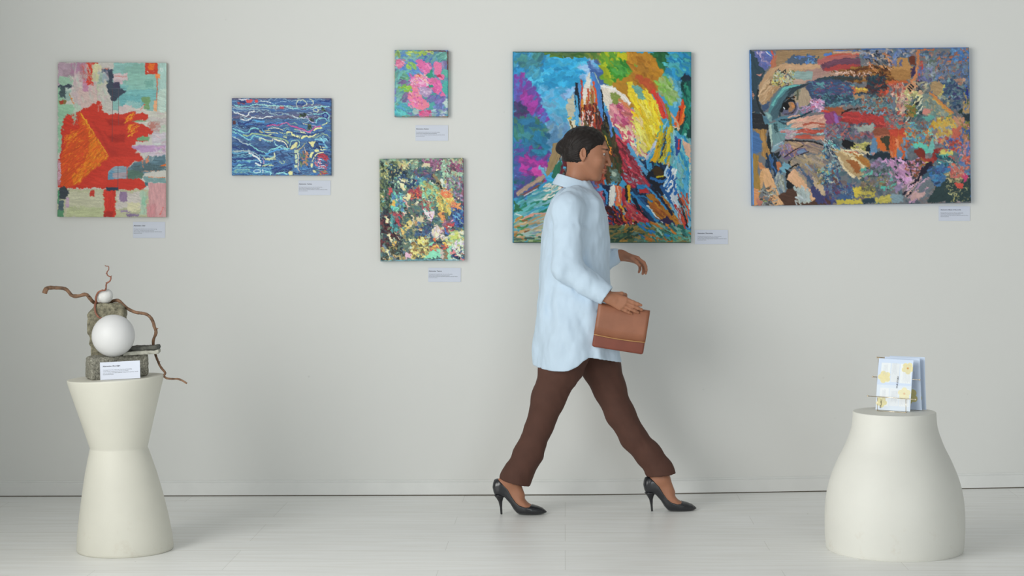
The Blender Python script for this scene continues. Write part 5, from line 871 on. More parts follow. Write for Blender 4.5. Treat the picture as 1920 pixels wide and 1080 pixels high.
def floor_material():
    m = mat('whitewashed_boards', 'DEDEDA', .34, spec=.45)
    nt = m.node_tree; N = nt.nodes; L = nt.links; b = N['Principled BSDF']
    tc = N.new('ShaderNodeTexCoord')
    br = N.new('ShaderNodeTexBrick'); br.inputs['Scale'].default_value = 1; br.inputs['Brick Width'].default_value = 1.28; br.inputs['Row Height'].default_value = .19
    br.inputs['Mortar Size'].default_value = .0011; br.inputs['Mortar Smooth'].default_value = .3; br.offset = .37; br.offset_frequency = 3
    br.inputs['Color1'].default_value = (.90, .905, .89, 1); br.inputs['Color2'].default_value = (.87, .875, .86, 1); br.inputs['Mortar'].default_value = (.66, .66, .63, 1); br.inputs['Bias'].default_value = 0
    L.new(tc.outputs['Object'], br.inputs['Vector'])
    mp = N.new('ShaderNodeMapping'); mp.inputs['Scale'].default_value = (1.3, 26, 1); L.new(tc.outputs['Object'], mp.inputs['Vector'])
    n = N.new('ShaderNodeTexNoise'); n.inputs['Scale'].default_value = 1.6; n.inputs['Detail'].default_value = 9; n.inputs['Roughness'].default_value = .62; L.new(mp.outputs[0], n.inputs['Vector'])
    cr = N.new('ShaderNodeValToRGB'); cr.color_ramp.elements[0].position = .34; cr.color_ramp.elements[0].color = (.885, .875, .85, 1); cr.color_ramp.elements[1].position = .60; cr.color_ramp.elements[1].color = (1, 1, 1, 1)
    L.new(n.outputs['Fac'], cr.inputs['Fac'])
    mx = N.new('ShaderNodeMix'); mx.data_type = 'RGBA'; mx.blend_type = 'MULTIPLY'; mx.inputs['Factor'].default_value = 1
    L.new(br.outputs['Color'], mx.inputs[6]); L.new(cr.outputs[0], mx.inputs[7])
    # a few dark pinholes and scuffs
    v = N.new('ShaderNodeTexVoronoi'); v.inputs['Scale'].default_value = 3.1; L.new(tc.outputs['Object'], v.inputs['Vector'])
    lt = N.new('ShaderNodeMath'); lt.operation = 'LESS_THAN'; lt.inputs[1].default_value = .009; L.new(v.outputs['Distance'], lt.inputs[0])
    mx2 = N.new('ShaderNodeMix'); mx2.data_type = 'RGBA'; L.new(lt.outputs[0], mx2.inputs['Factor']); L.new(mx.outputs[2], mx2.inputs[6]); mx2.inputs[7].default_value = (.22, .2, .17, 1)
    L.new(mx2.outputs[2], b.inputs['Base Color'])
    r = N.new('ShaderNodeMapRange'); r.inputs['To Min'].default_value = .30; r.inputs['To Max'].default_value = .46; L.new(n.outputs['Fac'], r.inputs['Value']); L.new(r.outputs[0], b.inputs['Roughness'])
    bp = N.new('ShaderNodeBump'); bp.inputs['Strength'].default_value = .22; bp.inputs['Distance'].default_value = .0015
    ad = N.new('ShaderNodeMath'); ad.operation = 'MULTIPLY_ADD'; L.new(n.outputs['Fac'], ad.inputs[0]); ad.inputs[1].default_value = .5; L.new(br.outputs['Fac'], ad.inputs[2])
    inv = N.new('ShaderNodeMath'); inv.operation = 'SUBTRACT'; L.new(n.outputs['Fac'], inv.inputs[0]); L.new(br.outputs['Fac'], inv.inputs[1]); L.new(inv.outputs[0], bp.inputs['Height'])
    L.new(bp.outputs[0], b.inputs['Normal'])
    return m
def wall_material():
    m = mat('matte_white_plaster', (.745, .755, .735), .82, spec=.3)
    nt = m.node_tree; N = nt.nodes; L = nt.links; b = N['Principled BSDF']
    tc = N.new('ShaderNodeTexCoord')
    n1 = N.new('ShaderNodeTexNoise'); n1.inputs['Scale'].default_value = 2.2; n1.inputs['Detail'].default_value = 3; L.new(tc.outputs['Object'], n1.inputs['Vector'])
    n2 = N.new('ShaderNodeTexNoise'); n2.inputs['Scale'].default_value = 55; n2.inputs['Detail'].default_value = 4; L.new(tc.outputs['Object'], n2.inputs['Vector'])
    ad = N.new('ShaderNodeMath'); ad.operation = 'MULTIPLY_ADD'; L.new(n2.outputs['Fac'], ad.inputs[0]); ad.inputs[1].default_value = .05; L.new(n1.outputs['Fac'], ad.inputs[2])
    bp = N.new('ShaderNodeBump'); bp.inputs['Strength'].default_value = .35; bp.inputs['Distance'].default_value = .012; L.new(ad.outputs[0], bp.inputs['Height']); L.new(bp.outputs[0], b.inputs['Normal'])
    # small chips and specks in the paint
    mp = N.new('ShaderNodeMapping'); mp.inputs['Scale'].default_value = (1, .2, 1); L.new(tc.outputs['Object'], mp.inputs['Vector'])
    v = N.new('ShaderNodeTexVoronoi'); v.inputs['Scale'].default_value = 4.3; L.new(mp.outputs[0], v.inputs['Vector'])
    lt = N.new('ShaderNodeMapRange'); lt.inputs['From Min'].default_value = .012; lt.inputs['From Max'].default_value = .03; lt.inputs['To Min'].default_value = .9; lt.inputs['To Max'].default_value = 1; L.new(v.outputs['Distance'], lt.inputs['Value'])
    mx = N.new('ShaderNodeVectorMath'); mx.operation = 'SCALE'; mx.inputs[0].default_value = (.752, .755, .730); L.new(lt.outputs[0], mx.inputs['Scale']); L.new(mx.outputs[0], b.inputs['Base Color'])
    return m
M_FLOOR = floor_material(); M_WALL = wall_material()
M_SKIRT = mat('skirting_paint', (.76, .765, .745), .45, vary=(9, .03), bump=(40, .2, .002))
M_GAP = mat('dark_gap', (.10, .085, .06), .9)

# floor: a fine grid so the sag is real
xs = np.linspace(-4.2, 4.2, 169); ys = np.concatenate([np.linspace(-1.5, 7.2, 30), np.linspace(7.25, 8.45, 49)])
X, Y = np.meshgrid(xs, ys, indexing='ij')
Z = np.vectorize(floorZ)(X, Y)
V = np.stack([X, Y, Z], -1).reshape(-1, 3); ny = len(ys)
I = (np.arange(len(xs) - 1)[:, None] * ny + np.arange(ny - 1)[None]).ravel()
Fq = np.stack([I, I + ny, I + ny + 1, I + 1], 1)
tag(mesh_obj('floor', V, Fq, M_FLOOR, smooth=True), kind='structure')

bm = bmesh.new()
a, b_ = (-4.2, wallY(-4.2)), (4.2, wallY(4.2))
vs = [bm.verts.new(p) for p in ((a[0], a[1], -.02), (b_[0], b_[1], -.02), (b_[0], b_[1], 3.8), (a[0], a[1], 3.8), (a[0], a[1] + .12, -.02), (b_[0], b_[1] + .12, -.02), (b_[0], b_[1] + .12, 3.8), (a[0], a[1] + .12, 3.8))]
for f in ((0, 1, 2, 3), (5, 4, 7, 6), (4, 0, 3, 7), (1, 5, 6, 2), (3, 2, 6, 7), (4, 5, 1, 0)): bm.faces.new([vs[i] for i in f])
tag(bm_obj('wall_back', bm, M_WALL), kind='structure')

# skirting board: profile swept along the foot of the wall, with its dark gap over the floor
prof = [(-.000, .0725), (-.003, .0725), (-.0055, .0700), (-.0055, .0660), (-.0075, .0655), (-.0075, .0645), (-.013, .0625), (-.0145, .0600), (-.0145, .0050), (-.013, .0040), (0, .0040)]
def sweep(name, prof, m, x0=-4.2, x1=4.2, n=90):
    V = []; Fc = []; k = len(prof)
    for i in range(n + 1):
        x = x0 + (x1 - x0) * i / n; y = wallY(x); z = floorZ(x, y - .01)
        for (dy, dz) in prof: V.append((x, y + dy, z + dz))
    for i in range(n):
        for j in range(k - 1): Fc.append((i * k + j, i * k + j + 1, (i + 1) * k + j + 1, (i + 1) * k + j))
    return mesh_obj(name, V, Fc, m)
tag(sweep('baseboard_back', prof, M_SKIRT), kind='structure')
tag(sweep('trim_1', [(-.0005, .0045), (-.0125, .0045), (-.0125, -.002)], M_GAP), kind='structure')  # dark brown strip filling the gap between skirting and floor

# side wall on the left with the tall window that lights the room
LX = -2.86
def wall_piece(bm, y0, y1, z0, z1): add_box(bm, LX - .25, LX, y0, y1, z0, z1)
bm = bmesh.new()
WY0, WY1, WZ0, WZ1 = .2, 5.5, .80, 3.5
wall_piece(bm, -1.5, WY0, 0, 3.8); wall_piece(bm, WY1, wallY(LX) - .001, 0, 3.8); wall_piece(bm, WY0, WY1, 0, WZ0); wall_piece(bm, WY0, WY1, WZ1, 3.8)
tag(bm_obj('wall_left', bm, M_WALL), kind='structure')
bm = bmesh.new()
M_FRAME = mat('window_frame_paint', (.8, .8, .79), .4)
for y in (WY0, (WY0 * 2 + WY1) / 3, (WY0 + 2 * WY1) / 3, WY1 - .06): add_box(bm, LX - .17, LX - .11, y, y + .06, WZ0, WZ1)
for z in (WZ0, WZ1 - .06): add_box(bm, LX - .17, LX - .11, WY0, WY1, z, z + .06)
tag(bm_obj('window_1', bm, M_FRAME), kind='structure')
# ================================================================ paintings on the wall
M_PAINT = mat('oil_paint', rough=.5, attr='Col', spec=.22, bump=(500, .05, .0005))
M_EDGE = mat('primed_canvas_edge', 'B9B4A6', .85, bump=(900, .3, .0004))
ALB = .70                       # how bright this wall is lit: pigment = colour seen / ALB

def pigment(C, sat=.92, gain=1.0):
    L = np.where(C <= .04045, C / 12.92, ((C + .055) / 1.055) ** 2.4)
    g = L.mean(-1, keepdims=True); L = g + (L - g) * sat
    return np.clip(L * gain / ALB, .004, .93)

def hang(name, label, corners, depth, painted, edge_col=None, impasto=.0010, gain=1.0, sat=.92, wrap=False):
    """corners: TL, TR, BR, BL in photo pixels; the canvas front stands 'depth' off the wall"""
    cx = sum(c[0] for c in corners) / 4; cy = sum(c[1] for c in corners) / 4
    xw = (cx - CX) / F_PX * 8.17
    Dw = wallY(xw) - depth; c = W(cx, cy, Dw); Dw = wallY(c.x) - depth; c = W(cx, cy, Dw)
    s = Dw / F_PX
    w = (math.dist(corners[0], corners[1]) + math.dist(corners[3], corners[2])) / 2 * s
    h = (math.dist(corners[0], corners[3]) + math.dist(corners[1], corners[2])) / 2 * s
    rot = -math.atan2((corners[1][1] + corners[2][1]) - (corners[0][1] + corners[3][1]), (corners[1][0] + corners[2][0]) - (corners[0][0] + corners[3][0]))
    root = empty(name, (c.x, c.y + depth - .0004, c.z)); tag(root, label, 'painting', 'abstract paintings on the gallery wall')
    root.rotation_mode = 'XYZ'
    root.matrix_world = Matrix.Translation(root.location) @ Matrix.Rotation(WALL_ANG, 4, 'Z') @ Matrix.Rotation(-rot, 4, 'Y')
    C, Z = painted; H, Wd = Z.shape
    # soften the impasto relief, then lay it on as real thickness
    Zs = Z.copy()
    for _ in range(2):
        Zs[1:-1, 1:-1] = (Zs[1:-1, 1:-1] * 2 + Zs[:-2, 1:-1] + Zs[2:, 1:-1] + Zs[1:-1, :-2] + Zs[1:-1, 2:]) / 6
    xs = np.linspace(-w / 2, w / 2, Wd); zs = np.linspace(h / 2, -h / 2, H)
    X = np.broadcast_to(xs[None], (H, Wd)); Zc = np.broadcast_to(zs[:, None], (H, Wd))
    # canvas corners roll over
    ex = np.minimum(X + w / 2, w / 2 - X); ez = np.minimum(Zc + h / 2, h / 2 - Zc); e = np.minimum(ex, ez)
    roll = np.clip(1 - e / .0035, 0, 1) ** 2 * .0028
    Yc = -depth - np.clip(Zs, 0, 1.6) * impasto + roll
    V = np.stack([X, Yc, Zc], -1).reshape(-1, 3)
    I = (np.arange(H - 1)[:, None] * Wd + np.arange(Wd - 1)[None]).ravel()
    Fq = np.stack([I, I + Wd, I + Wd + 1, I + 1], 1)
    mesh_obj('painted_surface', V, Fq, M_PAINT, root, smooth=True, col=pigment(C, sat, gain).reshape(-1, 3))
    # canvas turned round the stretcher: sides, showing the edge colour or the paint carried over
    d2 = depth - .003; rim = []; rc = []
    order = [(0, j) for j in range(Wd)] + [(i, Wd - 1) for i in range(1, H)] + [(H - 1, j) for j in range(Wd - 2, -1, -1)] + [(i, 0) for i in range(H - 2, 0, -1)]
    P = pigment(C, sat, gain); ec = np.array(lin(edge_col)) if edge_col else None
    n = len(order); V = np.zeros((n * 3, 3), np.float32); Cc = np.zeros((n * 3, 3), np.float32)
    for k, (i, j) in enumerate(order):
        for q, yy in enumerate((-d2, -d2 * .5, 0.0)):
            V[k * 3 + q] = (xs[j], yy, zs[i])
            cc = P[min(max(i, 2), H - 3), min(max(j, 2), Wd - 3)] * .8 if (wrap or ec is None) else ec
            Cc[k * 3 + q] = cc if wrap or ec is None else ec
    k = np.arange(n); k2 = (k + 1) % n
    Fq = np.concatenate([np.stack([k * 3, k2 * 3, k2 * 3 + 1, k * 3 + 1], 1), np.stack([k * 3 + 1, k2 * 3 + 1, k2 * 3 + 2, k * 3 + 2], 1)])
    # normals outward
    Fq = Fq[:, ::-1]
    mesh_obj('canvas_side', V, Fq, M_PAINT, root, smooth=False, col=Cc)
    return root

hang('abstract_painting', 'tall painting with a red and orange block on turquoise, hanging above the stone sculpture',
     [(107.5, 117.5), (310.5, 116.8), (311.5, 408), (108.5, 406)], .030, paint_red(), 'B9B6AB', sat=1.0, gain=.95)
hang('abstract_painting', 'blue landscape-format painting of wavy pale ribbons, left of the small pink canvas',
     [(434, 184), (620, 184), (621, 329), (435.5, 329)], .022, paint_waves(), '7F98A8', sat=.88, gain=1.15, wrap=True)
hang('abstract_painting', 'smallest canvas, pink dabs over blue and teal, above the green knife-dab canvas',
     [(739.5, 94), (839.5, 94), (840, 219.5), (740, 219)], .030, paint_pink(), None, sat=.95, gain=.9, wrap=True, impasto=.0016)
hang('abstract_painting', 'upright canvas of thick green, ochre and cream knife dabs below the small pink canvas',
     [(711.5, 298), (868, 296), (870.5, 488.5), (713, 490)], .030, paint_mosaic(), None, sat=.82, gain=1.25, wrap=True, impasto=.0022)
hang('abstract_painting', 'large squarish canvas with a yellow disc and blue field, behind the walking woman',
     [(960.5, 97), (1296, 97), (1296, 455.5), (961.5, 455)], .030, paint_wings(), '2A6A84', sat=1.0, gain=.80, impasto=.0008)
hang('abstract_painting', 'wide canvas with half a face and a staring eye, hanging furthest right',
     [(1405.5, 93.5), (1817.5, 88.5), (1821.5, 380.5), (1409.5, 386)], .032, paint_eye(), '3A78B8', sat=.92, gain=.80, impasto=.0009)

# ---------------------------------------------------------------- wall labels
M_CARD = mat('label_card', (.66, .70, .80), .55); M_INK = mat('label_ink', (.03, .03, .045), .7); M_INK2 = mat('label_body_ink', (.16, .17, .2), .7)
M_BLADE = M_CARD
def text_mesh(name, body, size, mat_, parent, loc, bold=0.0, rot=(math.pi / 2, 0, 0), align='LEFT', sx=1.0):
    cu = bpy.data.curves.new(name, 'FONT'); cu.body = body; cu.size = size; cu.align_x = align; cu.offset = bold; cu.resolution_u = 2
    t = bpy.data.objects.new(name, cu); COL.objects.link(t)
    bpy.context.view_layer.update()
    me = bpy.data.meshes.new_from_object(t.evaluated_get(bpy.context.evaluated_depsgraph_get()))
    COL.objects.unlink(t); bpy.data.objects.remove(t); me.materials.clear(); me.materials.append(mat_)
    o = bpy.data.objects.new(name, me); o.location = loc; o.rotation_euler = rot; o.scale = (sx, 1, 1)
    return link(o, parent)
BODY = ["The image shows the artist's view. You can see the passing", "of each stroke, a passage about what the eye follows.", "Oil on canvas, and the material is layered until the whole", "becomes the work of the day"]
def card(name, label, title, w, h, parent_loc=None, M=None, thick=.0012, left=.003, ts=.0062):
    root = empty(name); root.matrix_world = M; tag(root, label, 'label card', 'printed caption cards')
    bm = bmesh.new(); add_box(bm, 0, w, -thick, 0, -h, 0); bm_obj('card', bm, M_CARD, root)
    text_mesh('title_text', title, ts * 1.15, M_INK, root, (left, -thick - .0003, -h * .27), bold=.00016)
    t = empty('t'); bpy.data.objects.remove(t)
    for i, l in enumerate(BODY):
        o = text_mesh('body_text', l, .0046, M_INK2, root, (left, -thick - .0003, -h * (.47 + .085 * i)), bold=.00004)
        wl = max(v.co.x for v in o.data.vertices); o.scale = ((w * (.72, .64, .88, .26)[i]) / wl, 1, 1)
    return root
def wall_card(label, title, px0, py0, px1, py1, left=.003, rot=0.0):
    cx = (px0 + px1) / 2; D = wallY((cx - CX) / F_PX * 8.2) - .003
    a = W(px0, py0, D); s = D / F_PX
    M = Matrix.Translation((a.x, wallY(a.x) - .0012, a.z)) @ Matrix.Rotation(WALL_ANG, 4, 'Z') @ Matrix.Rotation(rot, 4, 'Y')
    return card('caption_card', label, title, (px1 - px0) * s, (py1 - py0) * s, M=M, left=left)
wall_card('white caption card on the wall under the tall red and orange painting', 'Abstraction. Color', 249.5, 416, 309.5, 446)
wall_card('white caption card on the wall under the blue wavy landscape painting', 'Abstraction. Turbine', 559.5, 338.5, 619.8, 366)
wall_card('white caption card on the wall under the smallest pink canvas', 'Abstraction. Shadow', 779, 234.8, 840, 264)
wall_card('white caption card on the wall under the green and ochre knife-dab canvas', 'Abstraction. Texture', 803, 502, 864, 528.5, rot=.004)
wall_card('white caption card on the wall at the lower right corner of the yellow disc painting', 'Abstraction. Discovering', 1303, 431, 1365, 458, left=.012)
wall_card('white caption card on the wall under the large half face painting', 'Abstraction. Master of the world', 1760, 387, 1819, 414, left=.009)
# ================================================================ pedestals
M_PLASTER = mat('cast_plaster', (.70, .685, .60), .55, vary=(5, .035), bump=(130, .12, .0015))
M_PLASTER2 = mat('cast_plaster_cool', (.72, .715, .66), .55, vary=(4, .035), bump=(130, .12, .0015))
def marks(m, zmax, col=(.55, .48, .38, 1), sc=16):
    nt = m.node_tree; N = nt.nodes; L = nt.links; b = N['Principled BSDF']; src = b.inputs['Base Color'].links[0].from_socket
    g = N.new('ShaderNodeNewGeometry'); sp = N.new('ShaderNodeSeparateXYZ'); L.new(g.outputs['Position'], sp.inputs[0])
    r = N.new('ShaderNodeMapRange'); r.inputs['From Min'].default_value = 0; r.inputs['From Max'].default_value = zmax; r.inputs['To Min'].default_value = 1; r.inputs['To Max'].default_value = 0; L.new(sp.outputs['Z'], r.inputs['Value'])
    n = N.new('ShaderNodeTexNoise'); n.inputs['Scale'].default_value = sc; n.inputs['Detail'].default_value = 8; n.inputs['Roughness'].default_value = .7
    tc = N.new('ShaderNodeTexCoord'); L.new(tc.outputs['Object'], n.inputs['Vector'])
    q = N.new('ShaderNodeMapRange'); q.inputs['From Min'].default_value = .56; q.inputs['From Max'].default_value = .74; L.new(n.outputs['Fac'], q.inputs['Value'])
    mu = N.new('ShaderNodeMath'); mu.operation = 'MULTIPLY'; L.new(r.outputs[0], mu.inputs[0]); L.new(q.outputs[0], mu.inputs[1])
    mu2 = N.new('ShaderNodeMath'); mu2.operation = 'MULTIPLY'; mu2.inputs[1].default_value = .45; L.new(mu.outputs[0], mu2.inputs[0])
    mx = N.new('ShaderNodeMix'); mx.data_type = 'RGBA'; L.new(mu2.outputs[0], mx.inputs['Factor']); L.new(src, mx.inputs[6]); mx.inputs[7].default_value = col; L.new(mx.outputs[2], b.inputs['Base Color'])
marks(M_PLASTER, .22); marks(M_PLASTER2, .25)

def lathe_obj(name, rings, mat_, seg=128, parent=None):
    """rings: (z, radius, x shift, tilt) from the bottom up, closed at both ends"""
    V = []; Fc = []; n = len(rings)
    for (z, r, dx, tl) in rings:
        for k in range(seg):
            a = 2 * math.pi * k / seg; V.append((dx + r * math.cos(a), r * math.sin(a), z + r * math.cos(a) * tl))
    for i in range(n - 1):
        for k in range(seg): Fc.append((i * seg + k, i * seg + (k + 1) % seg, (i + 1) * seg + (k + 1) % seg, (i + 1) * seg + k))
    Fc.append(tuple(range(seg))[::-1]); Fc.append(tuple((n - 1) * seg + k for k in range(seg)))
    o = mesh_obj(name, V, Fc, mat_, parent, smooth=True)
    o.data.polygons[len(Fc) - 1].use_smooth = False; o.data.polygons[len(Fc) - 2].use_smooth = False
    return o
def spline_rings(P, n=6):
    """Catmull-Rom through (z, r) points"""
    out = []; P = [P[0]] + P + [P[-1]]
    for i in range(1, len(P) - 2):
        for j in range(n):
            t = j / n; o = []
            for c in range(len(P[0])):
                a, b, d, e = P[i - 1][c], P[i][c], P[i + 1][c], P[i + 2][c]
                o.append(.5 * ((2 * b) + (-a + d) * t + (2 * a - 5 * b + 4 * d - e) * t * t + (-a + 3 * b - 3 * d + e) * t ** 3))
            out.append(tuple(o))
    out.append(P[-1]); return out

# left: hourglass pedestal, cast a little out of true
S_L = 473.8; DL = 6.86; PLX = (235 - CX) / F_PX * DL
TILT = .045; TOPZ = .681; TOPX = (217 - 235) / S_L
low = [(0, .1830, 0, 0), (.004, .1858, 0, 0), (.012, .1866, 0, 0), (.06, .1828, -.002, 0), (.14, .171, -.006, 0), (.22, .156, -.011, 0), (.30, .139, -.017, .004), (.36, .1235, -.022, .007), (.395, .1135, -.0248, .009), (.4005, .1117, -.0254, .009)]
up = [(.404, .1105, -.0256, .010), (.409, .1125, -.0257, .010), (.46, .126, -.0285, .018), (.55, .151, -.033, .030), (.64, .1765, -.0375, .042), (.672, .1856, TOPX, TILT), (.678, .1868, TOPX, TILT), (.6806, .1862, TOPX, TILT), (.681, .1845, TOPX, TILT)]
ped = lathe_obj('hourglass_pedestal', low + up, M_PLASTER); ped.location = (PLX, DL, 0)
tag(ped, 'cream plaster hourglass-shaped pedestal standing on the floor at left, carrying the stone sculpture', 'pedestal')
def topz(x): return TOPZ + (x - PLX - TOPX) * TILT           # height of its slightly tilted top at world x

# right: round-shouldered pedestal
DR = 6.872; PRX = (1677 - CX) / F_PX * DR
rr = [(0.0, .2655), (.006, .268), (.025, .2707), (.0818, .2738), (.158, .273), (.225, .2652), (.288, .2486), (.353, .2220), (.4148, .1918), (.481, .1688), (.530, .1634)]
rings = [(z, r, 0, 0) for z, r in spline_rings(rr)] + [(.540, .1630, 0, 0), (.5435, .1622, 0, 0), (.5446, .1605, 0, 0)]
ped2 = lathe_obj('rounded_pedestal', rings, M_PLASTER2); ped2.location = (PRX, DR, 0)
tag(ped2, 'off-white plaster bell-shaped pedestal with rounded shoulders on the floor at right, under the leaflets', 'pedestal')

# ================================================================ stone sculpture
def stone_mat(name, cols, scale=60, rough=.9, bump=(90, .6, .004)):
    m = mat(name, (.3, .3, .28), rough, bump=bump)
    nt = m.node_tree; N = nt.nodes; L = nt.links; b = N['Principled BSDF']; tc = N.new('ShaderNodeTexCoord')
    n = N.new('ShaderNodeTexNoise'); n.inputs['Scale'].default_value = scale; n.inputs['Detail'].default_value = 9; n.inputs['Roughness'].default_value = .72; L.new(tc.outputs['Object'], n.inputs['Vector'])
    cr = N.new('ShaderNodeValToRGB'); e = cr.color_ramp.elements
    while len(e) < len(cols): e.new(.5)
    for i, c in enumerate(cols): e[i].position = .30 + .42 * i / (len(cols) - 1); e[i].color = (*lin(c), 1)
    L.new(n.outputs['Fac'], cr.inputs['Fac']); L.new(cr.outputs[0], b.inputs['Base Color']); return m
M_GRANITE = stone_mat('rough_granite', ['3E3C34', '77756A', '9B998C', 'C6C4B8'], 150, bump=(170, .9, .004))
M_SAND = stone_mat('lichen_sandstone', ['45433A', '75715F', '918C76', 'ABA794'], 75, bump=(130, .8, .004))
M_SLATE = stone_mat('dark_slate', ['3A3B3A', '55564F', '74746A'], 40, .75); M_SLATE2 = stone_mat('pale_slate', ['8C8C80', 'ABAA9E', 'C2C1B4'], 30, .8)
M_BALL = mat('white_plaster_ball', (.70, .70, .70), .5, vary=(7, .02), bump=(60, .08, .002))
M_BALL2 = mat('chalky_ball', (.72, .72, .70), .75, vary=(60, .06), bump=(160, .5, .002))
M_BARK = mat('peeled_branch', (.20, .11, .062), .65, vary=(45, .5), bump=(150, .8, .003))

def chipped(name, M, half, res, rnd, nz, mat_, seed, label, cat, poly=None, chamfer=()):
    """rough stone: rounded box (or extruded outline) in its own frame with a broken surface; the flat underside stays flat"""
    hx, hy, hz = half; m = .02
    f = Field(steps(-hx - m, res, hx + m), steps(-hy - m, res, hy + m), steps(-m, res, 2 * hz + m))
    x, y, z = np.meshgrid(*f.ax, indexing='ij')
    if poly is None:
        qx = np.abs(x) - hx + rnd; qy = np.abs(y) - hy + rnd; qz = np.abs(z - hz) - hz + rnd
        d = np.sqrt(np.maximum(qx, 0) ** 2 + np.maximum(qy, 0) ** 2 + np.maximum(qz, 0) ** 2) + np.minimum(np.maximum(qx, np.maximum(qy, qz)), 0) - rnd
    else:
        P = poly; xx = x[:, 0, :]; zz = z[:, 0, :]; ins = np.zeros(xx.shape, bool); dm = np.full(xx.shape, 9.0)
        for i in range(len(P)):
            (xa, za), (xb, zb) = P[i], P[(i + 1) % len(P)]
            ins ^= ((za > zz) != (zb > zz)) & (xx < (xb - xa) * (zz - za) / ((zb - za) or 1e-9) + xa)
            dx, dz = xb - xa, zb - za; t = np.clip(((xx - xa) * dx + (zz - za) * dz) / (dx * dx + dz * dz + 1e-12), 0, 1)
            dm = np.minimum(dm, np.hypot(xx - xa - t * dx, zz - za - t * dz))
        d2 = (dm * np.where(ins, -1, 1))[:, None, :] + np.zeros_like(x)
        d = smax(d2, np.abs(y) - hy, rnd)
    d = d + fbm3(x, y, z, nz[0], 4, seed) * nz[1] - nz[1] * .2
    d = np.maximum(d, -z + .0005)
    f.F = d.astype(np.float32); V, Q = f.mesh()
    o = mesh_obj(name, V, Q, mat_, smooth=True); o.matrix_world = M; tag(o, label, cat); return o
def frame(x, y, z, rz=0.0, ry=0.0): return Matrix.Translation((x, y, z)) @ Matrix.Rotation(rz, 4, 'Z') @ Matrix.Rotation(ry, 4, 'Y')
TA = -math.atan(TILT)
# base block: near edge at px 188, turned so its left flank shows
bx = (219 - CX) / F_PX * 6.86; by = 6.868; byaw = math.radians(24)
chipped('granite_block', frame(bx, by, topz(bx) + .0007, byaw, TA), (.112, .070, .0435), .0022, .012, (38, .0042), M_GRANITE, 3,
        'rough grey granite block lying on the hourglass pedestal at the bottom of the sculpture', 'stone')
BT = topz(bx) + .087                                        # top of the block at its centre
def btz(x): return BT + (x - bx) * TILT
sx = (199 - CX) / F_PX * 6.90; sD = 6.915
def sp(px, py): return ((px - 199) / F_PX * sD, (668.5 - py) / F_PX * sD)
up_poly = [sp(*q) for q in ((173, 669), (171, 650), (167, 625), (164.5, 606), (166, 592), (171, 582), (178, 574.5), (184, 571.8), (205, 571.2), (226, 571.5), (231, 577), (233, 587), (232.5, 610), (229, 640), (226, 669))]
sz = btz(sx) - .002
chipped('upright_stone', frame(sx, sD, sz, math.radians(4), 0), (.078, .034, .1075), .0022, .008, (42, .0034), M_SAND, 9,
        'upright olive-grey stone slab with a rounded shoulder, standing behind the large white ball', 'stone', poly=up_poly)
# big ball
r = 39.5 / F_PX * 6.80; c = W(212.5, 629.5, 6.80); c.z = btz(c.x) + r - .0008
bm = bmesh.new(); ball(bm, (0, 0, 0), r, 64); o = bm_obj('large_plaster_ball', bm, M_BALL, smooth=True); o.location = c
tag(o, 'large smooth white plaster ball resting on the granite block in front of the upright stone', 'ball')
# slates under and beside the ball
sl = W(266, 664, 6.86)
chipped('slate_slab', frame(sl.x, 6.862, btz(sl.x) + .0006, math.radians(10), TA), (.068, .05, .0075), .0018, .004, (60, .0022), M_SLATE2, 21,
        'pale thin slate slab, lower of the two sticking out to the right on the granite block', 'stone')
chipped('slate_slab', frame(sl.x + .004, 6.872, btz(sl.x) + .0163, math.radians(4), TA), (.060, .042, .0075), .0018, .004, (60, .0026), M_SLATE, 25,
        'dark thin slate slab, upper of the two stacked beside the large white ball', 'stone')
# small ball on the upright stone
r2 = 14.4 / F_PX * 6.90; c2 = W(197.2, 557.5, 6.905); top_s = sz + (668.5 - 571.2) / F_PX * sD
c2.z = top_s + r2 - .0005
V = []; bm = bmesh.new(); bmesh.ops.create_icosphere(bm, subdivisions=5, radius=r2)
for v in bm.verts: v.co *= 1 + .012 * float(noise3(np.array([v.co.x * 60]), np.array([v.co.y * 60]), np.array([v.co.z * 60]), 4)[0])
o = bm_obj('small_chalky_ball', bm, M_BALL2, smooth=True); o.location = c2
tag(o, 'small chalky white ball balanced on top of the upright stone', 'ball')
# twisted branch
def bp_(l): return [W(x, y, D) for (x, y, D) in l]
main = [(83.5, 550, 6.84), (85.5, 543, 6.84), (90, 539.5, 6.85), (103, 539.5, 6.86), (122, 540.5, 6.87), (129, 547, 6.875), (134.5, 555, 6.88), (148, 555.5, 6.885), (161, 550.8, 6.89), (167, 557, 6.895), (173, 565, 6.9), (180, 569.5, 6.935), (190, 570.5, 6.965), (203, 568, 6.965), (212, 564, 6.94), (221, 562.7, 6.925), (227, 567, 6.92), (234.5, 575.5, 6.915),
        (244, 581.5, 6.91), (254.5, 586, 6.905), (264, 587, 6.905), (272, 588, 6.90), (279.5, 592, 6.90), (284.5, 598, 6.90), (288, 606, 6.90), (289.3, 613, 6.90), (292.5, 619, 6.90), (292.5, 626, 6.90), (289, 633, 6.905), (287, 640, 6.91), (287.8, 652, 6.925), (290, 660, 6.935), (292.5, 668, 6.93), (296, 677, 6.915), (299, 684.5, 6.90), (304, 692, 6.89), (309, 697, 6.885), (310, 700.5, 6.88), (306.8, 704, 6.88), (310, 708.5, 6.875), (317, 710.3, 6.87), (326, 710.5, 6.87), (334.5, 710.3, 6.865), (343, 714, 6.86), (350.5, 719, 6.86)]
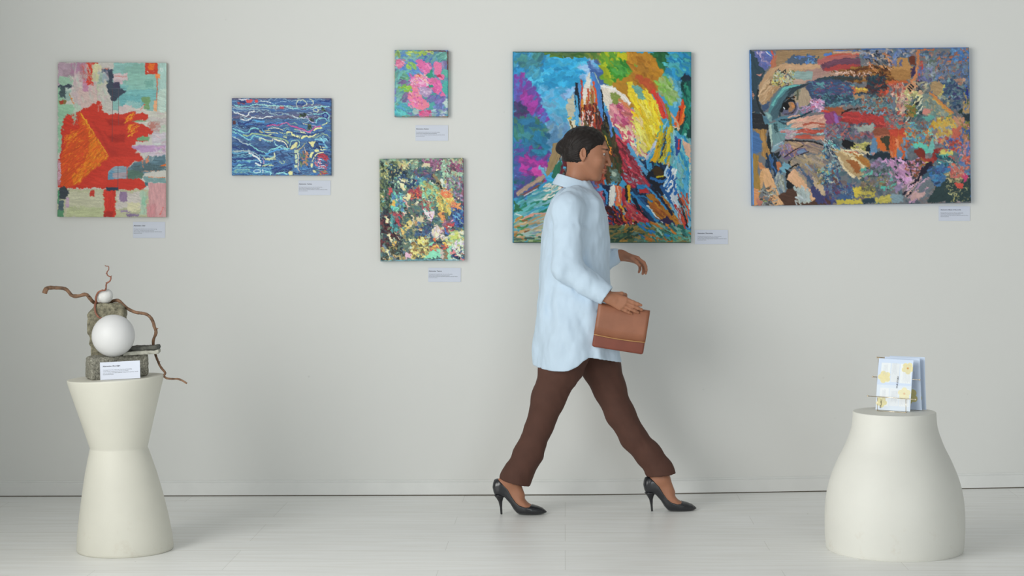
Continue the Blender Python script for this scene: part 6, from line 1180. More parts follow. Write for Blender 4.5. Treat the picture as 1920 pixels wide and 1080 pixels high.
rd = [4.6, 4.6, 4.0, 3.3, 3.4, 3.3, 3.6, 3.5, 3.5, 3.4, 3.2, 3.2, 3.0, 3.0, 3.0, 3.1, 3.1, 3.2, 3.0, 3.0, 2.9, 2.9, 2.9, 3.0, 3.0, 2.9, 3.1, 2.9, 2.7, 2.6, 2.5, 2.4, 2.3, 2.2, 2.2, 2.2, 2.1, 2.2, 2.1, 2.0, 1.9, 1.8, 1.8, 1.8, 1.7]
def branch(bm, P, R, it=2, seg=12, jit=.10):
    pts = bp_(P); k = len(pts); sp_ = smooth_path(pts, it)
    # radii by arc position
    def cum(q):
        L = [0]
        for a, b in zip(q, q[1:]): L.append(L[-1] + (b - a).length)
        return [v / L[-1] for v in L]
    R2 = np.interp(cum(sp_), cum(pts), R)
    rng = np.random.RandomState(5)
    tube(bm, sp_, [float(v) / F_PX * 6.9 * (1 + jit * rng.uniform(-1, 1)) for v in R2], seg)
bro = empty('twisted_branch', W(197, 570, 6.92))
tag(bro, 'twisted reddish brown bare branch arching over the stones and trailing past the pedestal edge', 'branch')
bm = bmesh.new(); branch(bm, main, rd)
for (px, py, dx, dy) in ((167, 556, -1, -3), (293, 617, 3.5, -1.5), (237, 577, 0, -3), (297.5, 680, 2.5, -2), (110, 540, 1, -3)):
    a = W(px, py, 6.89); bmv = W(px + dx, py + dy, 6.88); tube(bm, [a, (a + bmv) / 2, bmv], [.0035, .0028, .0014], 6)
bo = bm_obj('stem', bm, M_BARK, smooth=True)
M_TWIG = mat('thin_reddish_twig', (.27, .105, .065), .6, vary=(60, .25))
bm = bmesh.new()
t1 = [(181, 568, 6.90), (179.5, 560, 6.885), (180.5, 555, 6.88), (183.3, 549, 6.875), (187, 546, 6.872), (191, 544.6, 6.87), (197.5, 544.6, 6.875), (199, 540, 6.885), (199, 533, 6.89), (201, 530, 6.89), (205.8, 527.8, 6.89), (208, 523, 6.89), (208, 519, 6.89), (204, 518, 6.89), (201, 515.6, 6.89), (200, 511, 6.89), (202, 508, 6.89), (203.9, 505.6, 6.89), (204, 502, 6.89), (203.4, 499, 6.89), (200, 499.3, 6.89), (196.6, 497.8, 6.89)]
branch(bm, t1, list(np.linspace(2.0, .75, len(t1))), seg=8); branch(bm, [(180, 566, 6.90), (177.8, 572, 6.872), (178.2, 582, 6.868), (180, 588, 6.868), (183.3, 593, 6.865), (186.5, 596, 6.862), (191, 596.5, 6.858)], [2.0, 2.0, 1.9, 1.8, 1.7, 1.6, 1.2], seg=8)
for (px, py, dx, dy) in ((208, 519, 1.6, -2.5), (199.3, 531, -.6, -2.2), (191, 545, .6, -3), (200.2, 513, -2, -.6), (183, 550, -1.5, -1.2)):
    a = W(px, py, 6.887); bmv = W(px + dx, py + dy, 6.885); tube(bm, [a, (a + bmv) / 2, bmv], [.0019, .0014, .0008], 6)
tw = bm_obj('twig', bm, M_TWIG, smooth=True)
for o in (bo, tw):
    o.parent = bro; o.matrix_parent_inverse = Matrix.Translation(bro.location).inverted()
# caption card leaning on the block
DC = 6.745; a = W(188.2, 713.0, DC); x2 = W(261.6, 709.4, 6.755)
ang = math.atan2(x2.y - DC, x2.x - a.x)
a.z = topz(a.x) + .0012
M = Matrix.Translation((a.x, DC, a.z)) @ Matrix.Rotation(ang, 4, 'Z') @ Matrix.Rotation(TA * 1.05, 4, 'Y') @ Matrix.Rotation(math.radians(-7), 4, 'X') @ Matrix.Translation((0, 0, .0685))
card('caption_card', 'white caption card leaning against the granite block on the hourglass pedestal', 'Abstraction. Moonlight', .1535, .0685, M=M, left=.011)

# ================================================================ leaflets in a gold wire stand
TR = .5446
M_GOLD = mat('brass_wire', (.86, .74, .56), .25, metal=1.0)
stand = empty('leaflet_stand', (PRX, DR, TR)); tag(stand, 'small brass wire leaflet stand with ball-ended rods on the bell-shaped pedestal', 'stand')
def rod(name, pts, r, balls=()):
    bm = bmesh.new(); tube(bm, pts, r, 10)
    for b in balls: ball(bm, b, .0034, 16)
    o = bm_obj(name, bm, M_GOLD, smooth=True); o.parent = stand; o.matrix_parent_inverse = Matrix.Translation(stand.location).inverted(); return o
D1, D2, D3 = 6.875, 6.828, 6.782                            # back, middle, front tiers
p3a, p3b = W(1627, 742.3, 6.905), W(1716.7, 749.2, 6.795)
rod('ball_end_rod', [p3a, p3b], .0016, (p3a, p3b))
p2a, p2b = W(1636.3, 706.4, 6.975), W(1724.3, 712.3, 6.866)
rod('ball_end_rod', [p2a, p2b], .0016, (p2a, p2b))
p1a, p1b = W(1644.7, 670, 7.018), W(1716, 674.0, 6.93)
rod('ball_end_rod', [p1a, p1b], .0016, (p1a, p1b))
def lerp(a, b, t): return a + (b - a) * t
zb = TR + .0018
fl = lerp(p3a, p3b, .205); fr = lerp(p3a, p3b, .80)
def drop(p, D=None): return Vector((p.x, p.y if D is None else D, zb))
ml = lerp(p2a, p2b, .10); mr = lerp(p2a, p2b, .74); kl = lerp(p1a, p1b, .03); kr = lerp(p1a, p1b, .70)
rod('wire_frame', [fl, drop(fl), drop(ml), drop(kl)], .0013); rod('wire_frame', [fr, drop(fr), drop(mr), drop(kr)], .0013)
rod('wire_frame', [drop(fl), drop(fr)], .0013); rod('wire_upright', [ml, drop(ml)], .0012); rod('wire_upright', [mr, drop(mr)], .0012); rod('wire_upright', [kl, drop(kl)], .0012); rod('wire_upright', [kr, drop(kr)], .0012)

def flower(p, cx, cy, R, col='DDD3A0', eye=None, rot=.3):
    p.poly(col, [(cx + R * .5 * math.cos(t), cy + R * .5 * math.sin(t)) for t in np.linspace(0, 6.28, 16)[:-1]], r=0, var=.02, soft=.7, freq=40)
    for k in range(5):
        a = rot + k * 2 * math.pi / 5; x, y = cx + R * .58 * math.cos(a), cy + R * .58 * math.sin(a)
        p.poly(col, [(x + R * .44 * math.cos(t), y + R * .44 * math.sin(t)) for t in np.linspace(0, 6.28, 18)[:-1]], r=0, var=.02, soft=.7, freq=40)
    if eye: p.poly(eye, [(cx + R * .17 * math.cos(t), cy + R * .17 * math.sin(t)) for t in np.linspace(0, 6.28, 14)[:-1]], r=0, var=.02, soft=.7)
def leaflet_art(kind):
    p = Paint((0, 0, 500, 760), 150, 'C6D4EA', 3)
    B = lambda c, x0, y0, x1, y1, **k: p.poly(c, [(x0, y0), (x1, y0), (x1, y1), (x0, y1)], r=0, var=.02, soft=.7, **k)
    if kind == 0:
        B('DEE3E6', 45, 60, 180, 350); B('D6DBDF', 190, 60, 310, 340); B('DEE3E6', 320, 60, 480, 350)
        B('D3DDEE', 0, 385, 500, 760); B('E1E5E9', 50, 430, 180, 700); B('DCE1E6', 190, 430, 320, 690); B('E2E6EA', 330, 430, 470, 690)
        flower(p, 100, 270, 92, rot=.6); flower(p, 425, 125, 88, eye='D08A30', rot=.2); flower(p, 400, 500, 92, 'E0DAB4', eye='D9B890', rot=.9); flower(p, 80, 640, 80, 'DAD2A0', rot=.2)
        for (x0, x1, y0, y1) in ((85, 150, 70, 250), (215, 275, 50, 235), (370, 470, 60, 350), (90, 140, 450, 650), (220, 300, 450, 640), (345, 455, 560, 680)):
            for x in range(x0, x1, 13): p.stroke('A3A9B4', [(x, y0 + (x * 7) % 23), (x, y1 - (x * 11) % 31)], 3.6, r=.3, var=.05, a=.55, dry=.12)
        for t in (0, 1):
            pass
    else:
        flower(p, 330, 560, 120, 'C8BF84', eye='7A6A30', rot=.5); flower(p, 120, 200, 110, 'C8BF84', rot=.1)
        for x in range(360, 420, 14): p.stroke('8A8F9A', [(x, 200), (x, 440)], 3.6, r=.3, a=.6, dry=.15)
    return p.finish(0)
M_LEAF = mat('printed_paper', rough=.5, attr='Col')
def leaflet(label, TL, TRt, BR, BL, art, group='gallery leaflets', thick=.0016):
    """a printed sheet through four world points (front), with a little bow and real thickness"""
    C, _ = art; H, Wd = C.shape[:2]
    P = np.where(C <= .04045, C / 12.92, ((C + .055) / 1.055) ** 2.4) / .92; P = np.clip(P, 0, .88)
    u = np.linspace(0, 1, Wd)[None, :, None]; v = np.linspace(0, 1, H)[:, None, None]
    q = [np.array(t)[None, None] for t in (TL, TRt, BR, BL)]
    S = (q[0] * (1 - u) + q[1] * u) * (1 - v) + (q[3] * (1 - u) + q[2] * u) * v
    bow = np.sin(np.pi * v) * .004 + np.sin(np.pi * u) * .0015; S[..., 1:2] += bow
    cen = S.mean((0, 1)); V1 = S.reshape(-1, 3) - cen; V2 = V1 + np.array([0, thick, 0])
    I = (np.arange(H - 1)[:, None] * Wd + np.arange(Wd - 1)[None]).ravel(); n = H * Wd
    Fq = np.stack([I, I + Wd, I + Wd + 1, I + 1], 1); Fb = Fq[:, ::-1] + n
    ring = [j for j in range(Wd)] + [i * Wd + Wd - 1 for i in range(1, H)] + [(H - 1) * Wd + j for j in range(Wd - 2, -1, -1)] + [i * Wd for i in range(H - 2, 0, -1)]
    ring = np.array(ring); r2 = np.roll(ring, -1); Fs = np.stack([ring, ring + n, r2 + n, r2], 1)[:, ::-1]
    cols = np.concatenate([P.reshape(-1, 3), np.full((n, 3), .78) * np.array([.93, .97, 1.05])])
    o = mesh_obj('leaflet', np.concatenate([V1, V2]), np.concatenate([Fq, Fb, Fs]), M_LEAF, col=cols)
    o.location = cen; tag(o, label, 'leaflet', group)
    return o, S
zt = TR + .0042
def quad(tl, tr, br, bl, Dt, Db, dl=0.0):
    """pixel corners with depths top and bottom, the right side dl nearer; bottoms set on the pedestal"""
    P = [W(*tl, Dt), W(*tr, Dt + dl), W(*br, Db + dl), W(*bl, Db)]
    return [tuple(q) for q in P]
Dm = (CAM_H - TR - .002) * F_PX                               # depth of a top-surface point = Dm / (py-400)
b3 = Dm / (769.5 - 400); 
o, S = leaflet('third leaflet, hindmost in the brass stand, mostly hidden, pale blue with a yellow flower edge', *quad((1668, 667), (1734.2, 670), (1737, 768.6), (1671, 764.5), 6.998, 6.988, -.082), leaflet_art(1))
o, S = leaflet('middle leaflet in the brass stand, pale blue with a yellow flower near its foot', *quad((1659, 668.5), (1724.8, 671.5), (1728.7, 769.3), (1662, 765.5), 6.978, 6.968, -.080), leaflet_art(1))
o, S = leaflet('front leaflet in the brass stand with white panels, yellow flowers and vertical lettering', *quad((1648, 672), (1713, 675.4), (1706.5, 771.9), (1641.5, 768), 6.942, 6.926, -.074), leaflet_art(0))
# lettering on the front sheet
def on_sheet(S, u, v): H, Wd = S.shape[:2]; return Vector(S[int(v * (H - 1)), int(u * (Wd - 1))])
for (txt, u, v, v2, m_, sz_) in (('OUR STORY', .565 + .035, .565, .33, M_INK, .0085), ('PAINTING', .16, .97, .80, M_INK, .0085)):
    a = on_sheet(S, u, v); b = on_sheet(S, u + .02, v2)
    if txt == 'PAINTING': txt = 'GALLERY'
    dirv = (b - a); L_ = dirv.length; zax = Vector((0, -1, 0)); xax = dirv.normalized(); yax = zax.cross(xax).normalized(); zax = xax.cross(yax)
    t = text_mesh('lettering', txt, sz_, m_, None, (0, 0, 0), bold=.0001); wl = max(v_.co.x for v_ in t.data.vertices)
    R = Matrix((xax, yax, zax)).transposed().to_4x4()
    t.rotation_euler = (0, 0, 0); t.scale = (1, 1, 1)
    Mw = Matrix.Translation(a + zax * .0012) @ R @ Matrix.Diagonal((L_ / wl, 1, 1, 1))
    t.parent = o; t.matrix_parent_inverse = Matrix.Translation(o.location).inverted(); t.matrix_basis = Mw
# ================================================================ the walking woman
D0 = 7.70; XP = (1090 - CX) / F_PX * D0
def P(px, py, y=0.0):
    """photo pixel + sideways offset -> the woman's own frame (x ahead, y to her left, z up)"""
    D = D0 + y; return np.array([(px - CX) / F_PX * D - XP, y, CAM_H - (py - CY) / F_PX * D])
def relax(V, Q, it=2, f=.5):
    V = V.astype(np.float64); n = len(V); E = np.concatenate([Q[:, [0, 1]], Q[:, [1, 2]], Q[:, [2, 3]], Q[:, [3, 0]]])
    for _ in range(it):
        cnt = np.bincount(E[:, 0], minlength=n) + 1e-9
        A = np.stack([np.bincount(E[:, 0], V[E[:, 1], d], n) for d in range(3)], 1) / cnt[:, None]
        V = V + (A - V) * f * (cnt > .5)[:, None]
    return V.astype(np.float32)
woman = empty('person', (XP, D0, 0))
tag(woman, 'woman in pale blue shirt, brown trousers and black heels striding right past the paintings', 'person')

M_SKIN = mat('skin', rough=.5, attr='Col', sss=.12, spec=.4)
M_HAIR = mat('dark_hair', (.014, .010, .009), .55, spec=.3, vary=(80, .3), bump=(300, .4, .001))
M_SHIRT = mat('pale_blue_cotton', (.56, .69, .82), .85, vary=(14, .03), bump=(700, .12, .0005))
M_TROU = mat('brown_wool', (.085, .034, .022), .82, vary=(20, .08), bump=(600, .15, .0005))
M_SHOE = mat('black_leather', (.012, .013, .017), .26, spec=.6, coat=.25)
M_SOLE = mat('shoe_heel_black', (.015, .015, .018), .35)

# ---- shoe profile (x from the back of the heel, z from the ground), shared by foot and shoe
TOPL = [(-.004, .150), (.006, .160), (.021, .160), (.045, .138), (.069, .113), (.087, .082), (.105, .057), (.122, .044), (.148, .036), (.165, .037), (.176, .048), (.19, .09)]
BOT = [(-.002, .104), (.004, .092), (.010, .087), (.021, .084), (.045, .080), (.056, .074), (.079, .048), (.095, .022), (.110, .006), (.122, .002), (.20, .002), (.225, .004), (.239, .010)]
DOME = [(0, .150), (.02, .158), (.05, .175), (.07, .178), (.10, .14), (.130, .09), (.155, .058), (.175, .046), (.20, .039), (.22, .031), (.234, .020), (.240, .014)]
WID = [(-.001, .004), (.001, .012), (.005, .019), (.012, .026), (.03, .030), (.06, .030), (.09, .031), (.12, .038), (.15, .042), (.175, .040), (.20, .032), (.22, .022), (.233, .012), (.240, .003)]
def ip(T, x): return np.interp(x, [t[0] for t in T], [t[1] for t in T])
def foot_field(x, y, z, off=0.0):
    xb = ip([(.08, .016), (.095, .006), (.12, 0), (.14, .003), (.165, .012)], z)
    w = ip(WID, x - xb * np.clip(1 - x / .05, 0, 1)) + off; b = ip(BOT, x) - off; t = ip(DOME, x) + off
    h = np.maximum((t - b) / 2, .002); c = (t + b) / 2
    # squarer at the bottom than on top
    e = np.where(z < c, 3.2, 2.0)
    q = (np.abs(y / np.maximum(w, .002)) ** e + np.abs((z - c) / h) ** e) ** (1 / e)
    d = (q - 1) * np.minimum(w, h)
    return np.maximum(d, np.maximum(xb - x - off, x - .2405 - off))
def shoe_obj(origin, yaw):
    f = Field(steps(-.012, .0016, .252), steps(-.05, .0016, .05), steps(-.004, .0016, .16))
    x, y, z = np.meshgrid(*f.ax, indexing='ij')
    o = foot_field(x, y, z)
    top = z - ip(TOPL, x) - .10 * np.maximum(0, np.abs(y) - .02) * 0
    d = smax(o, top, .003)
    f.F = d.astype(np.float32); V, Q = f.mesh(); V = relax(V, Q, 5)
    s = mesh_obj('shoe', V, Q, M_SHOE, woman, smooth=True); s.location = origin; s.rotation_euler = (0, 0, yaw)
    # stiletto
    bm = bmesh.new(); rings = []
    for (z_, xc, rx, ry) in ((.0, .0395, .0042, .0045), (.004, .0395, .0045, .0047), (.03, .0375, .0050, .0052), (.055, .035, .0085, .0085), (.07, .0325, .015, .0145), (.080, .0315, .022, .0215), (.086, .031, .0255, .025)):
        rings.append([bm.verts.new((xc + rx * math.cos(a), ry * math.sin(a), z_)) for a in np.linspace(0, 2 * math.pi, 25)[:-1]])
    for a, b in zip(rings, rings[1:]):
        for k in range(24): bm.faces.new([a[k], a[(k + 1) % 24], b[(k + 1) % 24], b[k]])
    bm.faces.new(rings[0][::-1]); bm.faces.new(rings[-1]); bm_obj('heel', bm, M_SOLE, s, smooth=True)
    return s
RS = P(923.5, 960, -.035); RS[2] = 0; LS = P(1206, 958, .03); LS[2] = 0
RY, LY = math.radians(-3), math.radians(5)
def shoe_to_body(o, yaw, p): c, s_ = math.cos(yaw), math.sin(yaw); return np.array([o[0] + p[0] * c - p[1] * s_, o[1] + p[0] * s_ + p[1] * c, p[2]])
shoe_obj(tuple(RS), RY); shoe_obj(tuple(LS), LY)

# ---- skeleton
HIPR, HIPL = P(1083, 600, -.085), P(1090, 600, .085)
KNR, KNL = P(1024, 755, -.06), P(1161, 775, .055)
ANR, ANL = shoe_to_body(RS, RY, (.078, 0, .150)), shoe_to_body(LS, LY, (.078, 0, .150))
SHR, SHL = P(1073, 378, -.165), P(1078, 378, .165)
ELR, WRR = P(1064, 503, -.215), P(1140, 557, -.238)
ELL, WRL = P(1094, 493, .215), P(1166, 479, .185)
NECK = P(1076, 352); HEAD = P(1100, 288)
HR = Matrix.Rotation(math.radians(11), 3, 'Y') @ Matrix.Rotation(math.radians(-4), 3, 'Z')      # head bowed a little
def H(x, y, z): v = HR @ Vector((x, y, z)); return HEAD + np.array(v)

B = Field(steps(-.46, .005, -.13, .0022, .31, .0045, .60), steps(-.30, .005, -.275, .0022, -.19, .005, -.10, .0022, .10, .005, .14, .0028, .25, .005, .29),
          steps(-.01, .005, .86, .0026, 1.0, .006, 1.07, .0028, 1.19, .005, 1.40, .0022, 1.74))
c = B.cone
# trunk
c(P(1088, 600), P(1082, 540), .10, .088, 0, (1, 1.45)); c(P(1082, 540), P(1078, 450), .088, .105, .03, (1, 1.35)); c(P(1078, 450), P(1074, 395), .100, .060, .03, (1, 1.35))
c(P(1074, 390, -.145), P(1078, 390, .145), .038, .038, .04); c(P(1074, 382), NECK, .050, .048, .03)
# neck
c(NECK, H(-.018, 0, -.060), .052, .050, .02)
# legs
for hip, kn, an in ((HIPR, KNR, ANR), (HIPL, KNL, ANL)):
    c(hip, kn, .070, .038, .02); mid = kn * .62 + an * .38; c(kn, mid, .037, .035, .02); c(mid, an, .035, .031, .02)
for o_, yw, an in ((RS, RY, ANR), (LS, LY, ANL)):
    T = lambda *p: shoe_to_body(o_, yw, p)
    c(an, T(.052, 0, .118), .030, .024, .02); c(an + np.array([.012, 0, -.008]), T(.118, 0, .082), .031, .026, .02)
    def ff(x, y, z, o_=o_, yw=yw):
        cx_, sx_ = math.cos(yw), math.sin(yw); X_ = (x - o_[0]) * cx_ + (y - o_[1]) * sx_; Y_ = -(x - o_[0]) * sx_ + (y - o_[1]) * cx_
        X_, Y_, Z_ = np.broadcast_arrays(X_, Y_, z); return foot_field(X_, Y_, Z_, -.0045)
    B.put(ff, (o_[0] - .01, o_[1] - .05, 0), (o_[0] + .25, o_[1] + .05, .16), .006, m=0)
# arms
for sh, el, wr in ((SHR, ELR, WRR), (SHL, ELL, WRL)):
    c(sh + np.array([0, -np.sign(sh[1]) * .012, -.022]), el, .034, .033, .03); m_ = el * .65 + wr * .35; c(el, m_, .036, .037, .02); c(m_, wr, .037, .023, .02, None)
# hands
def hand(w, d, n, a, curl, thumb, sc=.87):
    """w wrist, d hand direction, n palm-facing normal, a towards the index finger"""
    d, n, a = [np.array(q, float) / np.linalg.norm(q) for q in (d, n, a)]
    L = (.084, .088, .084, .076); O = (.0275, .0095, -.0090, -.0265)
    ph = ((.040, .024, .019), (.044, .028, .020), (.041, .026, .019), (.032, .019, .017)); R = (.0094, .0096, .0092, .0082)
    for i in range(4):
        m = w + (d * L[i] + a * O[i] - n * (.002 if i in (1, 2) else 0)) * sc
        c(w + (d * .012 + a * O[i] * .55) * sc, m, .0155 * sc, .0118 * sc, .012)
        p = m; ang = 0
        for j in range(3):
            ang += curl[i][j]; q = p + (d * math.cos(ang) + n * math.sin(ang)) * ph[i][j] * sc + a * O[i] * .02
            r0 = R[i] * sc * (1, .93, .86)[j]; c(p, q, r0, r0 * .93, .0035); p = q
    c(w - d * .01, w + d * .03 * sc, .022, .018 * sc, .015)
    p = w + (d * .022 + a * .022 + n * .006) * sc
    for (dd, ln, r0, r1) in zip(thumb, (.042, .030, .026), (.0150, .0112, .0100), (.0118, .0102, .0085)):
        v = d * dd[0] + n * dd[1] + a * dd[2]; q = p + v / np.linalg.norm(v) * ln * sc; c(p, q, r0 * sc, r1 * sc, .006); p = q
fw = np.array([math.cos(math.radians(24)), 0, -math.sin(math.radians(24))])
hand(WRR, fw, (0, 1, 0), (math.sin(math.radians(24)), 0, math.cos(math.radians(24))), ((.05, .10, .10), (.07, .12, .12), (.09, .14, .12), (.12, .16, .14)), ((.85, .35, .45), (.7, .9, .05), (.5, .7, -.6)))
hand(WRL, (.93, -.12, -.28), (-.25, -.35, -.9), (.05, -.92, .38), ((.35, .55, .35), (.42, .65, .4), (.48, .7, .42), (.52, .72, .45)), ((.8, .25, .55), (.9, .45, .1), (.9, .5, -.1)))
# head
E = lambda p, r, k=.008, op='u': B.ell(H(*p), r, k, HR, op)
E((-.012, 0, .030), (.096, .074, .082), 0); E((.030, 0, -.025), (.060, .060, .078), .03); E((.040, 0, -.070), (.040, .043, .036), .02); E((.066, 0, -.096), (.018, .020, .016), .018)
E((-.020, 0, -.035), (.060, .060, .050), .03)
c(H(.0, .052, -.045), H(.055, .022, -.092), .014, .015, .02); c(H(.0, -.052, -.045), H(.055, -.022, -.092), .014, .015, .02)
c(H(.074, .030, .034), H(.080, -.030, .034), .012, .012, .014)                                    # brow
c(H(.062, .040, -.022), H(.062, .040, -.030), .020, .016, .018); c(H(.062, -.040, -.022), H(.062, -.040, -.030), .020, .016, .018)   # cheekbones
for s_ in (1, -1): E((.098, s_ * .030, .010), (.016, .017, .012), .010, 'd')
for s_ in (1, -1): E((.079, s_ * .030, .0215), (.010, .017, .0045), .004); E((.078, s_ * .030, -.0005), (.010, .016, .004), .004)      # lids
c(H(.088, 0, .016), H(.1085, 0, -.024), .0065, .0088, .010); E((.106, 0, -.028), (.0115, .0105, .0090), .005)
for s_ in (1, -1): E((.097, s_ * .0115, -.030), (.0095, .0065, .0065), .004)
E((.0935, 0, -.0560), (.0115, .022, .0060), .004); E((.0915, 0, -.0660), (.0115, .019, .0065), .004); E((.104, 0, -.0610), (.010, .026, .0016), .002, 'd')
for s_ in (1, -1):
    Re = HR @ Matrix.Rotation(math.radians(-12), 3, 'Y') @ Matrix.Rotation(math.radians(18 * s_), 3, 'Z')
    B.ell(H(-.012, s_ * .075, -.006), (.017, .007, .031), .004, Re); B.ell(H(-.008, s_ * .081, -.002), (.009, .006, .019), .004, Re, 'd'); c(H(-.006, s_ * .072, -.033), H(-.004, s_ * .072, -.036), .006, .005, .004)
V, Q = B.mesh(); V = relax(V, Q, 2, .4)
skin = np.array(lin('A9755A')) * np.ones((len(V), 3))
Vh = (V - HEAD) @ np.array(HR)                                # head frame
hx, hy, hz = Vh.T
near = (V[:, 2] > 1.45)
def blend(mask, colr, a=1.0):
    global skin
    m = (np.clip(mask, 0, 1) * a * near)[:, None]; skin = skin * (1 - m) + np.array(lin(colr)) * m
blend(1.3 - (((hx - .098) / .016) ** 2 + (hy / .024) ** 2 + ((hz + .061) / .0125) ** 2), '8A4440', .8)       # lips
blend(1.2 - ((np.abs(hy) - .032) / .019) ** 2 - ((hz - .033 + .12 * (np.abs(hy) - .032)) / .0055) ** 2 - (hx < .04) * 9, '120A08', .95)   # brows
mesh_obj('body', V, Q, M_SKIN, woman, smooth=True, col=skin)
M_EYE = mat('eye', rough=.25, attr='Col', spec=.3)
for s_ in (-1, 1):
    bm = bmesh.new(); ball(bm, (0, 0, 0), .0116, 32); e = bm_obj('eye', bm, M_EYE, woman, smooth=True); e.location = H(.0725, s_ * .030, .0100)
    a = e.data.color_attributes.new('Col', 'FLOAT_COLOR', 'POINT'); look = HR @ Vector((.97, 0, -.2)).normalized()
    for i, v in enumerate(e.data.vertices):
        k = v.co.normalized().dot(look); a.data[i].color = (.005, .004, .004, 1) if k > .95 else ((.05, .022, .012, 1) if k > .78 else (.50, .46, .43, 1))

# ---- hair drawn back into a knot
Hf = Field(steps(-.16, .0024, .15), steps(-.11, .0024, .11), steps(1.46, .0024, 1.76))
Hf.ell(H(-.014, 0, .030), (.105, .083, .091), 0, HR); Hf.ell(H(-.030, 0, -.010), (.080, .075, .070), .02, HR)
x, y, z = np.meshgrid(*Hf.ax, indexing='ij'); G = np.stack([x, y, z], -1) - HEAD; G = G @ np.array(HR); gx, gy, gz = G[..., 0], G[..., 1], G[..., 2]
line = gx - (.068 - .50 * np.maximum(0, .060 - gz) - 1.0 * np.maximum(0, np.abs(gy) - .045))        # hairline sweeps back over the ear
line = np.maximum(line, (-gz - .052) * 1.0)
Hf.F = smax(Hf.F, line.astype(np.float32) * .8, .006)
for s_ in (1, -1): Hf.ell(H(-.010, s_ * .090, -.010), (.022, .024, .030), .006, HR, 'd')
Hf.ell(H(-.108, 0, .006), (.034, .036, .034), .012, HR)
r_ = np.sqrt((gx + .108) ** 2 + (gz - .006) ** 2); tw_ = np.arctan2(gz - .006, gx + .108)
st = noise3(gy * 260 + 9, np.arctan2(gz + .02, gx + .02) * 3, np.sqrt(gx ** 2 + gz ** 2) * 30, 3) * .0016 + np.sin(np.arctan2(gz + .03, -gx - .10) * 46 + fbm3(gx, gy, gz, 30, 2, 4) * 2.5) * .0012 * (gx > -.085)
Hf.F = (Hf.F + st + np.where(r_ < .045, np.sin(tw_ * 3 + r_ * 160) * .0014, 0)).astype(np.float32)
V, Q = Hf.mesh(); V = relax(V, Q, 1, .4); mesh_obj('hair', V, Q, M_HAIR, woman, smooth=True)

# ---- trousers
T = Field(steps(-.42, .0042, .48), steps(-.22, .0042, .22), steps(.10, .0042, 1.02)); t = T.cone
t(P(1085, 560), P(1087, 615), .108, .112, 0, (1, 1.30))
RP = [(1083, 610, -.085, .112), (1052, 690, -.075, .094), (1027, 750, -.062, .072), (1011, 800, -.052, .058), (991, 850, -.043, .060), (969, 893, -.037, .065), (960, 930, -.037, .071)]
LP = [(1092, 610, .085, .110), (1126, 685, .075, .088), (1143, 728, .066, .072), (1162, 775, .055, .063), (1188, 821, .045, .058), (1216, 853, .038, .056), (1237, 882, .033, .058), (1249, 912, .033, .060)]
for PP in (RP, LP):
    for a, b in zip(PP, PP[1:]): t(P(*a[:3]), P(*b[:3]), a[3], b[3], .02, (1, .92))
x, y, z = np.meshgrid(*T.ax, indexing='ij')
# hems: cut each leg across, and hollow it there
def plane(p, n): n = np.array(n) / np.linalg.norm(n); return (x - p[0]) * n[0] + (y - p[1]) * n[1] + (z - p[2]) * n[2]
hr = plane(P(966, 905, -.037), (-.25, 0, -1)); hl = plane(P(1236, 891, .033), (.10, 0, -1))
xm = (P(1090, 800)[0]); right = x < xm
# folds, a pressed crease, drag lines from the crotch, creases down the front, breaks at knee and hem
fold = fbm3(x + z * .35, y * 1.2, z * .55, 13, 3, 5) * .0030 + np.sin((z * 16 + x * 24 + fbm3(x, y, z, 7, 2, 8) * 3)) * .0018 * np.clip((.55 - z) * 4, .2, 1)
fold = fold + np.abs(fbm3(x * 1.5 + z * .9, y, z * .35, 16, 2, 12)) * .004 - .002
Fo = T.F + fold
d = smax(Fo, np.where(right, hr, hl), .003)
cav = np.maximum(Fo + .0125, -(np.where(right, hr, hl) + .09)); d = np.maximum(d, -cav)
T.F = d.astype(np.float32); V, Q = T.mesh(); V = relax(V, Q, 5); mesh_obj('trousers', V, Q, M_TROU, woman, smooth=True)

# ---- shirt
S = Field(steps(-.27, .0042, .27), steps(-.32, .0042, .31), steps(.60, .0042, 1.52))
x, y, z = np.meshgrid(*S.ax, indexing='ij')
prof = [(338, 1062, 1104, .064), (352, 1054, 1112, .085), (362, 1043, 1122, .130), (375, 1034, 1131, .172), (400, 1025, 1139, .192), (450, 1017, 1143, .190), (500, 1013, 1143, .182), (550, 1010, 1146, .190), (600, 1006, 1151, .204), (650, 1002, 1159, .212), (700, 999, 1170, .216)]
zz = np.array([P(0, q[0])[2] for q in prof]); o_ = np.argsort(zz)
xb = np.interp(z, zz[o_], np.array([P(q[1], 0)[0] for q in prof])[o_]); xf = np.interp(z, zz[o_], np.array([P(q[2], 0)[0] for q in prof])[o_]); bw = np.interp(z, zz[o_], np.array([q[3] for q in prof])[o_])
a_ = (xf - xb) / 2; c_ = (xf + xb) / 2; ex = 2.3
q = (np.abs((x - c_) / a_) ** ex + np.abs(y / bw) ** ex) ** (1 / ex)
S.F = np.maximum((q - 1) * np.minimum(a_, bw) * .9, (z - P(0, 339)[2]) * .8).astype(np.float32)
s = S.cone
s(P(1074, 374, -.11), P(1068, 392, -.175), .058, .066, .03); s(P(1068, 392, -.175), P(1062, 500, -.215), .066, .066, .02); s(P(1062, 500, -.215), P(1098, 530, -.228), .062, .055, .02); s(P(1098, 530, -.228), P(1134, 552, -.238), .055, .043, .015)
s(P(1078, 374, .11), P(1076, 392, .175), .058, .064, .03); s(P(1076, 392, .175), P(1093, 492, .215), .064, .060, .02); s(P(1093, 492, .215), P(1128, 487, .205), .056, .048, .02); s(P(1128, 487, .205), P(1152, 481, .192), .048, .040, .015)
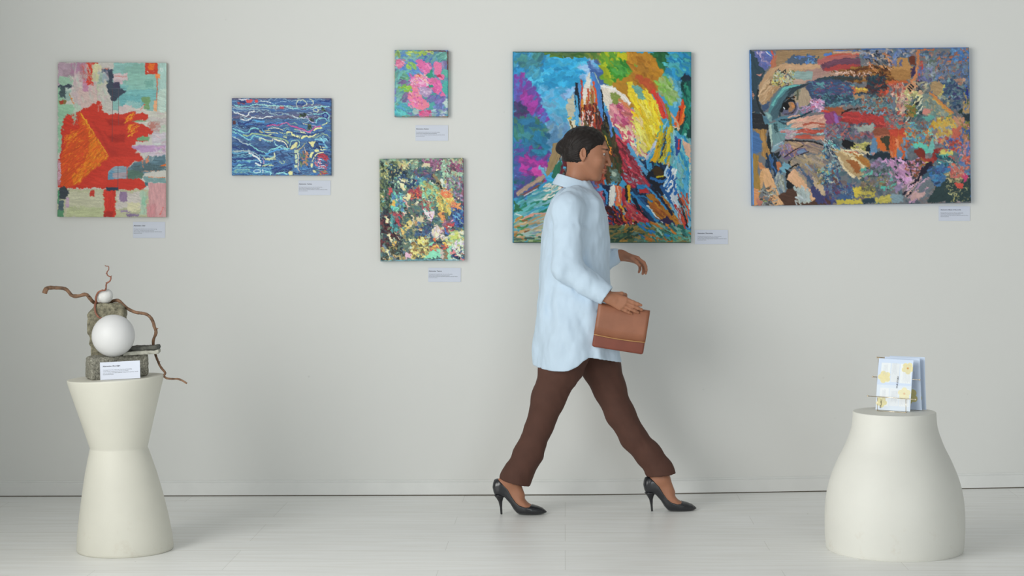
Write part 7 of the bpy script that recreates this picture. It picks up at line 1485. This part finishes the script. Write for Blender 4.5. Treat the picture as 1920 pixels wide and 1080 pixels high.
# cloth folds: long vertical drapes in the body, rings at the bent elbows
body_w = np.clip((1.22 - z) * 3, 0, 1)
ang = np.arctan2(y, x - c_)
dr = np.sin(ang * 7 + fbm3(x, y, z * .4, 5, 2, 3) * 4) * .0055 * body_w + fbm3(x * 1.4, y * 1.4, z * .6, 11, 3, 6) * .0075
for el in (ELR, ELL):
    r_ = np.sqrt((x - el[0]) ** 2 + (y - el[1]) ** 2 + (z - el[2]) ** 2)
    dr = dr + np.sin(r_ * 150 + fbm3(x, y, z, 16, 2, 2) * 3) * .0040 * np.exp(-(r_ / .085) ** 2)
gat = P(1040, 470, -.18); r_ = np.sqrt((x - SHR[0]) ** 2 + (y - SHR[1]) ** 2 + (z - SHR[2] - .0) ** 2); dr = dr + np.sin(r_ * 95 + np.arctan2(z - SHR[2], x - SHR[0]) * 2) * .0022 * np.exp(-((r_ - .13) / .07) ** 2)
Fo = S.F + dr
pxx = (x + XP) / (D0 - .15) * F_PX + CX
hem = np.interp(pxx, [990, 1010, 1040, 1065, 1082, 1095, 1104, 1120, 1150, 1180], [684, 690, 694, 692, 684, 673, 668, 670, 677, 684])
hz_ = CAM_H - (hem - CY) / F_PX * (D0 - .1)
d = smax(Fo, (hz_ - z), .002)
cav = np.maximum(Fo + .009, -(.16 - (z - hz_))); cav = np.maximum(cav, (z - hz_) - .16); d = np.maximum(d, -cav)
# open cuffs
for w_, e_ in ((WRR, ELR), (WRL, ELL)):
    n_ = (w_ - e_) / np.linalg.norm(w_ - e_); tip = w_ - n_ * .006
    pl = (x - tip[0]) * n_[0] + (y - tip[1]) * n_[1] + (z - tip[2]) * n_[2]; rr_ = np.sqrt((x - tip[0]) ** 2 + (y - tip[1]) ** 2 + (z - tip[2]) ** 2)
    d = np.where(rr_ < .10, smax(d, pl, .002), d); d = np.where(rr_ < .07, np.maximum(d, -np.maximum(Fo + .008, -(pl + .03))), d)
S.F = d.astype(np.float32); V, Q = S.mesh(); V = relax(V, Q, 3)
shirt = mesh_obj('shirt', V, Q, M_SHIRT, woman, smooth=True)
# collar: a standing band and a turned-down leaf round the neck
Cf = Field(steps(-.13, .002, .09), steps(-.10, .002, .10), steps(1.40, .002, 1.56)); x, y, z = np.meshgrid(*Cf.ax, indexing='ij')
n0 = P(1078, 350); tilt = .32                                   # collar plane dips towards the front
u = x - n0[0]; w_ = z - n0[2] + u * tilt
rho = np.sqrt((u / 1.12) ** 2 + y ** 2); rad = .062 - w_ * .22
stand_ = np.maximum(np.abs(rho - rad) - .0028, np.abs(w_ - .012) - .020)
rad2 = .066 + (.034 - w_) * .42; leaf = np.maximum(np.abs(rho - rad2) - .0028, np.abs(w_ - .008) - .027)
gap = (np.abs(y) - .010 - np.maximum(0, u - .03) * .15); leaf = np.where(u > 0, np.maximum(leaf, -gap), leaf)
Cf.F = np.minimum(stand_, leaf).astype(np.float32); V, Q = Cf.mesh(); V = relax(V, Q, 2); mesh_obj('collar', V, Q, M_SHIRT, woman, smooth=True)

# ---- clutch bag held in her right hand
M_TAN = mat('tan_leather', (.30, .115, .06), .48, vary=(16, .10), bump=(260, .2, .0008)); M_DARKTAN = mat('red_brown_leather', (.21, .055, .032), .5, vary=(16, .10), bump=(260, .2, .0008)); M_TRIM = mat('ochre_piping', (.50, .27, .10), .4)
bc = P(1164, 617, -.205); w2, h2, th = .112, .094, .0150
bag = empty('clutch_bag', (XP + bc[0], D0 + bc[1], bc[2])); bag.rotation_euler = (0, math.radians(9), 0)
tag(bag, "tan and red-brown leather clutch held at its top edge in the walking woman's right hand", 'bag')
def rbox(name, x0, x1, y0, y1, z0, z1, bev, m_, par):
    bm = bmesh.new(); add_box(bm, x0, x1, y0, y1, z0, z1)
    bmesh.ops.bevel(bm, geom=list(bm.edges), offset=bev, segments=4, affect='EDGES', profile=.5); return bm_obj(name, bm, m_, par, smooth=True)
body_ = rbox('bag_body', -w2, w2, -th * .82, th, -h2, h2, .010, M_DARKTAN, bag)
V = []; n = 14                                                # flap: folds over the top and down the outer face
path = [(th + .001, h2 - .03), (th + .0012, h2 - .010), (th * .6, h2 + .0015), (0, h2 + .003), (-th * .6, h2 + .0015), (-th - .0008, h2 - .010), (-th - .0022, h2 - .05), (-th - .0026, 0), (-th - .0022, -h2 * .42)]
bm = bmesh.new(); gr = []
for (yy, zz_) in path: gr.append([bm.verts.new((-w2 * 1.003 + 2 * w2 * 1.003 * i / n, yy - .0008 * math.sin(i * 1.1), zz_ - (.0 if zz_ > 0 else .004 * math.sin(math.pi * i / n)))) for i in range(n + 1)])
for a, b in zip(gr, gr[1:]):
    for i in range(n): bm.faces.new([a[i], a[i + 1], b[i + 1], b[i]])
fl_ = bm_obj('flap', bm, M_TAN, bag, smooth=True); so = fl_.modifiers.new('thick', 'SOLIDIFY'); so.thickness = .0022; so.offset = 1
bm = bmesh.new(); tube(bm, [(-w2 + 2 * w2 * i / 10, -th - .0040, -h2 * .42 - .004 * math.sin(math.pi * i / 10)) for i in range(11)], .0021, 8); bm_obj('piping', bm, M_TRIM, fl_, smooth=True)
# ================================================================ light and camera
def area(name, loc, rot, sx, sy, power, color=(1, 1, 1)):
    l = bpy.data.lights.new(name, 'AREA'); l.shape = 'RECTANGLE'; l.size = sx; l.size_y = sy; l.energy = power; l.color = color
    o = bpy.data.objects.new(name, l); o.location = loc; o.rotation_euler = rot; COL.objects.link(o); return o
# daylight through the window in the left wall (shines towards +X)
area('window_daylight', (LX - .02, (WY0 + WY1) / 2, (WZ0 + WZ1) / 2), (0, math.radians(-90), 0), WZ1 - WZ0, WY1 - WY0, 288, (1.0, 1.0, .97))
# added soft cool fill lamp behind the camera, towards the right; no window there
area('rear_fill', (2.4, -1.2, 1.5), (math.radians(84), 0, math.radians(6)), 3.6, 2.2, 105, (.90, .97, 1.0))
wd = bpy.data.worlds.new('room_fill'); SC.world = wd; wd.use_nodes = True
bg = wd.node_tree.nodes['Background']; bg.inputs['Color'].default_value = (.90, .93, .92, 1); bg.inputs['Strength'].default_value = .39

cam = bpy.data.cameras.new('camera'); co = bpy.data.objects.new('camera', cam); COL.objects.link(co)
cam.sensor_fit = 'HORIZONTAL'; cam.sensor_width = 36; cam.lens = F_PX / 1920 * 36
cam.shift_x = (960 - CX) / 1920; cam.shift_y = -(540 - CY) / 1920
co.location = (0, 0, CAM_H); co.rotation_euler = (math.pi / 2, 0, 0); cam.clip_start = .05; cam.clip_end = 60
SC.camera = co
SC.view_settings.view_transform = 'Standard'; SC.view_settings.look = 'None'; SC.view_settings.gamma = 1; SC.view_settings.exposure = -0.11
try: SC.view_settings.use_curve_mapping = False
except Exception: pass
bpy.context.view_layer.update()
